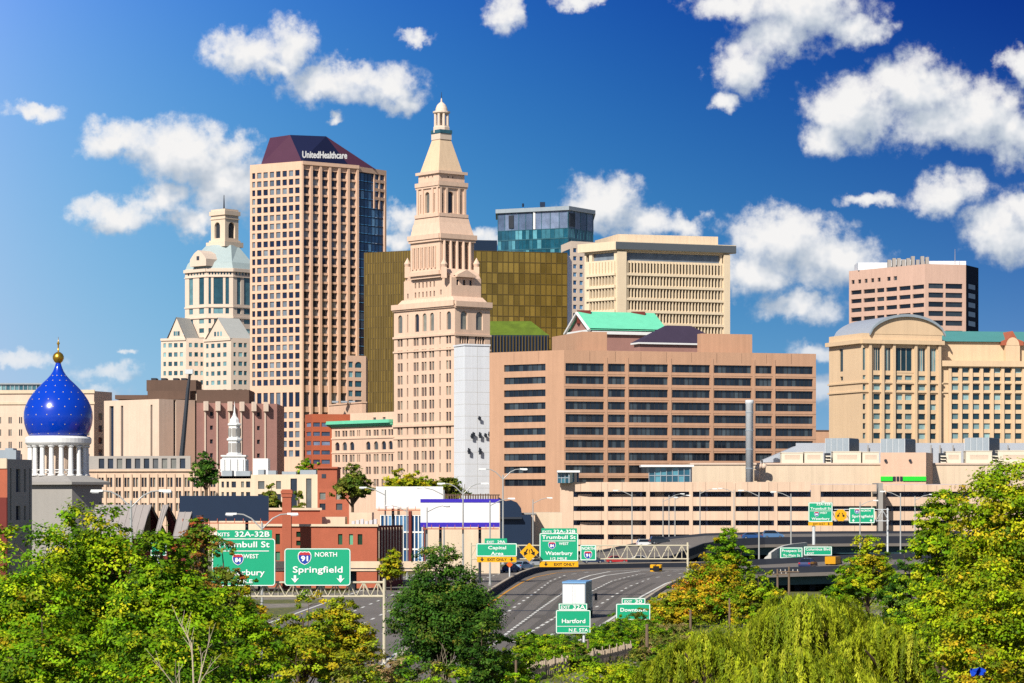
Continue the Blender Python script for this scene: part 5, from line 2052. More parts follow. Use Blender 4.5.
# steel chimney
b = Building('steel_chimney', 'tall slim galvanised steel chimney pipe before the tan block', 'chimney', pt(749.5, 705))
mb = MB()
c_ = pt(749.5, 705)
w_ = 705 / F
mb.lathe(c_.x, c_.y, [(3.9 * w_, Z(486, 705)), (3.9 * w_, Z(404, 705)), (4.3 * w_, Z(403.6, 705)), (4.3 * w_, Z(400.5, 705)), (3.6 * w_, Z(400, 705))], 24)
mb.build('flue', M['steel'], b.root, smooth=True)
mb = MB()
for y in (412, 430, 449, 468):
    mb.lathe(c_.x, c_.y, [(4.2 * w_, Z(y + .8, 705)), (4.2 * w_, Z(y, 705))], 24)
mb.build('collar', M['greymetal'], b.root)
# round tank by the chimney
b = Building('curved_duct', 'curved grey duct elbow on the cream wall next to the steel chimney', 'duct', pt(760, 709))
mb = MB()
mb.path([P3(757, 481, 709), P3(757, 470, 709), P3(758.5, 466.5, 709), P3(762, 465.5, 709), P3(766, 467, 709)], .75, .75, 10)
mb.build('pipe', M['slab'], b.root, smooth=True)
# glazed lobby and small glass kiosk on the garage roof
for (x0, x1, yt, yb, D_, lab) in ((649, 690, 467, 484, 690, 'teal glazed lobby with flat white roof on top of the garage'), (558, 569, 472.5, 483, 688, 'small glass kiosk at the left corner of the garage roof')):
    b = Building('glass_lobby', lab, 'lobby', pt(x0, D_))
    gm, fr = MB(), MB()
    A_, B_, C_ = pt(x0, D_), pt(x1, D_ - 1), pt(x1 + (1 if x1 > 600 else 9), D_ + 5)
    z0, z1 = Z(yb, D_), Z(yt, D_)
    curtain(A_, B_, z0, z1, 7 if x1 > 600 else 3, 2, gm, fr, .08, .1)
    curtain(B_, C_, z0, z1, 2, 1, gm, fr, .08, .1, .01, 0)
    gm.poly([f3(C_, z0), f3(pt(x0, D_ + 6), z0), f3(pt(x0, D_ + 6), z1), f3(C_, z1)])
    gm.poly([f3(pt(x0, D_ + 6), z0), f3(A_, z0), f3(A_, z1), f3(pt(x0, D_ + 6), z1)])
    gm.build('curtain_wall', M['gteal2'], b.root)
    fr.build('frame', M['greymetal'], b.root)
    mb = MB()
    ex = 2.0 if x1 > 600 else .2
    mb.box(A_.x - ex, C_.x + .3, D_ - 1.8, D_ + 7, z1 + .01, z1 + .5)
    mb.build('roof', M['white'], b.root)
b = Building('distant_brown_block', 'low far brown block in the gap between tan office and hotel', 'building', pt(822, 1000))
mb = MB()
mb.box(X(810, 1000), X(833, 1000), 1000, 1020, 0, Z(431, 1000))
mb.build('wall', M['tan'], b.root)
mb = MB()
mb.box(X(809.5, 1000), X(833.5, 1000), 999.7, 1020.3, Z(431, 1000) + .01, Z(430, 1000))
mb.build('coping', M['brown'], b.root)

# lattice crane boom standing before the slab building
b = Building('crane_boom', 'thin leaning grey boom with cable rising before the slotted slab block', 'crane', pt(181, 900))
mb = MB()
mb.path([P3(180.5, 470, 900), P3(188, 388, 900)], .95, .6, 6)
mb.tube(P3(188, 389, 900), P3(190, 372, 900), .6, .4, 6)
mb.build('boom', M['dark'], b.root)
mb = MB()
mb.box(P3(188, 371, 900).x - .8, P3(188, 371, 900).x + 1.6, 899, 901, Z(374, 900), Z(369.5, 900))
mb.build('boom_head', M['steel'], b.root)
# ------------------------------------------------------------------ ground, highway, ramps
def ground_mat():
    m = bpy.data.materials.new('city_ground')
    m.use_nodes = True
    nt = m.node_tree
    n = Nodes(nt)
    bs = nt.nodes['Principled BSDF']
    tc = n.new('ShaderNodeTexCoord').outputs['Object']
    a = n.noise(tc, 0.035, 4, 0.6).outputs[0]
    b_ = n.noise(tc, 0.9, 5, 0.65).outputs[0]
    g = n.mix(n.smooth(b_, .35, .65), lin('#39431c') + (1,), lin('#6c6a33') + (1,))
    d_ = n.mix(n.smooth(b_, .35, .65), lin('#6b655c') + (1,), lin('#8a8176') + (1,))
    c = n.mix(n.smooth(a, .45, .55), g, d_)
    n.put(bs.inputs['Base Color'], c)
    bs.inputs['Roughness'].default_value = .95
    return m


mb = MB()
mb.poly([(-9000, -800, 0), (9000, -800, 0), (9000, 16000, 0), (-9000, 16000, 0)])
structure('ground', mb, ground_mat())

RZ = 0.10
Dr = lambda y: F * (CAMZ - RZ) / (y - HZ)


def gp(px, y):
    return pt(px, Dr(y))


asphalt = material('asphalt', '#68625d', .9, .16, .06, fine=.10)
asphalt2 = material('old_asphalt', '#6c6661', .9, .16, .06, fine=.10)
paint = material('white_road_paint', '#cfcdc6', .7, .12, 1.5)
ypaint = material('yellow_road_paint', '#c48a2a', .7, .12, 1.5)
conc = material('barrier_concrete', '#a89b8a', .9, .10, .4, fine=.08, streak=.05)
concdark = material('shade_dark_concrete', '#282c36', .9, .12, .4, fine=.08, streak=.10)  # dark tone puts the shade of barrier and viaduct sides into the colour
teal_steel = material('teal_girder', '#27424a', .6, .10, .4, fine=.05)

LEFT = [gp(p, y) for p, y in ((280, 760), (385, 690), (412, 660), (442, 637), (465, 619), (480, 607), (492, 597.5), (503, 590), (513, 583.5), (523, 578), (534, 573.8), (546, 571), (562, 569.6), (600, 568.6), (660, 567.4), (735, 566.6))]
RIGHT = [gp(p, y) for p, y in ((369, 790), (441, 740), (514, 690), (546, 668), (572, 650), (594, 635), (612, 622), (626, 612), (640, 602), (652, 594), (664, 586.5), (674, 581.5), (684, 577.5), (696, 574), (714, 570.8), (738, 568.8))]
mb = MB()
for k in range(len(LEFT) - 1):
    mb.poly([(LEFT[k].x, LEFT[k].y, RZ), (RIGHT[k].x, RIGHT[k].y, RZ), (RIGHT[k + 1].x, RIGHT[k + 1].y, RZ), (LEFT[k + 1].x, LEFT[k + 1].y, RZ)])
road = structure('highway', mb, asphalt)


def offset_line(pts, w):
    out = []
    for k in range(len(pts)):
        d = (pts[min(k + 1, len(pts) - 1)] - pts[max(k - 1, 0)]).normalized()
        out.append(pts[k] + V2(-d.y, d.x) * w)
    return out


OL, OR_ = offset_line(LEFT, 21), offset_line(LEFT, .9)
OL = [p if p.y < 640 else p for p in OL]
mb = MB()
for k in range(len(LEFT) - 1):
    mb.poly([(OL[k].x, OL[k].y, RZ), (OR_[k].x, OR_[k].y, RZ), (OR_[k + 1].x, OR_[k + 1].y, RZ), (OL[k + 1].x, OL[k + 1].y, RZ)])
structure('opposite_highway', mb, asphalt2)


def line_strip(mb, pts, w, dash=None, gap=0.0, z=RZ + .02, phase=0.0):
    # pts: 2-D ground points; dash None = solid
    acc = phase
    for a, b_ in zip(pts, pts[1:]):
        L_ = (b_ - a).length
        d = (b_ - a) / L_
        n = V2(-d.y, d.x) * w / 2
        s = 0.0
        while s < L_ - 1e-6:
            if dash is None:
                e, on = L_, True
            else:
                per = acc % (dash + gap)
                on = per < dash
                e = min(L_, s + ((dash - per) if on else (dash + gap - per)) + 1e-5)
            if on:
                p, q = a + d * s, a + d * e
                mb.poly([(p.x - n.x, p.y - n.y, z), (p.x + n.x, p.y + n.y, z), (q.x + n.x, q.y + n.y, z), (q.x - n.x, q.y - n.y, z)])
            acc += e - s
            s = e


mk, yl = MB(), MB()
ln = lambda *q: [gp(p, y) for p, y in q]
line_strip(yl, ln((440, 652), (476, 616), (492, 602), (507, 591.5), (522, 582.5), (535, 577.2), (556, 573), (585, 570.5), (640, 568.5)), .35)
line_strip(mk, ln((455, 652), (490, 624.6), (512, 609), (533, 594), (551, 580.8), (566, 575), (590, 572)), .32, 4, 7)
line_strip(mk, ln((490, 648), (508, 632.5), (540, 609), (568, 589.5), (580, 584)), .32, 3.2, 1.6)
line_strip(mk, ln((574, 582), (580, 579), (590, 575.5), (610, 571.6), (660, 568.8)), .42)
line_strip(mk, ln((580, 584), (590, 580), (605, 575.6), (640, 571), (700, 568.7)), .5)
line_strip(mk, ln((514, 642), (568, 610), (588, 593), (612, 581), (640, 574), (700, 569.4)), .32, 4, 2.6)
line_strip(mk, ln((540, 642), (598, 606), (614, 595.6), (628, 587), (650, 578.5), (690, 572)), .32, 4, 8)
line_strip(mk, ln((500, 694), (567, 648), (621, 612.5), (641, 596.8), (666, 583.4), (690, 575.9)), .35)
mo = mk.build('lane_marking', paint, road)
mo['kind'] = 'structure'
mo = yl.build('edge_line', ypaint, road)
mo['kind'] = 'structure'
# darker tyre tracks and patched strips along the lanes
tm = MB()
for q in (((470, 652), (505, 616), (525, 598), (545, 583), (560, 577)), ((492, 652), (537, 618), (556, 598), (575, 584), (590, 578)), ((520, 652), (576, 612), (597, 594), (620, 582), (650, 575)), ((548, 650), (606, 612), (626, 594), (648, 583))):
    for dx in (-.9, .9):
        pts_ = [p + V2(dx, 0) for p in ln(*q)]
        line_strip(tm, pts_, .7, None, z=RZ + .008)
for (xa, ya, w_, l_) in ((530, 618, 3.0, 9), (560, 600, 2.6, 14), (590, 590, 2.8, 10), (520, 640, 2.8, 12), (620, 580, 3, 16)):
    c_ = gp(xa, ya)
    tm.poly([(c_.x, c_.y, RZ + .010), (c_.x + w_, c_.y, RZ + .010), (c_.x + w_ + l_ * .1, c_.y + l_, RZ + .010), (c_.x + l_ * .1, c_.y + l_, RZ + .010)])
to = tm.build('tyre_track', material('worn_asphalt', '#59544f', .85, .14, .5, fine=.15), road)
to['kind'] = 'structure'
jm = MB()
for y in (611.0,):
    a, b_ = gp(474, y), gp(621, y)
    jm.poly([(a.x, a.y, RZ + .012), (b_.x, b_.y, RZ + .012), (b_.x, b_.y + 1.6, RZ + .012), (a.x, a.y + 1.6, RZ + .012)])
jo = jm.build('expansion_joint', M['dark'], road)
jo['kind'] = 'structure'
op = MB()
for w_, dsh in ((2.0, None), (6.0, 4), (10.0, 4), (14.0, 4), (20.0, None)):
    line_strip(op, offset_line(LEFT, w_), .3, dsh, 7)
orr = op.build('opposite_lane_marking', paint)
orr['kind'] = 'structure'


def ribbon_wall(mb, pts, w, z0, z1, taper=.5):
    """barrier following ground points; profile wider at its foot"""
    A = offset_line(pts, w / 2)
    B = offset_line(pts, -w / 2)
    At, Bt = offset_line(pts, w / 2 * taper), offset_line(pts, -w / 2 * taper)
    zf = (lambda k: z0[k]) if isinstance(z0, list) else (lambda k: z0)
    zt_ = (lambda k: z1[k]) if isinstance(z1, list) else (lambda k: z1)
    for k in range(len(pts) - 1):
        q = [(B[k].x, B[k].y, zf(k)), (B[k + 1].x, B[k + 1].y, zf(k + 1)), (A[k + 1].x, A[k + 1].y, zf(k + 1)), (A[k].x, A[k].y, zf(k)),
             (Bt[k].x, Bt[k].y, zt_(k)), (Bt[k + 1].x, Bt[k + 1].y, zt_(k + 1)), (At[k + 1].x, At[k + 1].y, zt_(k + 1)), (At[k].x, At[k].y, zt_(k))]
        mb.hexa(q)


t = thing('median_barrier', 'long curving concrete median barrier between the two highway carriageways', 'barrier', (LEFT[9].x, LEFT[9].y, 0))
mb = MB()
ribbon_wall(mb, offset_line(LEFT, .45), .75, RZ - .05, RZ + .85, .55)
mb.build('barrier_wall', concdark, t)  # shaded barrier sides, painted dark
mb = MB()
ribbon_wall(mb, offset_line(LEFT, .45), .44, RZ + .855, RZ + 1.0, 1.0)
mb.build('coping', conc, t)  # sunlit top of the barrier, set off by a paler material
t = thing('kerb_barrier', 'low tan concrete kerb wall along the right edge of the highway', 'barrier', (RIGHT[8].x, RIGHT[8].y, 0))
mb = MB()
ribbon_wall(mb, offset_line(RIGHT, -.4), .6, RZ - .05, RZ + .32, .7)
mb.build('barrier_wall', conc, t)

# rising ramp and upper viaduct to the right
near = [(628, 552, .15), (650, 553, .3), (672, 556, .55), (705, 578, 2.7), (735, 588, 3.5), (765, 592, 3.75), (850, 596, 3.9), (950, 600, 3.9), (1060, 606, 3.9)]
far = [(560, 664, .3), (604, 648, 1.2), (637, 634, 2.95), (661, 628, 4.2), (705, 624, 5.2), (776, 622, 5.6), (850, 622, 5.7), (950, 626, 5.7), (1060, 632, 5.7)]
t = thing('upper_viaduct', 'elevated highway ramp rising to the right in front of the parking garage', 'bridge', (X(780, 600), 600, 0))
mb, pp, fs = MB(), MB(), MB()
NP = [pt(a, d) for a, d, z in near]
FP = [pt(a, d) for a, d, z in far]
NZ, FZ = [z for *_, z in near], [z for *_, z in far]
for k in range(len(near) - 1):
    q = [(NP[k].x, NP[k].y, NZ[k] - .6), (NP[k + 1].x, NP[k + 1].y, NZ[k + 1] - .6), (FP[k + 1].x, FP[k + 1].y, FZ[k + 1] - .6), (FP[k].x, FP[k].y, FZ[k] - .6),
         (NP[k].x, NP[k].y, NZ[k]), (NP[k + 1].x, NP[k + 1].y, NZ[k + 1]), (FP[k + 1].x, FP[k + 1].y, FZ[k + 1]), (FP[k].x, FP[k].y, FZ[k])]
    mb.hexa(q)
mb.build('deck', asphalt2, t)
for P_, Z_ in ((NP, NZ), (FP, FZ)):
    pb = MB()
    ribbon_wall(pb, offset_line(P_, .3 if P_ is NP else -.3), .5, [z - .55 for z in Z_], [z + (1.5 if P_ is NP else .5) for z in Z_], .7)
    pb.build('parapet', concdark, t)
gb = MB()
ribbon_wall(gb, offset_line(NP, 1.6)[3:], .5, [max(.05, z - 2.2) for z in NZ][3:], [z - .62 for z in NZ][3:], 1.0)
gb.build('girder', teal_steel, t)
gb = MB()
ribbon_wall(gb, offset_line(FP, -1.0)[2:], .5, [0.02 for z in FZ][2:], [z - .62 for z in FZ][2:], 1.0)
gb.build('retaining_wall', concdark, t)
for k, px in enumerate((730, 752, 778, 806, 838, 872, 905)):
    pr_ = MB()
    a = pt(px, 602)
    zz_ = 3.2 if px < 740 else 3.4
    pr_.box(a.x - .7, a.x + .7, 599, 606, 0.01, zz_ - .3)
    pr_.build('pier', concdark, t)
mm = MB()
ctr_ = [(NP[k] + FP[k]) / 2 for k in range(len(NP))]
for f_ in (.12, .37, .63, .88):
    for k in range(len(NP) - 1):
        a, b_ = NP[k].lerp(FP[k], f_), NP[k + 1].lerp(FP[k + 1], f_)
        za, zb_ = NZ[k] + (FZ[k] - NZ[k]) * f_ + .03, NZ[k + 1] + (FZ[k + 1] - NZ[k + 1]) * f_ + .03
        d = (b_ - a).normalized()
        n_ = V2(-d.y, d.x) * .18
        for j in range(2 if f_ in (.37, .63) else 1):
            lo_, hi_ = ((j * .5, j * .5 + .22) if f_ in (.37, .63) else (0, 1))
            p, q = a.lerp(b_, lo_), a.lerp(b_, hi_)
            zp, zq = za + (zb_ - za) * lo_, za + (zb_ - za) * hi_
            mm.poly([(p.x - n_.x, p.y - n_.y, zp), (q.x - n_.x, q.y - n_.y, zq), (q.x + n_.x, q.y + n_.y, zq), (p.x + n_.x, p.y + n_.y, zp)])
mm.build('lane_marking', paint, t)

# lower viaduct
t = thing('lower_viaduct', 'low dark bridge deck on piers between the golden tree and the right hand trees', 'bridge', (X(800, 410), 410, 0))
mb = MB()
n0 = [(690, 396, 2.2), (765, 400, 2.6), (850, 402, 2.9), (930, 404, 3.1), (1010, 408, 3.2)]
f0_ = [(690, 424, 2.8), (765, 428, 3.3), (850, 430, 3.9), (930, 432, 4.1), (1010, 434, 4.2)]
NP, FP = [pt(a, d) for a, d, z in n0], [pt(a, d) for a, d, z in f0_]
for k in range(4):
    za, zb_, zc_, zd_ = n0[k][2], n0[k + 1][2], f0_[k + 1][2], f0_[k][2]
    c4 = (NP[k], NP[k + 1], FP[k + 1], FP[k])
    mb.hexa([(p.x, p.y, z - .5) for p, z in zip(c4, (za, zb_, zc_, zd_))] + [(p.x, p.y, z) for p, z in zip(c4, (za, zb_, zc_, zd_))])
mb.build('deck', asphalt2, t)
for P_, q_ in ((NP, n0), (FP, f0_)):
    pb = MB()
    ribbon_wall(pb, offset_line(P_, .3 if P_ is NP else -.3), .45, [z - .45 for *_, z in q_], [z + .85 for *_, z in q_], .7)
    pb.build('parapet', concdark, t)
gb = MB()
ribbon_wall(gb, offset_line(NP, 1.5), .4, [z - 1.7 for *_, z in n0], [z - .52 for *_, z in n0], 1.0)
gb.build('girder', teal_steel, t)
gb = MB()
ribbon_wall(gb, offset_line(FP, -1.0), .4, [.02 for *_, z in n0], [z - .52 for *_, z in f0_], 1.0)
gb.build('abutment_wall', concdark, t)
for px in (770, 782, 796, 811, 828, 846, 866):
    pr_ = MB()
    a = pt(px, 408)
    pr_.box(a.x - .4, a.x + .4, 406, 412, .01, 1.4)
    pr_.build('pier', concdark, t)
t = thing('curved_ramp_wall', 'pale curved concrete ramp wall sweeping up beside the lower viaduct', 'ramp wall', (X(770, 436), 436, 0))
mb = MB()
arc = [(761, 440, 2.9), (763, 438, 3.4), (766, 436, 4.2), (770, 436, 4.9), (776, 438, 5.5), (783, 442, 5.9), (792, 448, 6.1), (806, 456, 6.2)]
ribbon_wall(mb, [pt(a, d) for a, d, z in arc], .5, [0.02] * len(arc), [z for *_, z in arc], .9)
mb.build('wall', M['lgrey'], t)
# cream barrier beam over the left carriageway
t = thing('overpass', 'low cream coloured overpass parapet crossing behind the Springfield sign', 'bridge', (X(350, 405), 405, 0))
mb = MB()
mb.box(X(225, 405), X(445, 405), 405, 405.5, Z(568, 405), Z(561.3, 405))
mb.box(X(225, 405), X(445, 405), 404.8, 405.6, Z(571, 405), Z(569.2, 405))
mb.build('parapet', M['creamwall'], t)
mb = MB()
mb.box(X(225, 405), X(445, 405), 405.61, 414, Z(572, 405), Z(569.6, 405))
mb.build('deck', concdark, t)
for px in (262, 320, 352, 425):
    pr_ = MB()
    a = pt(px, 408)
    pr_.box(a.x - .5, a.x + .5, 407, 411, .01, Z(572, 405) - .01)
    pr_.build('pier', concdark, t)

# ------------------------------------------------------------------ signs
SG = material('sign_green', '#0f9a70', .45, .05, .6, fine=.03, spec=.4)
SY = material('sign_yellow', '#d9a012', .45, .05, .6, fine=.03)
SW = material('sign_white', '#e2e4e2', .5, .03, .6)
SB = material('sign_blue', '#1c3f9a', .45, .05, .6)
SR = material('sign_red', '#b03038', .45, .05, .6)
SK = material('sign_black', '#15161a', .5, .05, .6)
SO = material('sign_orange', '#e0601c', .45, .05, .6)
UX, UZ = Vector((1, 0, 0)), Vector((0, 0, 1))


def rrect(x0, x1, z0, z1, r, n=4):
    out = []
    for (cx, cz, a0) in ((x1 - r, z0 + r, -90), (x1 - r, z1 - r, 0), (x0 + r, z1 - r, 90), (x0 + r, z0 + r, 180)):
        for k in range(n + 1):
            a = math.radians(a0 + 90 * k / n)
            out.append((cx + r * math.cos(a), cz + r * math.sin(a)))
    return out


class Sign:
    """flat road sign built in metres at distance D; all positions taken off the photograph"""
    def __init__(s, label, D, px, group=None, cat='road sign', name='road_sign'):
        s.D = D
        s.root = thing(name, label, cat, (X(px, D), D, 0), group)
        s.white, s.black = MB(), MB()

    def plate(s, x0, x1, y0, y1, mat, border=True, r=2.0, name='panel', bmat=None, lift=0.0):
        D = s.D
        w = D / F
        X0, X1, Z0, Z1 = X(x0, D), X(x1, D), Z(y1, D), Z(y0, D)
        rr = r * w
        ring = rrect(X0, X1, Z0, Z1, rr)
        mb = MB()
        mb.poly([(a, D - lift, b) for a, b in ring])
        mb.poly([(a, D + .12, b) for a, b in reversed(ring)])
        for k in range(len(ring)):
            (a, b), (c, d) = ring[k], ring[(k + 1) % len(ring)]
            mb.poly([(a, D - lift, b), (a, D + .12, b), (c, D + .12, d), (c, D - lift, d)])
        o = mb.build(name, mat, s.root)
        if border:
            bw = .75 * w
            i1 = rrect(X0 + .25 * w, X1 - .25 * w, Z0 + .25 * w, Z1 - .25 * w, rr)
            i2 = rrect(X0 + .25 * w + bw, X1 - .25 * w - bw, Z0 + .25 * w + bw, Z1 - .25 * w - bw, max(rr - bw, .02))
            bb = MB()
            for k in range(len(i1)):
                j = (k + 1) % len(i1)
                bb.poly([(i1[k][0], D - .02 - lift, i1[k][1]), (i1[j][0], D - .02 - lift, i1[j][1]), (i2[j][0], D - .02 - lift, i2[j][1]), (i2[k][0], D - .02 - lift, i2[k][1])])
            bb.build('border', bmat or SW, o)
        s.last = o
        return o

    def text(s, body, x0, x1, yb, cap, black=False, lift=.03, bold=.25):
        D = s.D
        w = D / F
        put_text(s.black if black else s.white, body, Vector((X(x0, D), D - lift, Z(yb, D))), UX, UZ, (x1 - x0) * w, cap * w, bold=bold * w * .42)

    def rule(s, x0, x1, y, h=.8):
        D = s.D
        s.white.poly([(X(x0, D), D - .03, Z(y + h / 2, D)), (X(x1, D), D - .03, Z(y + h / 2, D)), (X(x1, D), D - .03, Z(y - h / 2, D)), (X(x0, D), D - .03, Z(y - h / 2, D))])

    def shield(s, cx, cy, h, num):
        D = s.D
        w = D / F
        half = [(0, .5), (.16, .46), (.30, .50), (.42, .40), (.48, .22), (.47, -.02), (.40, -.22), (.26, -.38), (0, -.52)]
        full = half + [(-a, b) for a, b in reversed(half[1:-1])]
        C0 = (X(cx, D), Z(cy, D))
        def ring(k, mat, nm, lift, cut=None):
            mb = MB()
            p = [(C0[0] + a * h * w * k * 1.05, C0[1] + b * h * w * k) for a, b in full]
            if cut is not None:
                p = [(a, max(b, C0[1] + cut * h * w)) for a, b in p]
            mb.poly([(a, D - lift, b) for a, b in reversed(p)])
            return mb.build(nm, mat, s.root)
        sh = ring(1.12, SW, 'route_shield', .030)
        ring(1.0, SB, 'shield_face', .040).parent = sh
        ring(1.0, SR, 'shield_crown', .050, .24).parent = sh
        mb = MB()
        put_text(mb, num, Vector((C0[0] - .27 * h * w, D - .06, C0[1] - .25 * h * w)), UX, UZ, .54 * h * w, .40 * h * w, bold=.03 * h * w)
        mb.build('route_number', SW, sh)

    def arrow(s, cx, cy, h, black=False):
        D = s.D
        w = D / F
        mb = s.black if black else s.white
        q = [(-.16, .5), (.16, .5), (.16, .0), (.55, .14), (.0, -.5), (-.55, .14), (-.16, .0)]
        q = [(X(cx, D) + a * h * w, D - .035, Z(cy, D) + b * h * w) for a, b in q]
        mb.poly([q[k] for k in (0, 6, 2, 1)])
        mb.poly([q[k] for k in (5, 4, 3, 2, 6)])

    def post(s, px, y0, zb=0.0, r=.12, dy=.3, mat=None):
        D = s.D
        mb = MB()
        mb.tube((X(px, D), D + dy, zb), (X(px, D), D + dy, Z(y0, D)), r, seg=10)
        mb.build('post', mat or M['steel'], s.root)

    def done(s):
        if s.white.v:
            s.white.build('lettering', SW, s.root)
        if s.black.v:
            s.black.build('arrow_and_lettering', SK, s.root)


def gantry(label, x0, x1, y0, y1, D, posts, truss=True, mat=None, ends=()):
    g = thing('sign_gantry', label, 'sign gantry', (X((x0 + x1) / 2, D), D, 0))
    mat = mat or material('gantry_cream', '#bdb49c', .6, .08, .8, fine=.05)
    w = D / F
    Z0, Z1 = Z(y1, D), Z(y0, D)
    mb, lc = MB(), MB()
    for dy in (.2, 1.2):
        for z in (Z0, Z1):
            mb.tube((X(x0, D), D + dy, z), (X(x1, D), D + dy, z), .08, seg=8)
        n = max(2, int((X(x1, D) - X(x0, D)) / ((Z1 - Z0) * 1.0)))
        for k in range(n):
            a, b = X(x0, D) + (X(x1, D) - X(x0, D)) * k / n, X(x0, D) + (X(x1, D) - X(x0, D)) * (k + 1) / n
            m_ = (a + b) / 2
            lc.tube((a, D + dy, Z0), (m_, D + dy, Z1), .042, seg=6)
            lc.tube((m_, D + dy, Z1), (b, D + dy, Z0), .042, seg=6)
            lc.tube((m_, D + dy, Z0), (m_, D + dy, Z1), .03, seg=6)
    mb.build('chord', mat, g)
    lc.build('lattice', mat, g)
    for (px, yt) in posts:
        p = MB()
        for dy in (.2, 1.2):
            p.tube((X(px, D), D + dy, 0), (X(px, D), D + dy, Z(yt, D)), .13, .11, 10)
        p.build('post', mat, g)
    return g


# gantry nearest: Springfield and Trumbull signs
gantry('cream lattice sign gantry carrying the big Springfield sign', 214, 384.5, 582.5, 596.5, 225.6, ((384, 579), (216, 579)))
s = Sign('large green Springfield sign with interstate 91 shield and two down arrows', 225.4, 317)
s.plate(284.3, 350.6, 548.3, 585.8, SG, True, 3)
s.shield(304.6, 558, 12.0, '91')
s.text('NORTH', 315, 337, 556.6, 4.3)
s.text('Springfield', 293, 342.5, 572.5, 6.0, bold=.35)
s.arrow(295, 579, 7.4)
s.arrow(340.5, 579, 7.4)
s.done()
s = Sign('largest green Trumbull Street exit sign, half hidden by the left tree', 225.2, 247)
s.plate(217, 272, 530, 538.2, SG, False, .6, 'exit_tab')
s.plate(212, 275.3, 538.4, 586, SG, True, 3)
s.text('EXITS', 214.5, 229.5, 536.2, 3.5)
s.text('32A-32B', 235, 269.5, 536.6, 5.0, bold=.35)
s.text('Trumbull St', 217, 269.5, 547.2, 5.6, bold=.35)
s.rule(219, 269, 551)
s.shield(238, 559.5, 10, '84')
s.text('WEST', 243.5, 258.5, 558.2, 4.0)
s.text('Waterbury', 218, 264.5, 575.2, 5.6, bold=.35)
s.text('1/2 MILE', 226, 252.5, 583, 3.6)
s.done()

# second gantry
gantry('cream lattice sign gantry across the main highway with three green signs', 470, 689, 545.5, 559, 381, ((688, 542.5), (471, 543)))
s = Sign('green Capital Area exit sign with yellow exit only panel', 380.4, 497)
s.plate(484.6, 507, 538.4, 544, SG, False, .5, 'exit_tab')
s.plate(476.3, 517, 543.2, 556.6, SG, True, 1.2)
s.plate(477, 516.4, 556.8, 562.2, SY, False, .3, 'exit_only_panel')
s.text('EXIT', 487, 494, 543.1, 2.2, bold=.15)
s.text('29A', 497.4, 505.2, 543.1, 2.5, bold=.2)
s.text('Capital', 488.2, 506, 549.2, 3.1, bold=.2)
s.text('Area', 491, 503.4, 555, 3.1, bold=.2)
s.text('EXIT ONLY', 487.5, 506.5, 560.8, 2.6, True, bold=.15)
s.arrow(482, 559.4, 4, True)
s.arrow(511.5, 559.4, 4, True)
s.done()
s = Sign('yellow diamond warning sign with two black arrows before the median', 379, 529, cat='warning sign', name='warning_sign')
D_ = 379
mb = MB()
c_ = (X(529.3, D_), Z(552.3, D_))
hw = 9.6 * D_ / F
dm_ = [(c_[0] - hw, c_[1]), (c_[0], c_[1] - hw * .98), (c_[0] + hw, c_[1]), (c_[0], c_[1] + hw * .98)]
mb.poly([(a, D_, b_) for a, b_ in dm_])
mb.poly([(a, D_ + .1, b_) for a, b_ in reversed(dm_)])
for k in range(4):
    (a, b_), (c2, d2) = dm_[k], dm_[(k + 1) % 4]
    mb.poly([(a, D_, b_), (a, D_ + .1, b_), (c2, D_ + .1, d2), (c2, D_, d2)])
mb.build('panel', SY, s.root)
w_ = D_ / F
for sg in (-1, 1):
    q = lambda a, b_: (c_[0] + sg * a * w_, D_ - .03, c_[1] + b_ * w_)
    s.black.poly([q(1.2, 3.4), q(2.4, 3.6), q(4.6, -.4), q(3.3, -1.0)])
    s.black.poly([q(1.4, -1.2), q(5.6, .9), q(5.2, -3.4)])
s.black.poly([(c_[0] - .5 * w_, D_ - .03, c_[1] + 2.6 * w_), (c_[0] + .5 * w_, D_ - .03, c_[1] + 2.6 * w_), (c_[0] + .0 * w_, D_ - .03, c_[1] - 2.4 * w_)])
s.done()
s = Sign('green Trumbull Street exit sign with yellow panel on the gantry over the main highway', 380.2, 559)
s.plate(541.4, 577, 528.3, 534, SG, False, .5, 'exit_tab')
s.plate(539.4, 578.3, 533, 561.2, SG, True, 1.5)
s.plate(539.6, 578.3, 561.4, 567, SY, False, .3, 'exit_only_panel')
s.text('EXITS', 542.6, 551.5, 532.9, 2.3, bold=.15)
s.text('32A-32B', 553.6, 575.3, 533, 3.1, bold=.25)
s.text('Trumbull St', 542, 575.6, 538.9, 3.5, bold=.25)
s.rule(542.5, 575.5, 540.9, .6)
s.shield(552, 545.4, 6.6, '84')
s.text('WEST', 559, 568.6, 544.9, 2.5, bold=.15)
s.text('Waterbury', 545.5, 572.4, 554.9, 3.5, bold=.25)
s.text('1/2 MILE', 550.5, 567, 559.8, 2.4, bold=.15)
s.text('EXIT ONLY', 554, 574.5, 565.6, 2.6, True, bold=.15)
s.arrow(545.8, 564.1, 4, True)
s.done()
s = Sign('small green NORTH sign with interstate 91 shield beside the Trumbull sign', 380.0, 588)
s.plate(580.2, 596.3, 544.8, 560.5, SG, True, 1.0)
s.text('NORTH', 581.8, 594.8, 549.8, 2.9, bold=.2)
s.shield(588, 555, 7.2, '91')
s.done()

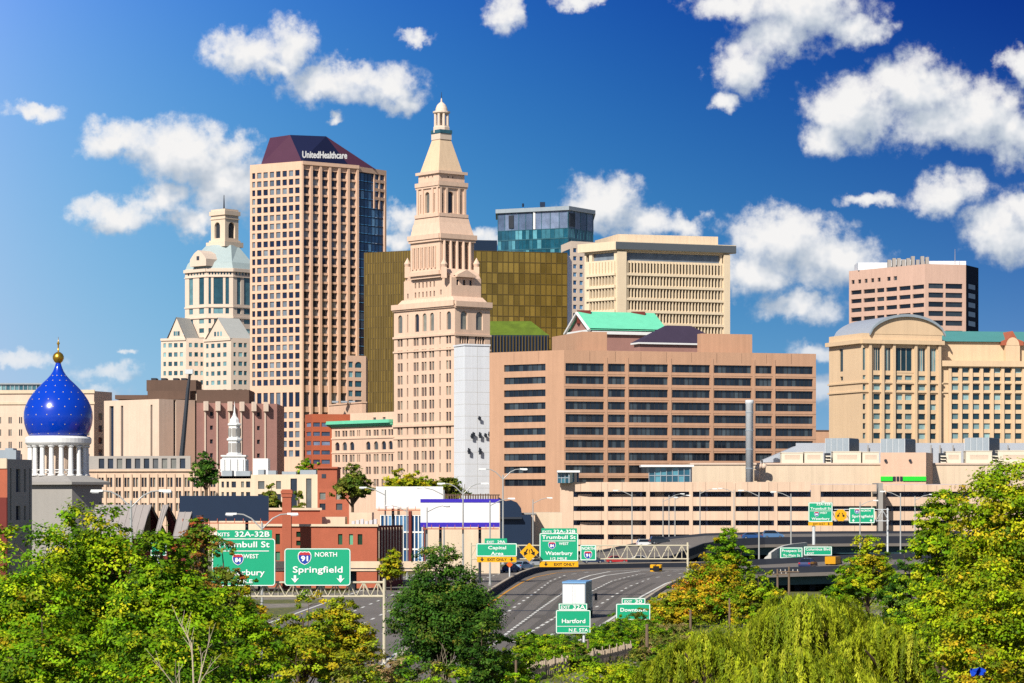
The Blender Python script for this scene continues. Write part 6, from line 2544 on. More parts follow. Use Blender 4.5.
# ground mounted exit signs
s = Sign('green Hartford exit 32A sign standing in the shrubs behind the truck', 250, 573)
s.plate(558.6, 587.3, 603.4, 610.2, SG, True, .8, 'exit_tab')
s.plate(555.8, 590.6, 610, 633.6, SG, True, 1.5)
s.text('EXIT', 561, 570, 608.7, 3.0, bold=.2)
s.text('32A', 573, 585, 608.9, 3.9, bold=.3)
s.text('Hartford', 562, 585.2, 623, 4.0, bold=.3)
s.rule(557, 589.5, 626.3, .5)
s.text('N.E. STA', 569, 588, 631.6, 3.2, bold=.2)
s.post(563, 634, 0, .12)
s.post(584, 634, 0, .12)
s.done()
s = Sign('green exit sign half buried in bushes right of the highway', 280, 632)
s.plate(621.5, 645.5, 598, 604.2, SG, True, .8, 'exit_tab')
s.plate(616, 650.3, 603.6, 620, SG, True, 1.2)
s.text('EXIT', 624.5, 632, 602.9, 2.6, bold=.15)
s.text('30', 635, 642, 602.9, 3.2, bold=.25)
s.text('Downtown', 620.5, 647, 611.6, 3.6, bold=.25)
s.post(622, 620, 0, .12)
s.post(645, 620, 0, .12)
s.done()
s = Sign('small green sign peeking over the left tree below the gabled roofs', 250, 158)
s.plate(150.5, 166.5, 541.5, 556, SG, True, .8)
s.text('25', 156, 164.5, 548, 4.4, bold=.3)
s.post(158, 556, 0, .1)
s.done()

# right gantry
gantry('grey lattice sign gantry in front of the parking garage at the right', 812, 889, 509.5, 521, 585, ((888, 508),), mat=M['steel'])
s = Sign('green Trumbull Street and Waterbury sign on a tall post before the garage', 584.3, 820)
s.plate(808.3, 832.6, 502.3, 522, SG, True, .8)
s.plate(808.3, 832.6, 522.2, 525.6, SY, False, .2, 'exit_only_panel')
s.text('32A-32B', 816.5, 830.5, 505.3, 1.9, bold=.12)
s.text('Trumbull St', 810.5, 831, 509.6, 2.2, bold=.15)
s.rule(810, 831, 510.9, .35)
s.shield(816.6, 514.1, 4.4, '84')
s.text('WEST', 820, 827, 513.8, 1.8, bold=.1)
s.text('Waterbury', 811.6, 829.5, 519.8, 2.3, bold=.15)
s.text('EXIT ONLY', 813, 825, 524.8, 1.7, True, bold=.1)
s.arrow(828.6, 523.9, 2.6, True)
s.post(814, 525, 3.8, .32, .5)
s.done()
s = Sign('small yellow round edged arrow warning sign between two green signs', 584.2, 841, cat='warning sign', name='warning_sign')
D_ = 584.2
mb = MB()
w_ = D_ / F
c_ = (X(840.8, D_), Z(515.2, D_))
ring = [(c_[0] + 6.4 * w_ * math.cos(a) * (1.0 if k % 2 else .9), c_[1] + 6.4 * w_ * math.sin(a) * (1.0 if k % 2 else .9)) for k, a in enumerate([2 * math.pi * j / 16 for j in range(16)])]
mb.poly([(a, D_, b_) for a, b_ in ring])
mb.poly([(a, D_ + .1, b_) for a, b_ in reversed(ring)])
mb.build('panel', SY, s.root)
for sg in (-1, 1):
    q = lambda a, b_: (c_[0] + sg * a * w_, D_ - .03, c_[1] + b_ * w_)
    s.black.poly([q(.8, 2.4), q(1.6, 2.5), q(3.0, -.2), q(2.2, -.6)])
    s.black.poly([q(1.0, -.6), q(3.8, .6), q(3.5, -2.2)])
s.done()
s = Sign('green Springfield sign with interstate shield in front of the garage stair shaft', 584.4, 862)
s.plate(849, 874.8, 507.8, 523.2, SG, True, .8)
s.shield(857, 511.4, 4.4, '91')
s.text('NORTH', 861, 870.5, 511.6, 1.9, bold=.12)
s.text('Springfield', 852, 872.6, 517.4, 2.4, bold=.16)
s.arrow(853.3, 520.5, 2.8)
s.arrow(871, 520.5, 2.8)
s.done()
s = Sign('low green two line street exit sign on the lower viaduct, left one of the pair', 432, 791)
s.plate(780, 802.6, 547.4, 558.4, SG, True, .6)
s.text('Prospect St', 782, 801, 551.9, 2.4, bold=.15)
s.text('To Main St', 783, 800, 556.6, 2.4, bold=.15)
s.post(784, 558, 3.2, .09)
s.post(799, 558, 3.2, .09)
s.done()
s = Sign('low green boulevard exit sign on the lower viaduct, next to the yellow truck', 432, 818)
s.plate(803.8, 832, 546.4, 555.6, SG, True, .6)
s.text('Columbus Blvd', 805.8, 830.2, 550.4, 2.4, bold=.15)
s.text('EXIT', 807, 814, 554.4, 2.0, bold=.12)
s.post(808, 555, 3.2, .09)
s.post(829, 555, 3.2, .09)
s.done()
s = Sign('small orange work zone marker on a thin post beside the median', 470, 510, cat='warning sign', name='work_zone_sign')
D_ = 470
mb = MB()
w_ = D_ / F
c_ = (X(509.6, D_), Z(564.5, D_))
dm_ = [(c_[0] - 3.2 * w_, c_[1]), (c_[0], c_[1] - 3.2 * w_), (c_[0] + 3.2 * w_, c_[1]), (c_[0], c_[1] + 3.2 * w_)]
mb.poly([(a, D_, b_) for a, b_ in dm_])
mb.poly([(a, D_ + .08, b_) for a, b_ in reversed(dm_)])
mb.build('panel', SO, s.root)
s.post(509.6, 564, 0, .12, .15)
s.done()

# ------------------------------------------------------------------ vehicles
TY = material('tyre_rubber', '#17181a', .9, .05, 2)
RIM = material('wheel_rim', '#9a9da1', .35, .05, 2, metal=.6)
CG = glass('car_glass', '#141a22', '#39444f', rough=.05)
LH = material('lamp_lens', '#dfe2e4', .2, .03, 2, spec=.6)
LT = material('tail_lens', '#a01818', .25, .03, 2, spec=.6)


def wheel(par, x, y, r, w):
    mb = MB()
    mb.tube((x - w / 2, y, r), (x + w / 2, y, r), r, seg=16)
    o = mb.build('wheel', TY, par)
    mb = MB()
    mb.tube((x - w / 2 - .012, y, r), (x + w / 2 + .012, y, r), r * .6, seg=12)
    mb.build('rim', RIM, o)


def car(label, colour, loc, rot, kind='car', group=None):
    """length along y, front towards +y"""
    t = thing('parked_car' if kind == 'parked' else 'car', label, 'car', (0, 0, 0), group)
    pm = material('car_paint_' + colour.lstrip('#'), colour, .3, .03, 1.0, spec=.5, coat=.6)
    suv = kind == 'suv'
    h = .15 if suv else 0
    prof = [(-2.2, .35), (-2.25, .62), (-2.2, .95 + h), (-1.75, 1.0 + h), (.95, 1.0 + h), (1.9, .86 + h), (2.2, .7), (2.25, .45), (2.15, .3), (-2.1, .28)]
    mb = MB()
    hw = .9
    for x in (-hw, hw):
        mb.poly([(x, y, z) for y, z in (prof if x > 0 else reversed(prof))])
    for k in range(len(prof)):
        (a, b_), (c, d_) = prof[k], prof[(k + 1) % len(prof)]
        mb.poly([(-hw, a, b_), (hw, a, b_), (hw, c, d_), (-hw, c, d_)])
    mb.build('body', pm, t)
    lo = [(-.84, -2.1 if suv else -1.85), (.84, -2.1 if suv else -1.85), (.84, 1.15), (-.84, 1.15)]
    up = [(-.62, -1.75 if suv else -1.05), (.62, -1.75 if suv else -1.05), (.62, .35), (-.62, .35)]
    mb = MB()
    zt_ = 1.45 + h * 2
    mb.frustum(lo, 1.0 + h, up, zt_, top=False)
    mb.build('window', CG, t)
    mb = MB()
    mb.prism(up, zt_, zt_ + .05)
    for k in range(4):
        mb.tube((lo[k][0], lo[k][1], 1.0 + h), (up[k][0], up[k][1], zt_), .045, seg=5)
    mb.build('roof', pm, t)
    for x in (-.78, .78):
        for y in (-1.4, 1.4):
            wheel(t, x, y, .33, .24)
        mb = MB()
        mb.box(x - .18 if x > 0 else x - .08, x + .08 if x > 0 else x + .18, 2.13, 2.26, .58, .74)
        mb.build('headlight', LH, t)
        mb = MB()
        mb.box(x - .18 if x > 0 else x - .08, x + .08 if x > 0 else x + .18, -2.28, -2.17, .68, .9)
        mb.build('tail_light', LT, t)
    t.location = loc
    t.rotation_euler = (0, 0, rot)
    return t


GRP = 'cars driving on the highway'
def gl(px, D, z=RZ + .02):
    return (X(px, D), D, z)


car('dark blue car in the opposite lanes nearest the orange marker', '#23427a', gl(511, 508), math.radians(-20), group=GRP)
car('pale blue car right behind the dark blue one in the opposite lanes', '#7f9bb8', gl(523, 528), math.radians(-30), group=GRP)
car('silver car beyond the yellow diamond sign', '#a8adb2', gl(537, 552), math.radians(-60), group=GRP)
car('navy car just behind the barrier under the small NORTH sign', '#1d2a4a', gl(593, 578), math.radians(-86), group=GRP)
car('red car behind the barrier under the gantry lattice', '#a32024', gl(617, 580), math.radians(-88), group=GRP)
car('white car behind the barrier near the yellow crash cushion', '#c9ccd0', gl(641, 582), math.radians(-88), group=GRP)
car('white van like car climbing the ramp behind the gantry lattice', '#d5d7d9', (X(645.5, 632), 627, 2.6), math.radians(-80), 'suv', GRP)
car('dark suv on the ramp behind the white one', '#2a3038', (X(659, 622), 619, 3.4), math.radians(-80), 'suv', GRP)
car('blue grey car on the upper viaduct above the green exit signs', '#4d6f96', (X(773, 606), 606, 4.75), math.radians(-88), 'suv', GRP)
car('dark blue car on the upper viaduct further left', '#24487c', (X(752, 608), 608, 4.6), math.radians(-88), group=GRP)
car('navy car on the lower viaduct below the green exit signs', '#22305c', (X(808, 416), 416, 3.0), math.radians(-20), group=GRP)
# yellow truck on the lower viaduct
t = thing('yellow_truck', 'small yellow box truck on the lower viaduct beside the tree', 'truck', (X(834, 420), 420, 3.0))
t.rotation_euler = (0, 0, math.radians(68))
t.scale = (.8, .8, .8)
t['_o'] = (0.0, 0.0, 0.0)
ym = material('truck_yellow', '#c08a10', .4, .05, 1)
mb = MB()
mb.box(-2.6, .9, -1, 1, .75, 2.1)
mb.build('cargo_box', ym, t)
mb = MB()
mb.hexa([(.95, -.95, .5), (2.3, -.95, .5), (2.3, .95, .5), (.95, .95, .5), (.95, -.9, 1.75), (1.8, -.9, 1.75), (1.8, .9, 1.75), (.95, .9, 1.75)])
mb.build('cab', M['dark'], t)
for x in (-1.7, 1.5):
    for y in (-.85, .85):
        mb = MB()
        mb.tube((x, y - .14, .42), (x, y + .14, .42), .42, seg=14)
        mb.build('wheel', TY, t)

# white box truck from behind
t = thing('box_truck', 'white box truck seen from behind, driving away on the highway', 'truck', (X(574, 309), 309, RZ))
t['_o'] = (0.0, 0.0, 0.0)
t.rotation_euler = (0, 0, math.radians(-7))
tb = material('truck_blue_top', '#6f9cc8', .4, .05, .8)
mb = MB()
mb.box(-1.28, 1.28, 0, 7.0, 1.0, 3.85)
mb.build('cargo_box', material('truck_grey_side', '#6d7884', .45, .06, .8, fine=.04), t)
mb = MB()
mb.box(-1.30, 1.30, -.02, 7.02, 3.86, 4.02)
mb.build('cargo_roof', tb, t)
for x0, x1 in ((-1.22, -.01), (.01, 1.16)):
    mb = MB()
    mb.box(x0, x1, -.06, -.002, 1.35, 3.72)
    d_ = mb.build('rear_door', M['white'], t)
    mb = MB()
    xx = x1 - .16 if x1 < .5 else x0 + .1
    mb.tube((xx, -.09, 1.45), (xx, -.09, 3.6), .02, seg=6)
    mb.build('lock_bar', M['steel'], d_)
mb = MB()
mb.box(-1.2, 1.2, -.25, -.1, .55, .75)
mb.box(-1.28, 1.28, -.08, -.01, 1.0, 1.33)
mb.build('rear_bumper', M['dark'], t)
mb = MB()
for k in range(8):
    mb.box(-1.2 + .3 * k, -1.2 + .3 * k + .15, -.10, -.081, 1.26, 1.32)
mb.build('reflector_strip', LT, t)
mb = MB()
mb.box(-.15, .15, -.27, -.251, .57, .73)
mb.build('number_plate', SW, t)
for x in (-1.0, 1.0):
    for y in (1.2, 6.0, 8.4):
        mb = MB()
        mb.tube((x - .2, y, .5), (x + .2, y, .5), .5, seg=18)
        mb.build('wheel', TY, t)
    mb = MB()
    mb.box(x - .12, x + .12, -.12, -.085, 1.08, 1.24)
    mb.build('tail_light', LT, t)
    mb = MB()
    sx = 1 if x > 0 else -1
    mb.tube((sx * 1.1, 8.6, 2.2), (sx * 1.55, 8.6, 2.2), .04, seg=6)
    mb.box(min(sx * 1.45, sx * 1.75), max(sx * 1.45, sx * 1.75), 8.5, 8.6, 1.7, 2.5)
    mb.build('mirror', M['dark'], t)
mb = MB()
mb.box(-1.15, 1.15, 7.1, 9.2, .6, 2.7)
mb.build('cab', M['white'], t)
mb = MB()
mb.box(-.5, .5, 0, 7.2, .6, .95)
mb.build('chassis', M['dark'], t)

# crash cushion
t = thing('crash_cushion', 'yellow and black crash cushion barrels where the highway splits', 'crash cushion', (X(655, 516), 516, 0))
mb, bk_ = MB(), MB()
for k in range(4):
    for j in range(2):
        x, y = X(655, 516) + (j - .5) * 1.1 + k * .1, 513 + k * 1.2
        mb.lathe(x, y, [(.5, .1), (.5, 1.25), (.46, 1.3)], 14)
        bk_.lathe(x, y, [(.515, .35), (.515, .75)], 14)
mb.build('barrel', SY, t)
bk_.build('black_band', SK, t)
mb = MB()
mb.box(X(655, 516) - .55, X(655, 516) + .55, 511.9, 512.1, .2, 1.1)
mb.build('marker_panel', SK, t)

# ------------------------------------------------------------------ lamps and poles
PM = material('lamp_pole', '#a7a8a6', .5, .06, .8, metal=.2)
HM = material('lamp_head', '#c9cbc9', .4, .05, 1.0)


def lamp_proto(kind, label, group):
    t = thing('street_lamp', label, 'street lamp', (0, 0, 0), group)
    mb = MB()
    mb.tube((0, 0, 0), (0, 0, 10), .12, .075, 10)
    mb.tube((0, 0, 0), (0, 0, .5), .2, .16, 10)
    mb.build('pole', PM, t)
    for sx in ((-1, 1) if kind == 'double' else ((-1,) if kind == 'left' else (1,))):
        mb = MB()
        if kind == 'double':
            mb.path([(0, 0, 9.5), (sx * .8, 0, 10.3), (sx * 1.4, 0, 10.6), (sx * 2.0, 0, 10.65)], .06, .045, 6)
            e = (sx * 2.0, 10.65)
        else:
            mb.path([(0, 0, 9.4), (sx * 1.2, 0, 10.0), (sx * 2.2, 0, 10.25)], .06, .045, 6)
            e = (sx * 2.2, 10.25)
        mb.build('arm', PM, t)
        mb = MB()
        q = lambda a, y, z: (e[0] + sx * a, y, e[1] + z)
        mb.hexa([q(-.1, -.12, -.06), q(.75, -.16, -.10), q(.75, .16, -.10), q(-.1, .12, -.06), q(-.1, -.06, .08), q(.7, -.10, .08), q(.7, .10, .08), q(-.1, .06, .08)])
        h_ = mb.build('lamp_head', HM, t)
        mb = MB()
        mb.hexa([q(.2, -.1, -.16), q(.65, -.1, -.16), q(.65, .1, -.16), q(.2, .1, -.16), q(.15, -.13, -.095), q(.7, -.13, -.095), q(.7, .13, -.095), q(.15, .13, -.095)])
        mb.build('lens', LH, h_)
    return t


LAMPS = {
    'double': [(131, 491.5, 250, 0, 'double armed lamp in front of the gabled grey roofs'), (262, 514.5, 238, 0, 'double armed lamp above the largest Trumbull sign'), (503, 469.5, 575, 0, 'tall double armed lamp in front of the tan office block corner'), (463, 484, 440, 0, 'double armed lamp rising over the violet striped billboard')],
    'left': [(759, 490, 578, 0, 'lamp with arm to the left, near the steel chimney foot'), (791, 491.5, 578, 0, 'lamp with left arm just left of the Waterbury sign post'), (900.5, 491, 578, 0, 'lamp with left arm right of the garage stair shaft'), (385.3, 487, 470, 0, 'thin lamp before the left white billboard'), (407, 505, 460, 0, 'thin lamp between brick warehouse and striped billboard'), (444, 487, 450, 0, 'lamp crossing the middle of the violet striped billboard'), (632, 490, 645, 0, 'lamp with left arm before the second bay of the garage'), (734, 488, 640, 3, 'lamp with left arm in front of the garage, behind the golden tree top')],
    'right': [(427, 505, 440, 0, 'short lamp at the left end of the violet striped billboard'), (490, 498, 430, 0, 'lamp at the right end of the violet striped billboard'), (533, 497.5, 560, 0, 'lamp with right arm before the dark blue annex'), (663, 497, 640, 2, 'left one of three close lamps before the garage'), (669, 493.5, 650, 2, 'middle one of three close lamps before the garage'), (675, 495, 640, 2, 'right one of three close lamps before the garage'), (700, 488.5, 640, 2, 'lamp rising over the ramp left of the golden tree'), (860, 500, 578, 0, 'lamp with right arm behind the small Springfield sign'), (915, 494, 578, 0, 'lamp near the big right tree in front of the garage'), (813, 501, 604, 4, 'lamp directly behind the right Trumbull sign')],
}
for kind, lst in LAMPS.items():
    src = None
    for (px, yt, D, zb_, lab) in lst:
        h = (Z(yt, D) - zb_) / (10.6 if kind == 'double' else 10.3)
        if src is None:
            src = lamp_proto(kind, lab, 'highway lamp posts')
            src.location = (X(px, D), D, zb_)
            src.scale = (h,) * 3
        else:
            copy_thing(src, (X(px, D), D, zb_), lab, None, 0, h)

WOOD = material('weathered_wood', '#6e5d4c', .9, .12, 2, fine=.1)


def utility_pole(label, px, yt, D, arms=True, box=False, r=.16):
    t = thing('utility_pole', label, 'utility pole', (X(px, D), D, 0), 'wooden utility poles')
    mb = MB()
    zt_ = Z(yt, D)
    mb.tube((X(px, D), D, 0), (X(px, D), D, zt_), r, r * .75, 9)
    mb.build('pole', WOOD, t)
    if arms:
        mb = MB()
        mb.box(X(px, D) - 1.3, X(px, D) + 1.3, D - .2, D - .06, zt_ - .75, zt_ - .6)
        mb.build('cross_arm', WOOD, t)
        for k in (-1.1, -.5, .5, 1.1):
            mb = MB()
            mb.tube((X(px, D) + k, D - .13, zt_ - .6), (X(px, D) + k, D - .13, zt_ - .35), .06, seg=6)
            mb.build('insulator', M['lgrey'], t)
    if box:
        mb = MB()
        mb.box(X(px, D) - .35, X(px, D) + .35, D - .5, D - .17, zt_ - 1.9, zt_ - .9)
        mb.build('switch_box', M['steel'], t)
    return t


utility_pole('wooden utility pole with cross arm under the lower viaduct, left one', 777.5, 569, 372)
utility_pole('taller wooden utility pole with cross arm under the lower viaduct, right one', 789, 566.5, 368)
utility_pole('bare wooden post right of the slatted fence', 647, 624, 226, False)
utility_pole('wooden post at the foot of the golden tree', 690.5, 610, 262, False, r=.14)
utility_pole('thin wooden post between golden tree and willow', 729.5, 598, 285, False, r=.12)
utility_pole('short wooden post at the bottom edge beside the dark tree', 516, 660, 175, False, r=.1)
utility_pole('wooden pole with a grey switch box in front of the slatted fence', 588, 641, 222, False, True, r=.12)

# slatted fence
t = thing('slatted_fence', 'weathered grey brown slatted fence running through the shrubs', 'fence', (X(580, 225), 225, 0))
fp = [pt(527, 203), pt(562, 212), pt(595, 222), pt(632, 234)]
rl = MB()
FW = material('grey_fence_wood', '#a3937f', .9, .14, 1.2, fine=.1)
zf0 = 1.0
for a, b_ in zip(fp, fp[1:]):
    d = (b_ - a).normalized()
    L_ = (b_ - a).length
    k = 0.0
    sl = MB()
    while k < L_:
        h = 1.12 + R.random() * .2
        sl.obox(a, d, k, k + .07, -.09, .09, .0, h)
        k += .5
    sl.build('slat_panel', FW, t)
    rl.obox(a, d, 0, L_, -.11, -.065, .3, .38)
    rl.obox(a, d, 0, L_, -.11, -.065, .9, .98)
    for k in range(0, int(L_ / 2.4) + 1):
        p = a + d * (k * 2.4)
        pm_ = MB()
        pm_.tube((p.x, p.y + .12, 0), (p.x, p.y + .12, 1.45), .05, seg=7)
        pm_.build('post', FW, t)
rl.build('rail', FW, t)
# ------------------------------------------------------------------ trees and shrubs
def leaf_mat():
    m = bpy.data.materials.new('leaves')
    m.use_nodes = True
    nt = m.node_tree
    n = Nodes(nt)
    bs = nt.nodes['Principled BSDF']
    at = n.new('ShaderNodeAttribute')
    at.attribute_name = 'leaf_colour'
    n.put(bs.inputs['Base Color'], at.outputs['Color'])
    bs.inputs['Roughness'].default_value = .55
    bs.inputs['Specular IOR Level'].default_value = .10
    tr = n.new('ShaderNodeBsdfTranslucent')
    tc = n.vmath('MULTIPLY', at.outputs['Color'], (1.25, 1.15, .5))
    n.put(tr.inputs[0], tc)
    mx = n.new('ShaderNodeMixShader')
    mx.inputs[0].default_value = .22
    nt.links.new(bs.outputs[0], mx.inputs[1])
    nt.links.new(tr.outputs[0], mx.inputs[2])
    nt.links.new(mx.outputs[0], nt.nodes['Material Output'].inputs[0])
    return m


LEAF = leaf_mat()
BARK = material('bark', '#5a4a3c', .95, .15, 1.5, fine=.15, bump=.4)
PAL = {
    'green': [('#5e840c', 4), ('#779a14', 4), ('#446808', 4), ('#90a218', 2)],
    'lime': [('#829a0e', 4), ('#96a614', 4), ('#628008', 4), ('#aaa81c', 2)],
    'dark': [('#35581a', 4), ('#46691f', 4), ('#294814', 3), ('#5a7426', 2)],
    'yellow': [('#96981a', 4), ('#ab9c1c', 3), ('#7f8e18', 4), ('#6a8016', 3)],
    'gold': [('#a88e18', 4), ('#b0961c', 3), ('#8f8618', 3), ('#ab741c', 1), ('#7c8a18', 3)],
    'rust': [('#8a5a28', 3), ('#6f6a24', 3), ('#9a4f2a', 2), ('#5f7a1c', 4)],
    'willow': [('#727f16', 4), ('#87901a', 4), ('#5f7014', 3), ('#949826', 2)],
    'olive': [('#6a7426', 3), ('#57661e', 3), ('#7f7c30', 2), ('#465a1a', 2)],
    'dry': [('#8a7a50', 3), ('#75703c', 3), ('#9a8058', 2)],
}
PALN = {k: (np.array([lin(c) for c, w in v]), np.array([w for c, w in v], float) / sum(w for c, w in v)) for k, v in PAL.items()}


def unit(n):
    v = NR.normal(size=(n, 3))
    return v / np.linalg.norm(v, axis=1, keepdims=True)


def leaf_mesh(name, parent, pos, nrm, col, size, aspect=.62, along=None, fac=.68):
    """one quad per leaf (or leaf spray), at pos, facing nrm"""
    n = len(pos)
    size = size * fac
    o3 = np.array(parent['_o'])
    t = along if along is not None else unit(n)
    t = t - nrm * (t * nrm).sum(1, keepdims=True)
    t /= np.maximum(np.linalg.norm(t, axis=1, keepdims=True), 1e-6)
    b = np.cross(nrm, t)
    s = (size * (0.65 + .7 * NR.random(n)))[:, None] if np.ndim(size) == 0 else (size * (0.65 + .7 * NR.random(n)))[:, None]
    c = pos - o3
    v = np.empty((n, 4, 3))
    v[:, 0] = c - t * s * .5
    v[:, 1] = c + b * s * aspect * .5 - nrm * s * .10
    v[:, 2] = c + t * s * .5
    v[:, 3] = c - b * s * aspect * .5 - nrm * s * .10
    me = bpy.data.meshes.new(name)
    me.vertices.add(4 * n)
    me.vertices.foreach_set('co', v.reshape(-1))
    me.loops.add(4 * n)
    me.loops.foreach_set('vertex_index', np.arange(4 * n, dtype=np.int32))
    me.polygons.add(n)
    me.polygons.foreach_set('loop_start', np.arange(0, 4 * n, 4, dtype=np.int32))
    me.materials.append(LEAF)
    at = me.attributes.new('leaf_colour', 'FLOAT_COLOR', 'FACE')
    c4 = np.ones((n, 4), dtype=np.float32)
    c4[:, :3] = col
    at.data.foreach_set('color', c4.reshape(-1))
    me.update(calc_edges=True)
    me.validate()
    ob = bpy.data.objects.new(name, me)
    COL.objects.link(ob)
    ob.parent = parent
    return ob


LEAFK = 2.1


def crown_leaves(lobes, n, pal, leaf, flat=.8, tuft=26, mixp=None, spread=.27):
    tuft = tuft * 1.9
    """lobes (x,y,z,r): tufts of leaves scattered over each lobe's outer half"""
    C, rr = np.array([l[:3] for l in lobes]), np.array([l[3] for l in lobes])
    w = rr ** 2
    nt = max(8, int(n / tuft))
    idx = NR.choice(len(lobes), nt, p=w / w.sum())
    dirs = unit(nt)
    dirs[:, 2] = np.where(dirs[:, 2] < -.55, -dirs[:, 2], dirs[:, 2])
    rad = rr[idx] * (0.62 + .42 * NR.random(nt) ** .6)
    tc = C[idx] + dirs * rad[:, None] * np.array([1, 1, flat])
    ts = rr[idx] * spread * (.6 + .8 * NR.random(nt))
    k = NR.poisson(tuft, nt) + 1
    ti = np.repeat(np.arange(nt), k)
    m = len(ti)
    off_ = NR.normal(size=(m, 3)) * .5
    pos = tc[ti] + off_ * ts[ti][:, None] * np.array([1, 1, .55])
    loc_ = off_ / np.maximum(np.linalg.norm(off_, axis=1, keepdims=True), 1e-6)
    nr = dirs[ti] * .35 + loc_ * .5 + np.array([-.08, -.16, .55]) + NR.normal(size=(m, 3)) * .34
    nr /= np.linalg.norm(nr, axis=1, keepdims=True)
    P, W_ = PALN[pal]
    ci = NR.choice(len(P), nt, p=W_)
    col = P[ci]
    if mixp:
        P2, W2 = PALN[mixp[0]]
        sel = NR.random(nt) < mixp[1]
        col = np.where(sel[:, None], P2[NR.choice(len(P2), nt, p=W2)], col)
    col = 1.12 * (col * (.55 + .75 * NR.random((nt, 1))))[ti] * (.8 + .4 * NR.random((m, 1))) * (1 + .08 * NR.normal(size=(m, 3)) * np.array([1, .5, .5]))
    return pos, nr, np.clip(col, .004, .8)


def tree(name, label, px, D, yt, wpx, pal, n=9000, leaf=.3, zb=0.0, low=.22, group=None, mixp=None, cat='tree', nl=13, flat=.85, seed=None, depth=1.0, trunk=True, skew=0.0, tuft=26):
    x, y = X(px, D), D
    H = Z(yt, D) - zb
    Rw = wpx * D / F / 2
    t = thing(name, label, cat, (x, y, zb), group)
    z0 = zb + H * low
    hc = H * (1 - low) / 2
    zc = z0 + hc
    lobes = []
    for k in range(nl):
        d = unit(1)[0]
        f = NR.random() ** .4
        r = (.40 + .18 * NR.random()) * min(Rw, hc * 1.15)
        lx = x + d[0] * f * max(Rw - r, .1) + skew * d[2] * Rw * .3
        ly = y + d[1] * f * max(Rw - r, .1) * depth
        lz = zc + d[2] * f * max(hc - r * flat, .1)
        lobes.append((lx, ly, lz, r))
    if low <= .06:      # bushy plant: mounds of foliage from the ground up
        lobes = []
        for k in range(int(nl * 1.5)):
            a_, f = NR.random() * 6.283, math.sqrt(NR.random())
            r = (.36 + .16 * NR.random()) * min(Rw, H * .7)
            hz = H * (1 - f ** 2.2) ** .6
            lobes.append((x + math.cos(a_) * f * max(Rw - r * .8, .1), y + math.sin(a_) * f * max(Rw - r * .8, .1) * depth, zb + max(r * .35, (hz - r * flat) * (.35 + .65 * NR.random() ** .6)), r))
        for k in range(5):
            a_ = -math.pi * (k + .5) / 5
            lobes.append((x + math.cos(a_) * Rw * .6, y + math.sin(a_) * Rw * .6, zb + Rw * .3, Rw * .42))
    r = .42 * min(Rw, hc)
    lobes.append((x + (NR.random() - .5) * Rw * .3, y, zb + H - r * flat * .95, r))
    lobes.append((x - Rw + r, y, zc - hc * .2, r))
    lobes.append((x + Rw - r, y, zc - hc * .1, r))
    lobes.append((x, y - Rw * .3, zc, .6 * min(Rw, hc)))
    pos, nr, col = crown_leaves(lobes, int(n * LEAFK), pal, leaf, flat, tuft, mixp)
    keep = pos[:, 2] > zb + .15
    leaf_mesh('crown', t, pos[keep], nr[keep], col[keep], leaf)
    if trunk:
        mb = MB()
        r0 = max(.07, H * .022)
        mb.path([(x, y, zb - .1), (x + .1 * r0, y, zb + H * low * .6), (x + .3 * r0, y, z0 + hc * .4), (x, y, zc + hc * .5)], r0, r0 * .3, 9)
        for l in lobes:
            zs = z0 - hc * .1 + (l[2] - z0) * .35
            mid = ((x + l[0]) / 2 + .1, (y + l[1]) / 2, (zs + l[2]) / 2 + l[3] * .1)
            mb.path([(x, y, zs), mid, l[:3]], r0 * .42, r0 * .10, 6)
            for q in range(3):
                d = unit(1)[0]
                mb.tube(l[:3], (l[0] + d[0] * l[3] * .8, l[1] + d[1] * l[3] * .8, l[2] + abs(d[2]) * l[3] * .7), r0 * .11, r0 * .04, 5)
        mb.build('trunk', BARK, t)
    return t


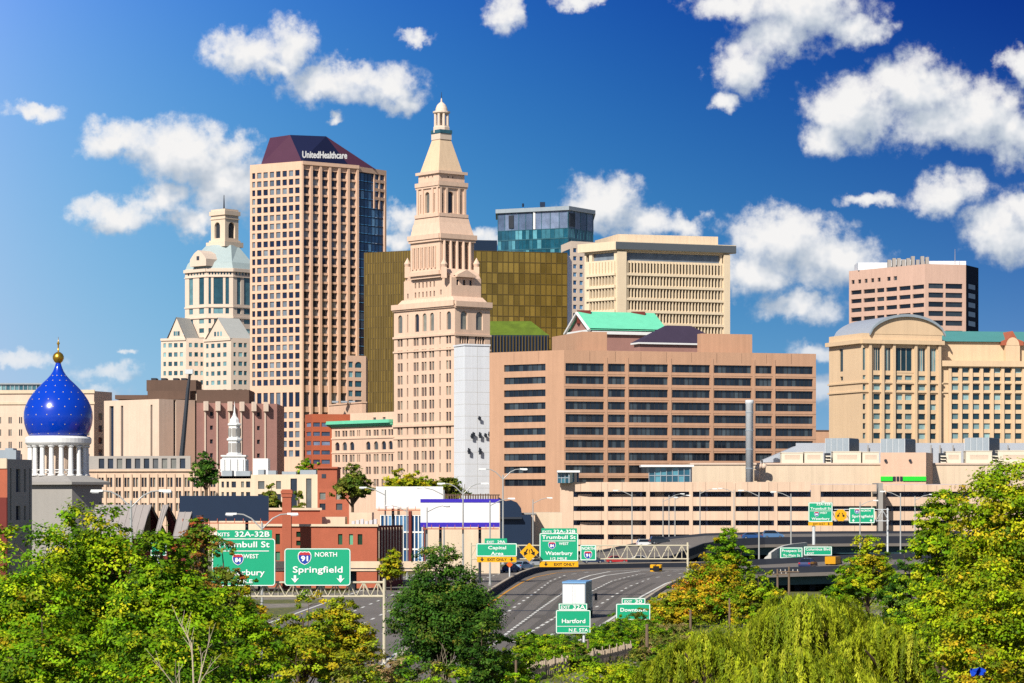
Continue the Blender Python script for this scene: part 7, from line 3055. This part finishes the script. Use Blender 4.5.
def willow(label, px, D, yt, wpx, n=340, zb=0.0, pal='willow', group=None):
    x, y = X(px, D), D
    H = Z(yt, D) - zb
    Rw = wpx * D / F / 2
    t = thing('willow_tree', label, 'tree', (x, y, zb), group)
    P, W_ = PALN[pal]
    pos, nr, col, al = [], [], [], []
    mounds = [(x + (NR.random() - .5) * Rw * 1.5, y + (NR.random() - .5) * Rw * 1.2, 0.0, Rw * (.28 + .2 * NR.random())) for _ in range(14)]
    mounds = [(a, b_, zb + H * (.68 - .34 * min(1.0, (abs(a - x) / Rw / .75) ** 1.6) + .07 * NR.random()) - .35 * c_, c_) for a, b_, _, c_ in mounds]
    mounds.append((x, y, zb + H * .62, Rw * .5))
    for k in range(n):
        mx, my, mz, mr = mounds[NR.integers(len(mounds))]
        a = NR.random() * 2 * math.pi
        q = math.sqrt(NR.random())
        h = math.sqrt(max(0, 1 - q * q * .8))
        top = min(zb + H, mz + mr * .95 * h)
        sx, sy = mx + math.cos(a) * q * mr, my + math.sin(a) * q * mr
        top *= 1 - .02 * NR.random()
        ln_ = (.8 + 2.0 * NR.random() + 1.3 * q) * (H / 9)
        m = int(30 * ln_)
        s = np.linspace(0, 1, m)
        outx, outy = math.cos(a) * .35 * mr, math.sin(a) * .35 * mr
        bow = np.sin(np.minimum(s * 2.2, 1.57)) * .5
        px_ = sx + outx * bow + NR.normal(size=m) * .07 + .05 * np.sin(s * 9 + a)
        py_ = sy + outy * bow + NR.normal(size=m) * .07
        pz_ = top - ln_ * s ** 1.15 + NR.normal(size=m) * .04
        pos.append(np.stack([px_, py_, pz_], 1))
        nn_ = np.tile(np.array([math.cos(a), math.sin(a) - .3, .45]), (m, 1)) + NR.normal(size=(m, 3)) * .5
        nr.append(nn_ / np.linalg.norm(nn_, axis=1, keepdims=True))
        c = P[NR.choice(len(P), p=W_)]
        col.append(1.3 * np.tile(c, (m, 1)) * (.6 + .7 * NR.random()) * (.8 + .4 * NR.random((m, 1))))
        d = np.tile(np.array([0, 0, -1.0]), (m, 1)) + NR.normal(size=(m, 3)) * .35
        al.append(d)
    pos, nr, col, al = map(np.concatenate, (pos, nr, col, al))
    keep = pos[:, 2] > zb + .1
    leaf_mesh('crown', t, pos[keep], nr[keep], col[keep], .42, .24, al[keep])
    mb = MB()
    mb.path([(x, y, zb), (x + .2, y, zb + H * .3), (x, y, zb + H * .5)], .45, .3, 10)
    for m_ in mounds:
        mb.path([(x, y, zb + H * .4), ((x + m_[0]) / 2, (y + m_[1]) / 2, m_[2]), (m_[0], m_[1], m_[2] + m_[3] * .5)], .2, .05, 7)
    mb.build('trunk', BARK, t)
    return t


TG = 'broadleaf trees in the foreground'
# left mass
tree('broadleaf_tree', 'big bright green tree at the left edge of the picture', 18, 135, 524, 190, 'green', 21000, .30, group=TG, mixp=('lime', .35), nl=20, low=.08)
tree('broadleaf_tree', 'tallest bright green tree of the left clump, below the blue dome', 88, 140, 501, 180, 'green', 28000, .30, group=TG, mixp=('lime', .45), nl=24, low=.08)
tree('broadleaf_tree', 'round green tree in the left clump under the gabled roofs', 160, 132, 530, 140, 'green', 21000, .29, group=TG, mixp=('lime', .25), nl=18, low=.08)
tree('broadleaf_tree', 'shaded green tree at the bottom left corner', 40, 118, 590, 150, 'green', 11000, .26, group=TG, mixp=('yellow', .2), nl=14)
tree('broadleaf_tree', 'green tree below the largest Trumbull sign', 236, 150, 586, 120, 'green', 13000, .28, group=TG, mixp=('lime', .3), nl=17, low=.02)
tree('broadleaf_tree', 'low green tree at the bottom between left clump and yellow trees', 165, 112, 622, 190, 'green', 14000, .24, group=TG, mixp=('yellow', .15), nl=14)
tree('young_tree', 'slender young tree with rusty leaves before the Trumbull sign', 198, 158, 517, 66, 'rust', 3600, .26, group=TG, mixp=('green', .5), nl=13, low=.3, tuft=10)
tree('young_tree', 'small green sapling leaning over the lower left part of the Trumbull sign', 226, 156, 540, 64, 'olive', 4600, .26, group=TG, mixp=('rust', .4), nl=11, low=.35, tuft=10)
tree('young_tree', 'small golden topped tree right under the Trumbull sign', 254, 168, 577, 66, 'gold', 4200, .28, group=TG, mixp=('green', .4), nl=8)
tree('yellow_tree', 'yellow green tree below the Springfield sign, left one of two', 303, 172, 592, 80, 'yellow', 11000, .27, group=TG, mixp=('green', .15), nl=16, low=.07)
tree('yellow_tree', 'yellow green tree in front of the gantry lattice, right one of two', 342, 176, 598, 80, 'yellow', 11000, .27, group=TG, mixp=('gold', .2), nl=16, low=.07)
tree('yellow_tree', 'low yellow shrubby tree at the bottom before the dark tree', 368, 160, 638, 80, 'yellow', 6500, .25, group=TG, mixp=('olive', .3), nl=12, low=.02)
tree('dark_tree', 'dark green dense tree standing alone in the middle before the highway', 444, 182, 547, 130, 'dark', 28000, .27, group=TG, low=.07, nl=24, mixp=('olive', .12))
tree('dark_tree', 'smaller dark green tree at the foot of the middle dark tree', 478, 176, 614, 62, 'dark', 7000, .26, group=TG, nl=10, low=.02, mixp=('green', .1))
# bare dead branches
def bare_tree(label, px, D, yt, zb, r0, n=7):
    t = thing('bare_tree', label, 'tree', (X(px, D), D, zb), 'leafless trees')
    x, y, H = X(px, D), D, Z(yt, D) - zb
    mb = MB()
    def br(p, d, L_, r, lv):
        q = p + d * L_
        mb.tube(p, q, r, r * .6, 6)
        if lv == 0:
            return
        for k in range(3):
            e = (d + Vector((NR.normal() * .5, NR.normal() * .5, abs(NR.normal()) * .25))).normalized()
            br(p + d * L_ * (.5 + .25 * k), e, L_ * .62, r * .55, lv - 1)
    br(Vector((x, y, zb)), Vector((.05, 0, 1)), H * .48, r0, 3)
    mb.build('trunk', material('pale_bark', '#a89a84', .9, .1, 2), t)
bare_tree('pale leafless tree among the green leaves at the lower left', 190, 108, 608, 3.0, .07)
bare_tree('thin leafless shrub at the bottom beside the dark tree', 440, 150, 640, 1.5, .045)

# shrubs at the bottom centre
SG_ = 'shrubs below the highway'
for i_, (px, D, yt, w, pal, mx, lab) in enumerate([
        (415, 140, 655, 90, 'dark', ('green', .4), 'dark green shrub in front of the dark tree trunk'),
        (455, 138, 664, 80, 'green', ('olive', .4), 'green shrub at the bottom edge left of the short wooden post'),
        (492, 200, 636, 50, 'dark', ('green', .5), 'dark green shrub behind the smaller dark tree'),
        (515, 160, 672, 60, 'green', ('lime', .3), 'green shrub hiding the foot of the short wooden post'),
        (575, 232, 642, 40, 'green', ('olive', .3), 'green shrub right under the Hartford sign'),
        (594, 258, 622, 34, 'dark', ('green', .5), 'small dark shrub touching the right edge of the Hartford sign'),
        (622, 196, 664, 60, 'lime', ('green', .3), 'bright shrub between fence foot and bare wooden post'),
        (550, 168, 682, 60, 'green', ('olive', .5), 'low green shrub at the bottom below the fence start'),
        (685, 215, 640, 60, 'green', ('lime', .4), 'green shrub right of the bare wooden post'),
        (655, 225, 640, 40, 'olive', ('dry', .3), 'olive shrub leaning on the bare wooden post'),
        (298, 128, 640, 90, 'yellow', ('green', .5), 'bright shrub at the bottom below the left yellow tree'),
        (345, 132, 650, 80, 'olive', ('yellow', .5), 'olive yellow shrub at the bottom below the right yellow tree'),
        (250, 122, 646, 80, 'green', ('lime', .4), 'green shrub at the bottom edge beside the pale leafless tree'),
        (575, 215, 640, 40, 'green', ('olive', .3), 'green shrub at the near end of the highway kerb'),
        (612, 236, 628, 40, 'green', ('lime', .3), 'green shrub between slatted fence and half buried sign'),
        (398, 152, 655, 70, 'dry', ('olive', .5), 'dry brownish shrub at the bottom left of the dark tree'),
        (430, 146, 662, 70, 'olive', ('dry', .4), 'olive shrub under the leafless twigs'),
        (505, 185, 636, 60, 'green', ('lime', .2), 'green shrub right of the dark tree at the road edge'),
        (526, 215, 630, 52, 'green', ('olive', .2), 'green shrub left of the Hartford sign foot'),
        (545, 238, 632, 40, 'green', ('lime', .2), 'small green shrub directly left of the Hartford sign'),
        (470, 150, 668, 70, 'dark', ('green', .3), 'dark green shrub at the very bottom centre'),
        (500, 178, 668, 50, 'olive', ('lime', .3), 'olive shrub in front of the slatted fence end'),
        (612, 250, 612, 40, 'green', ('dark', .3), 'green shrub just right of the Hartford sign'),
        (622, 262, 614, 44, 'green', ('dark', .3), 'green shrub below the half buried exit sign'),
        (640, 275, 607, 36, 'olive', ('green', .4), 'olive shrub covering the right side of the half buried sign'),
        (548, 240, 642, 44, 'dark', ('green', .5), 'dark green shrub behind the fence'),
        (645, 252, 632, 44, 'green', ('olive', .5), 'green shrub at the far end of the fence'),
        (664, 262, 622, 40, 'dry', ('olive', .4), 'brownish dry shrub between fence and golden tree'),
        (668, 236, 636, 46, 'olive', ('dry', .5), 'olive brown shrub behind the bare wooden post'),
        (640, 190, 668, 60, 'lime', ('green', .4), 'bright yellow green shrub in front of the fence end post'),
        (668, 196, 652, 60, 'lime', ('olive', .3), 'bright shrub at the bottom before the bare wooden post'),
        (700, 240, 632, 50, 'olive', ('lime', .4), 'olive shrub between golden tree and willow'),
        (655, 300, 596, 34, 'yellow', ('green', .4), 'yellowish shrub at the road edge before the golden tree'),
        (585, 172, 679, 50, 'lime', ('green', .3), 'yellow green shrub at the bottom edge below the fence')]):
    tree('shrub', lab, px, D, yt, w * 1.35, pal, 4200, .25, low=.02, group=SG_, mixp=mx, cat='shrub', nl=8, trunk=True)
# golden tree group
tree('golden_tree', 'large golden orange tree right of the highway', 712, 300, 553, 104, 'gold', 11000, .42, group=TG, mixp=('green', .28), nl=18, low=.02)
tree('golden_tree', 'lower golden bush like tree at the highway kerb', 680, 288, 583, 66, 'gold', 6000, .38, group=TG, mixp=('yellow', .5), nl=12, low=.02)
tree('broadleaf_tree', 'green topped tree behind the golden tree', 728, 330, 529, 54, 'green', 6000, .44, group=TG, mixp=('yellow', .15), nl=11, low=.1)
tree('broadleaf_tree', 'green and gold tree at the right flank of the golden tree', 758, 292, 566, 60, 'yellow', 5500, .40, group=TG, mixp=('green', .4), nl=11, low=.03)
# willows and right side
willow('wide weeping willow at the bottom, middle of the right half', 812, 185, 594, 220, 680)
willow('weeping willow mound nearer to the bottom centre', 706, 172, 626, 130, 330)
willow('weeping willow at the bottom right, below the big tree', 890, 168, 606, 140, 360)
willow('low weeping willow along the bottom edge', 800, 150, 645, 200, 420)
tree('broadleaf_tree', 'yellow green tree in front of the lower viaduct', 868, 300, 535, 66, 'yellow', 5500, .42, group=TG, mixp=('lime', .5), nl=11, low=.08)
tree('broadleaf_tree', 'mid green tree just right of the lower signs', 846, 285, 558, 50, 'green', 4500, .40, group=TG, mixp=('lime', .3), nl=10, low=.08)
tree('dark_tree', 'dark green tree before the big right tree', 905, 270, 548, 66, 'dark', 6500, .40, group=TG, mixp=('green', .4), nl=12, low=.02)
tree('big_yellow_tree', 'huge yellow green tree filling the right edge of the picture', 1002, 150, 463, 170, 'lime', 32000, .31, group=TG, mixp=('yellow', .3), nl=26, low=.08)
tree('big_yellow_tree', 'yellow green tree leaning left from the big right tree', 945, 160, 492, 92, 'lime', 14000, .31, group=TG, mixp=('green', .35), nl=15, low=.08)
tree('broadleaf_tree', 'dense tree at the right edge bottom below the huge tree', 1000, 135, 560, 150, 'lime', 15000, .27, group=TG, mixp=('yellow', .35), nl=18, low=.08)
tree('broadleaf_tree', 'green tree at the base between willow and huge right tree', 930, 200, 560, 90, 'green', 7500, .32, group=TG, mixp=('lime', .4), nl=13, low=.02)
tree('shrub', 'brownish yellow shrub at the lower right before the huge tree', 985, 128, 640, 110, 'yellow', 5000, .23, low=.02, group=SG_, mixp=('gold', .4), cat='shrub', nl=10)

# city trees
CT = 'street trees between the buildings'
for (px, D, yt, w, pal, lab) in [
        (352, 500, 464.5, 46, 'olive', 'thin olive street tree in front of the copper cornice wing'),
        (398, 560, 468, 46, 'yellow', 'yellowish street tree above the left white billboard'),
        (422, 562, 471, 50, 'yellow', 'yellowish street tree in the middle above the white billboard'),
        (446, 566, 475, 46, 'olive', 'small olive street tree next to the white antenna shaft foot'),
        (206, 690, 452, 34, 'dark', 'round dark green tree left of the church steeple'),
        (270, 470, 483, 26, 'olive', 'thin olive tree left of the brick chimney'),
        (298, 460, 490, 16, 'olive', 'slim olive tree directly right of the brick chimney'),
        (303, 900, 457, 24, 'green', 'green street tree low between mauve block and orange office'),
        (318, 880, 462, 18, 'green', 'small green street tree beside the orange brick office'),
        (391, 405, 550, 30, 'yellow', 'yellow green bush tree at the warehouse dark end wall')]:
    tree('street_tree', lab, px, D, yt, w, pal, 2600, .8 if D > 450 else .5, low=.58 if D > 450 else .1, group=CT, nl=12, tuft=16)
# ground cover of weeds and low brush on the verge
def brush():
    n = 60000
    t_ = thing('ground_cover', 'weeds and low brush covering the verge between highway and trees', 'ground cover', (0, 250, 0), kind='stuff')
    px = 480 + 560 * NR.random(n)
    D = 165 + 200 * NR.random(n) ** 1.2
    xs = (px - CX) * D / F
    redge = np.interp(D, [p.y for p in RIGHT], [p.x for p in RIGHT])
    ok = xs > redge + 1.2
    xs, D = xs[ok], D[ok]
    n = len(xs)
    h = (.2 + 1.1 * NR.random(n)) * (.55 + .45 * np.sin(xs * .35) * np.cos(D * .21))
    pos = np.stack([xs, D, np.abs(h) * NR.random(n) + .05], 1)
    nr = np.array([-.2, -.5, .6]) + NR.normal(size=(n, 3)) * .5
    nr /= np.linalg.norm(nr, axis=1, keepdims=True)
    P, W_ = PALN['olive']
    P2, W2 = PALN['lime']
    c = np.where((np.sin(xs * .5 + D * .13) > 0)[:, None], P[NR.choice(len(P), n, p=W_)], P2[NR.choice(len(P2), n, p=W2)])
    o = leaf_mesh('weeds', t_, pos, nr, c * (.7 + .5 * NR.random((n, 1))), .42, .4)
    o['kind'] = 'stuff'


brush()

# blue tarp among the leaves at the lower right
t = thing('blue_tarp', 'small bright blue tarp showing between leaves at the lower right', 'tarp', (X(978, 118), 118, Z(675, 118)))
mb = MB()
gx = [[Vector((X(971 + 14 * i / 6, 118), 118 + .25 * math.sin(i * 1.7 + j), Z(668 + 8 * j / 4 + 1.2 * math.sin(i * 1.3), 118))) for i in range(7)] for j in range(5)]
for j in range(4):
    for i in range(6):
        for o_ in (0, .03):
            mb.poly([gx[j][i] + Vector((0, o_, 0)), gx[j + 1][i] + Vector((0, o_, 0)), gx[j + 1][i + 1] + Vector((0, o_, 0)), gx[j][i + 1] + Vector((0, o_, 0))])
mb.build('sheet', material('tarp_blue', '#1540b0', .5, .08, 2), t)
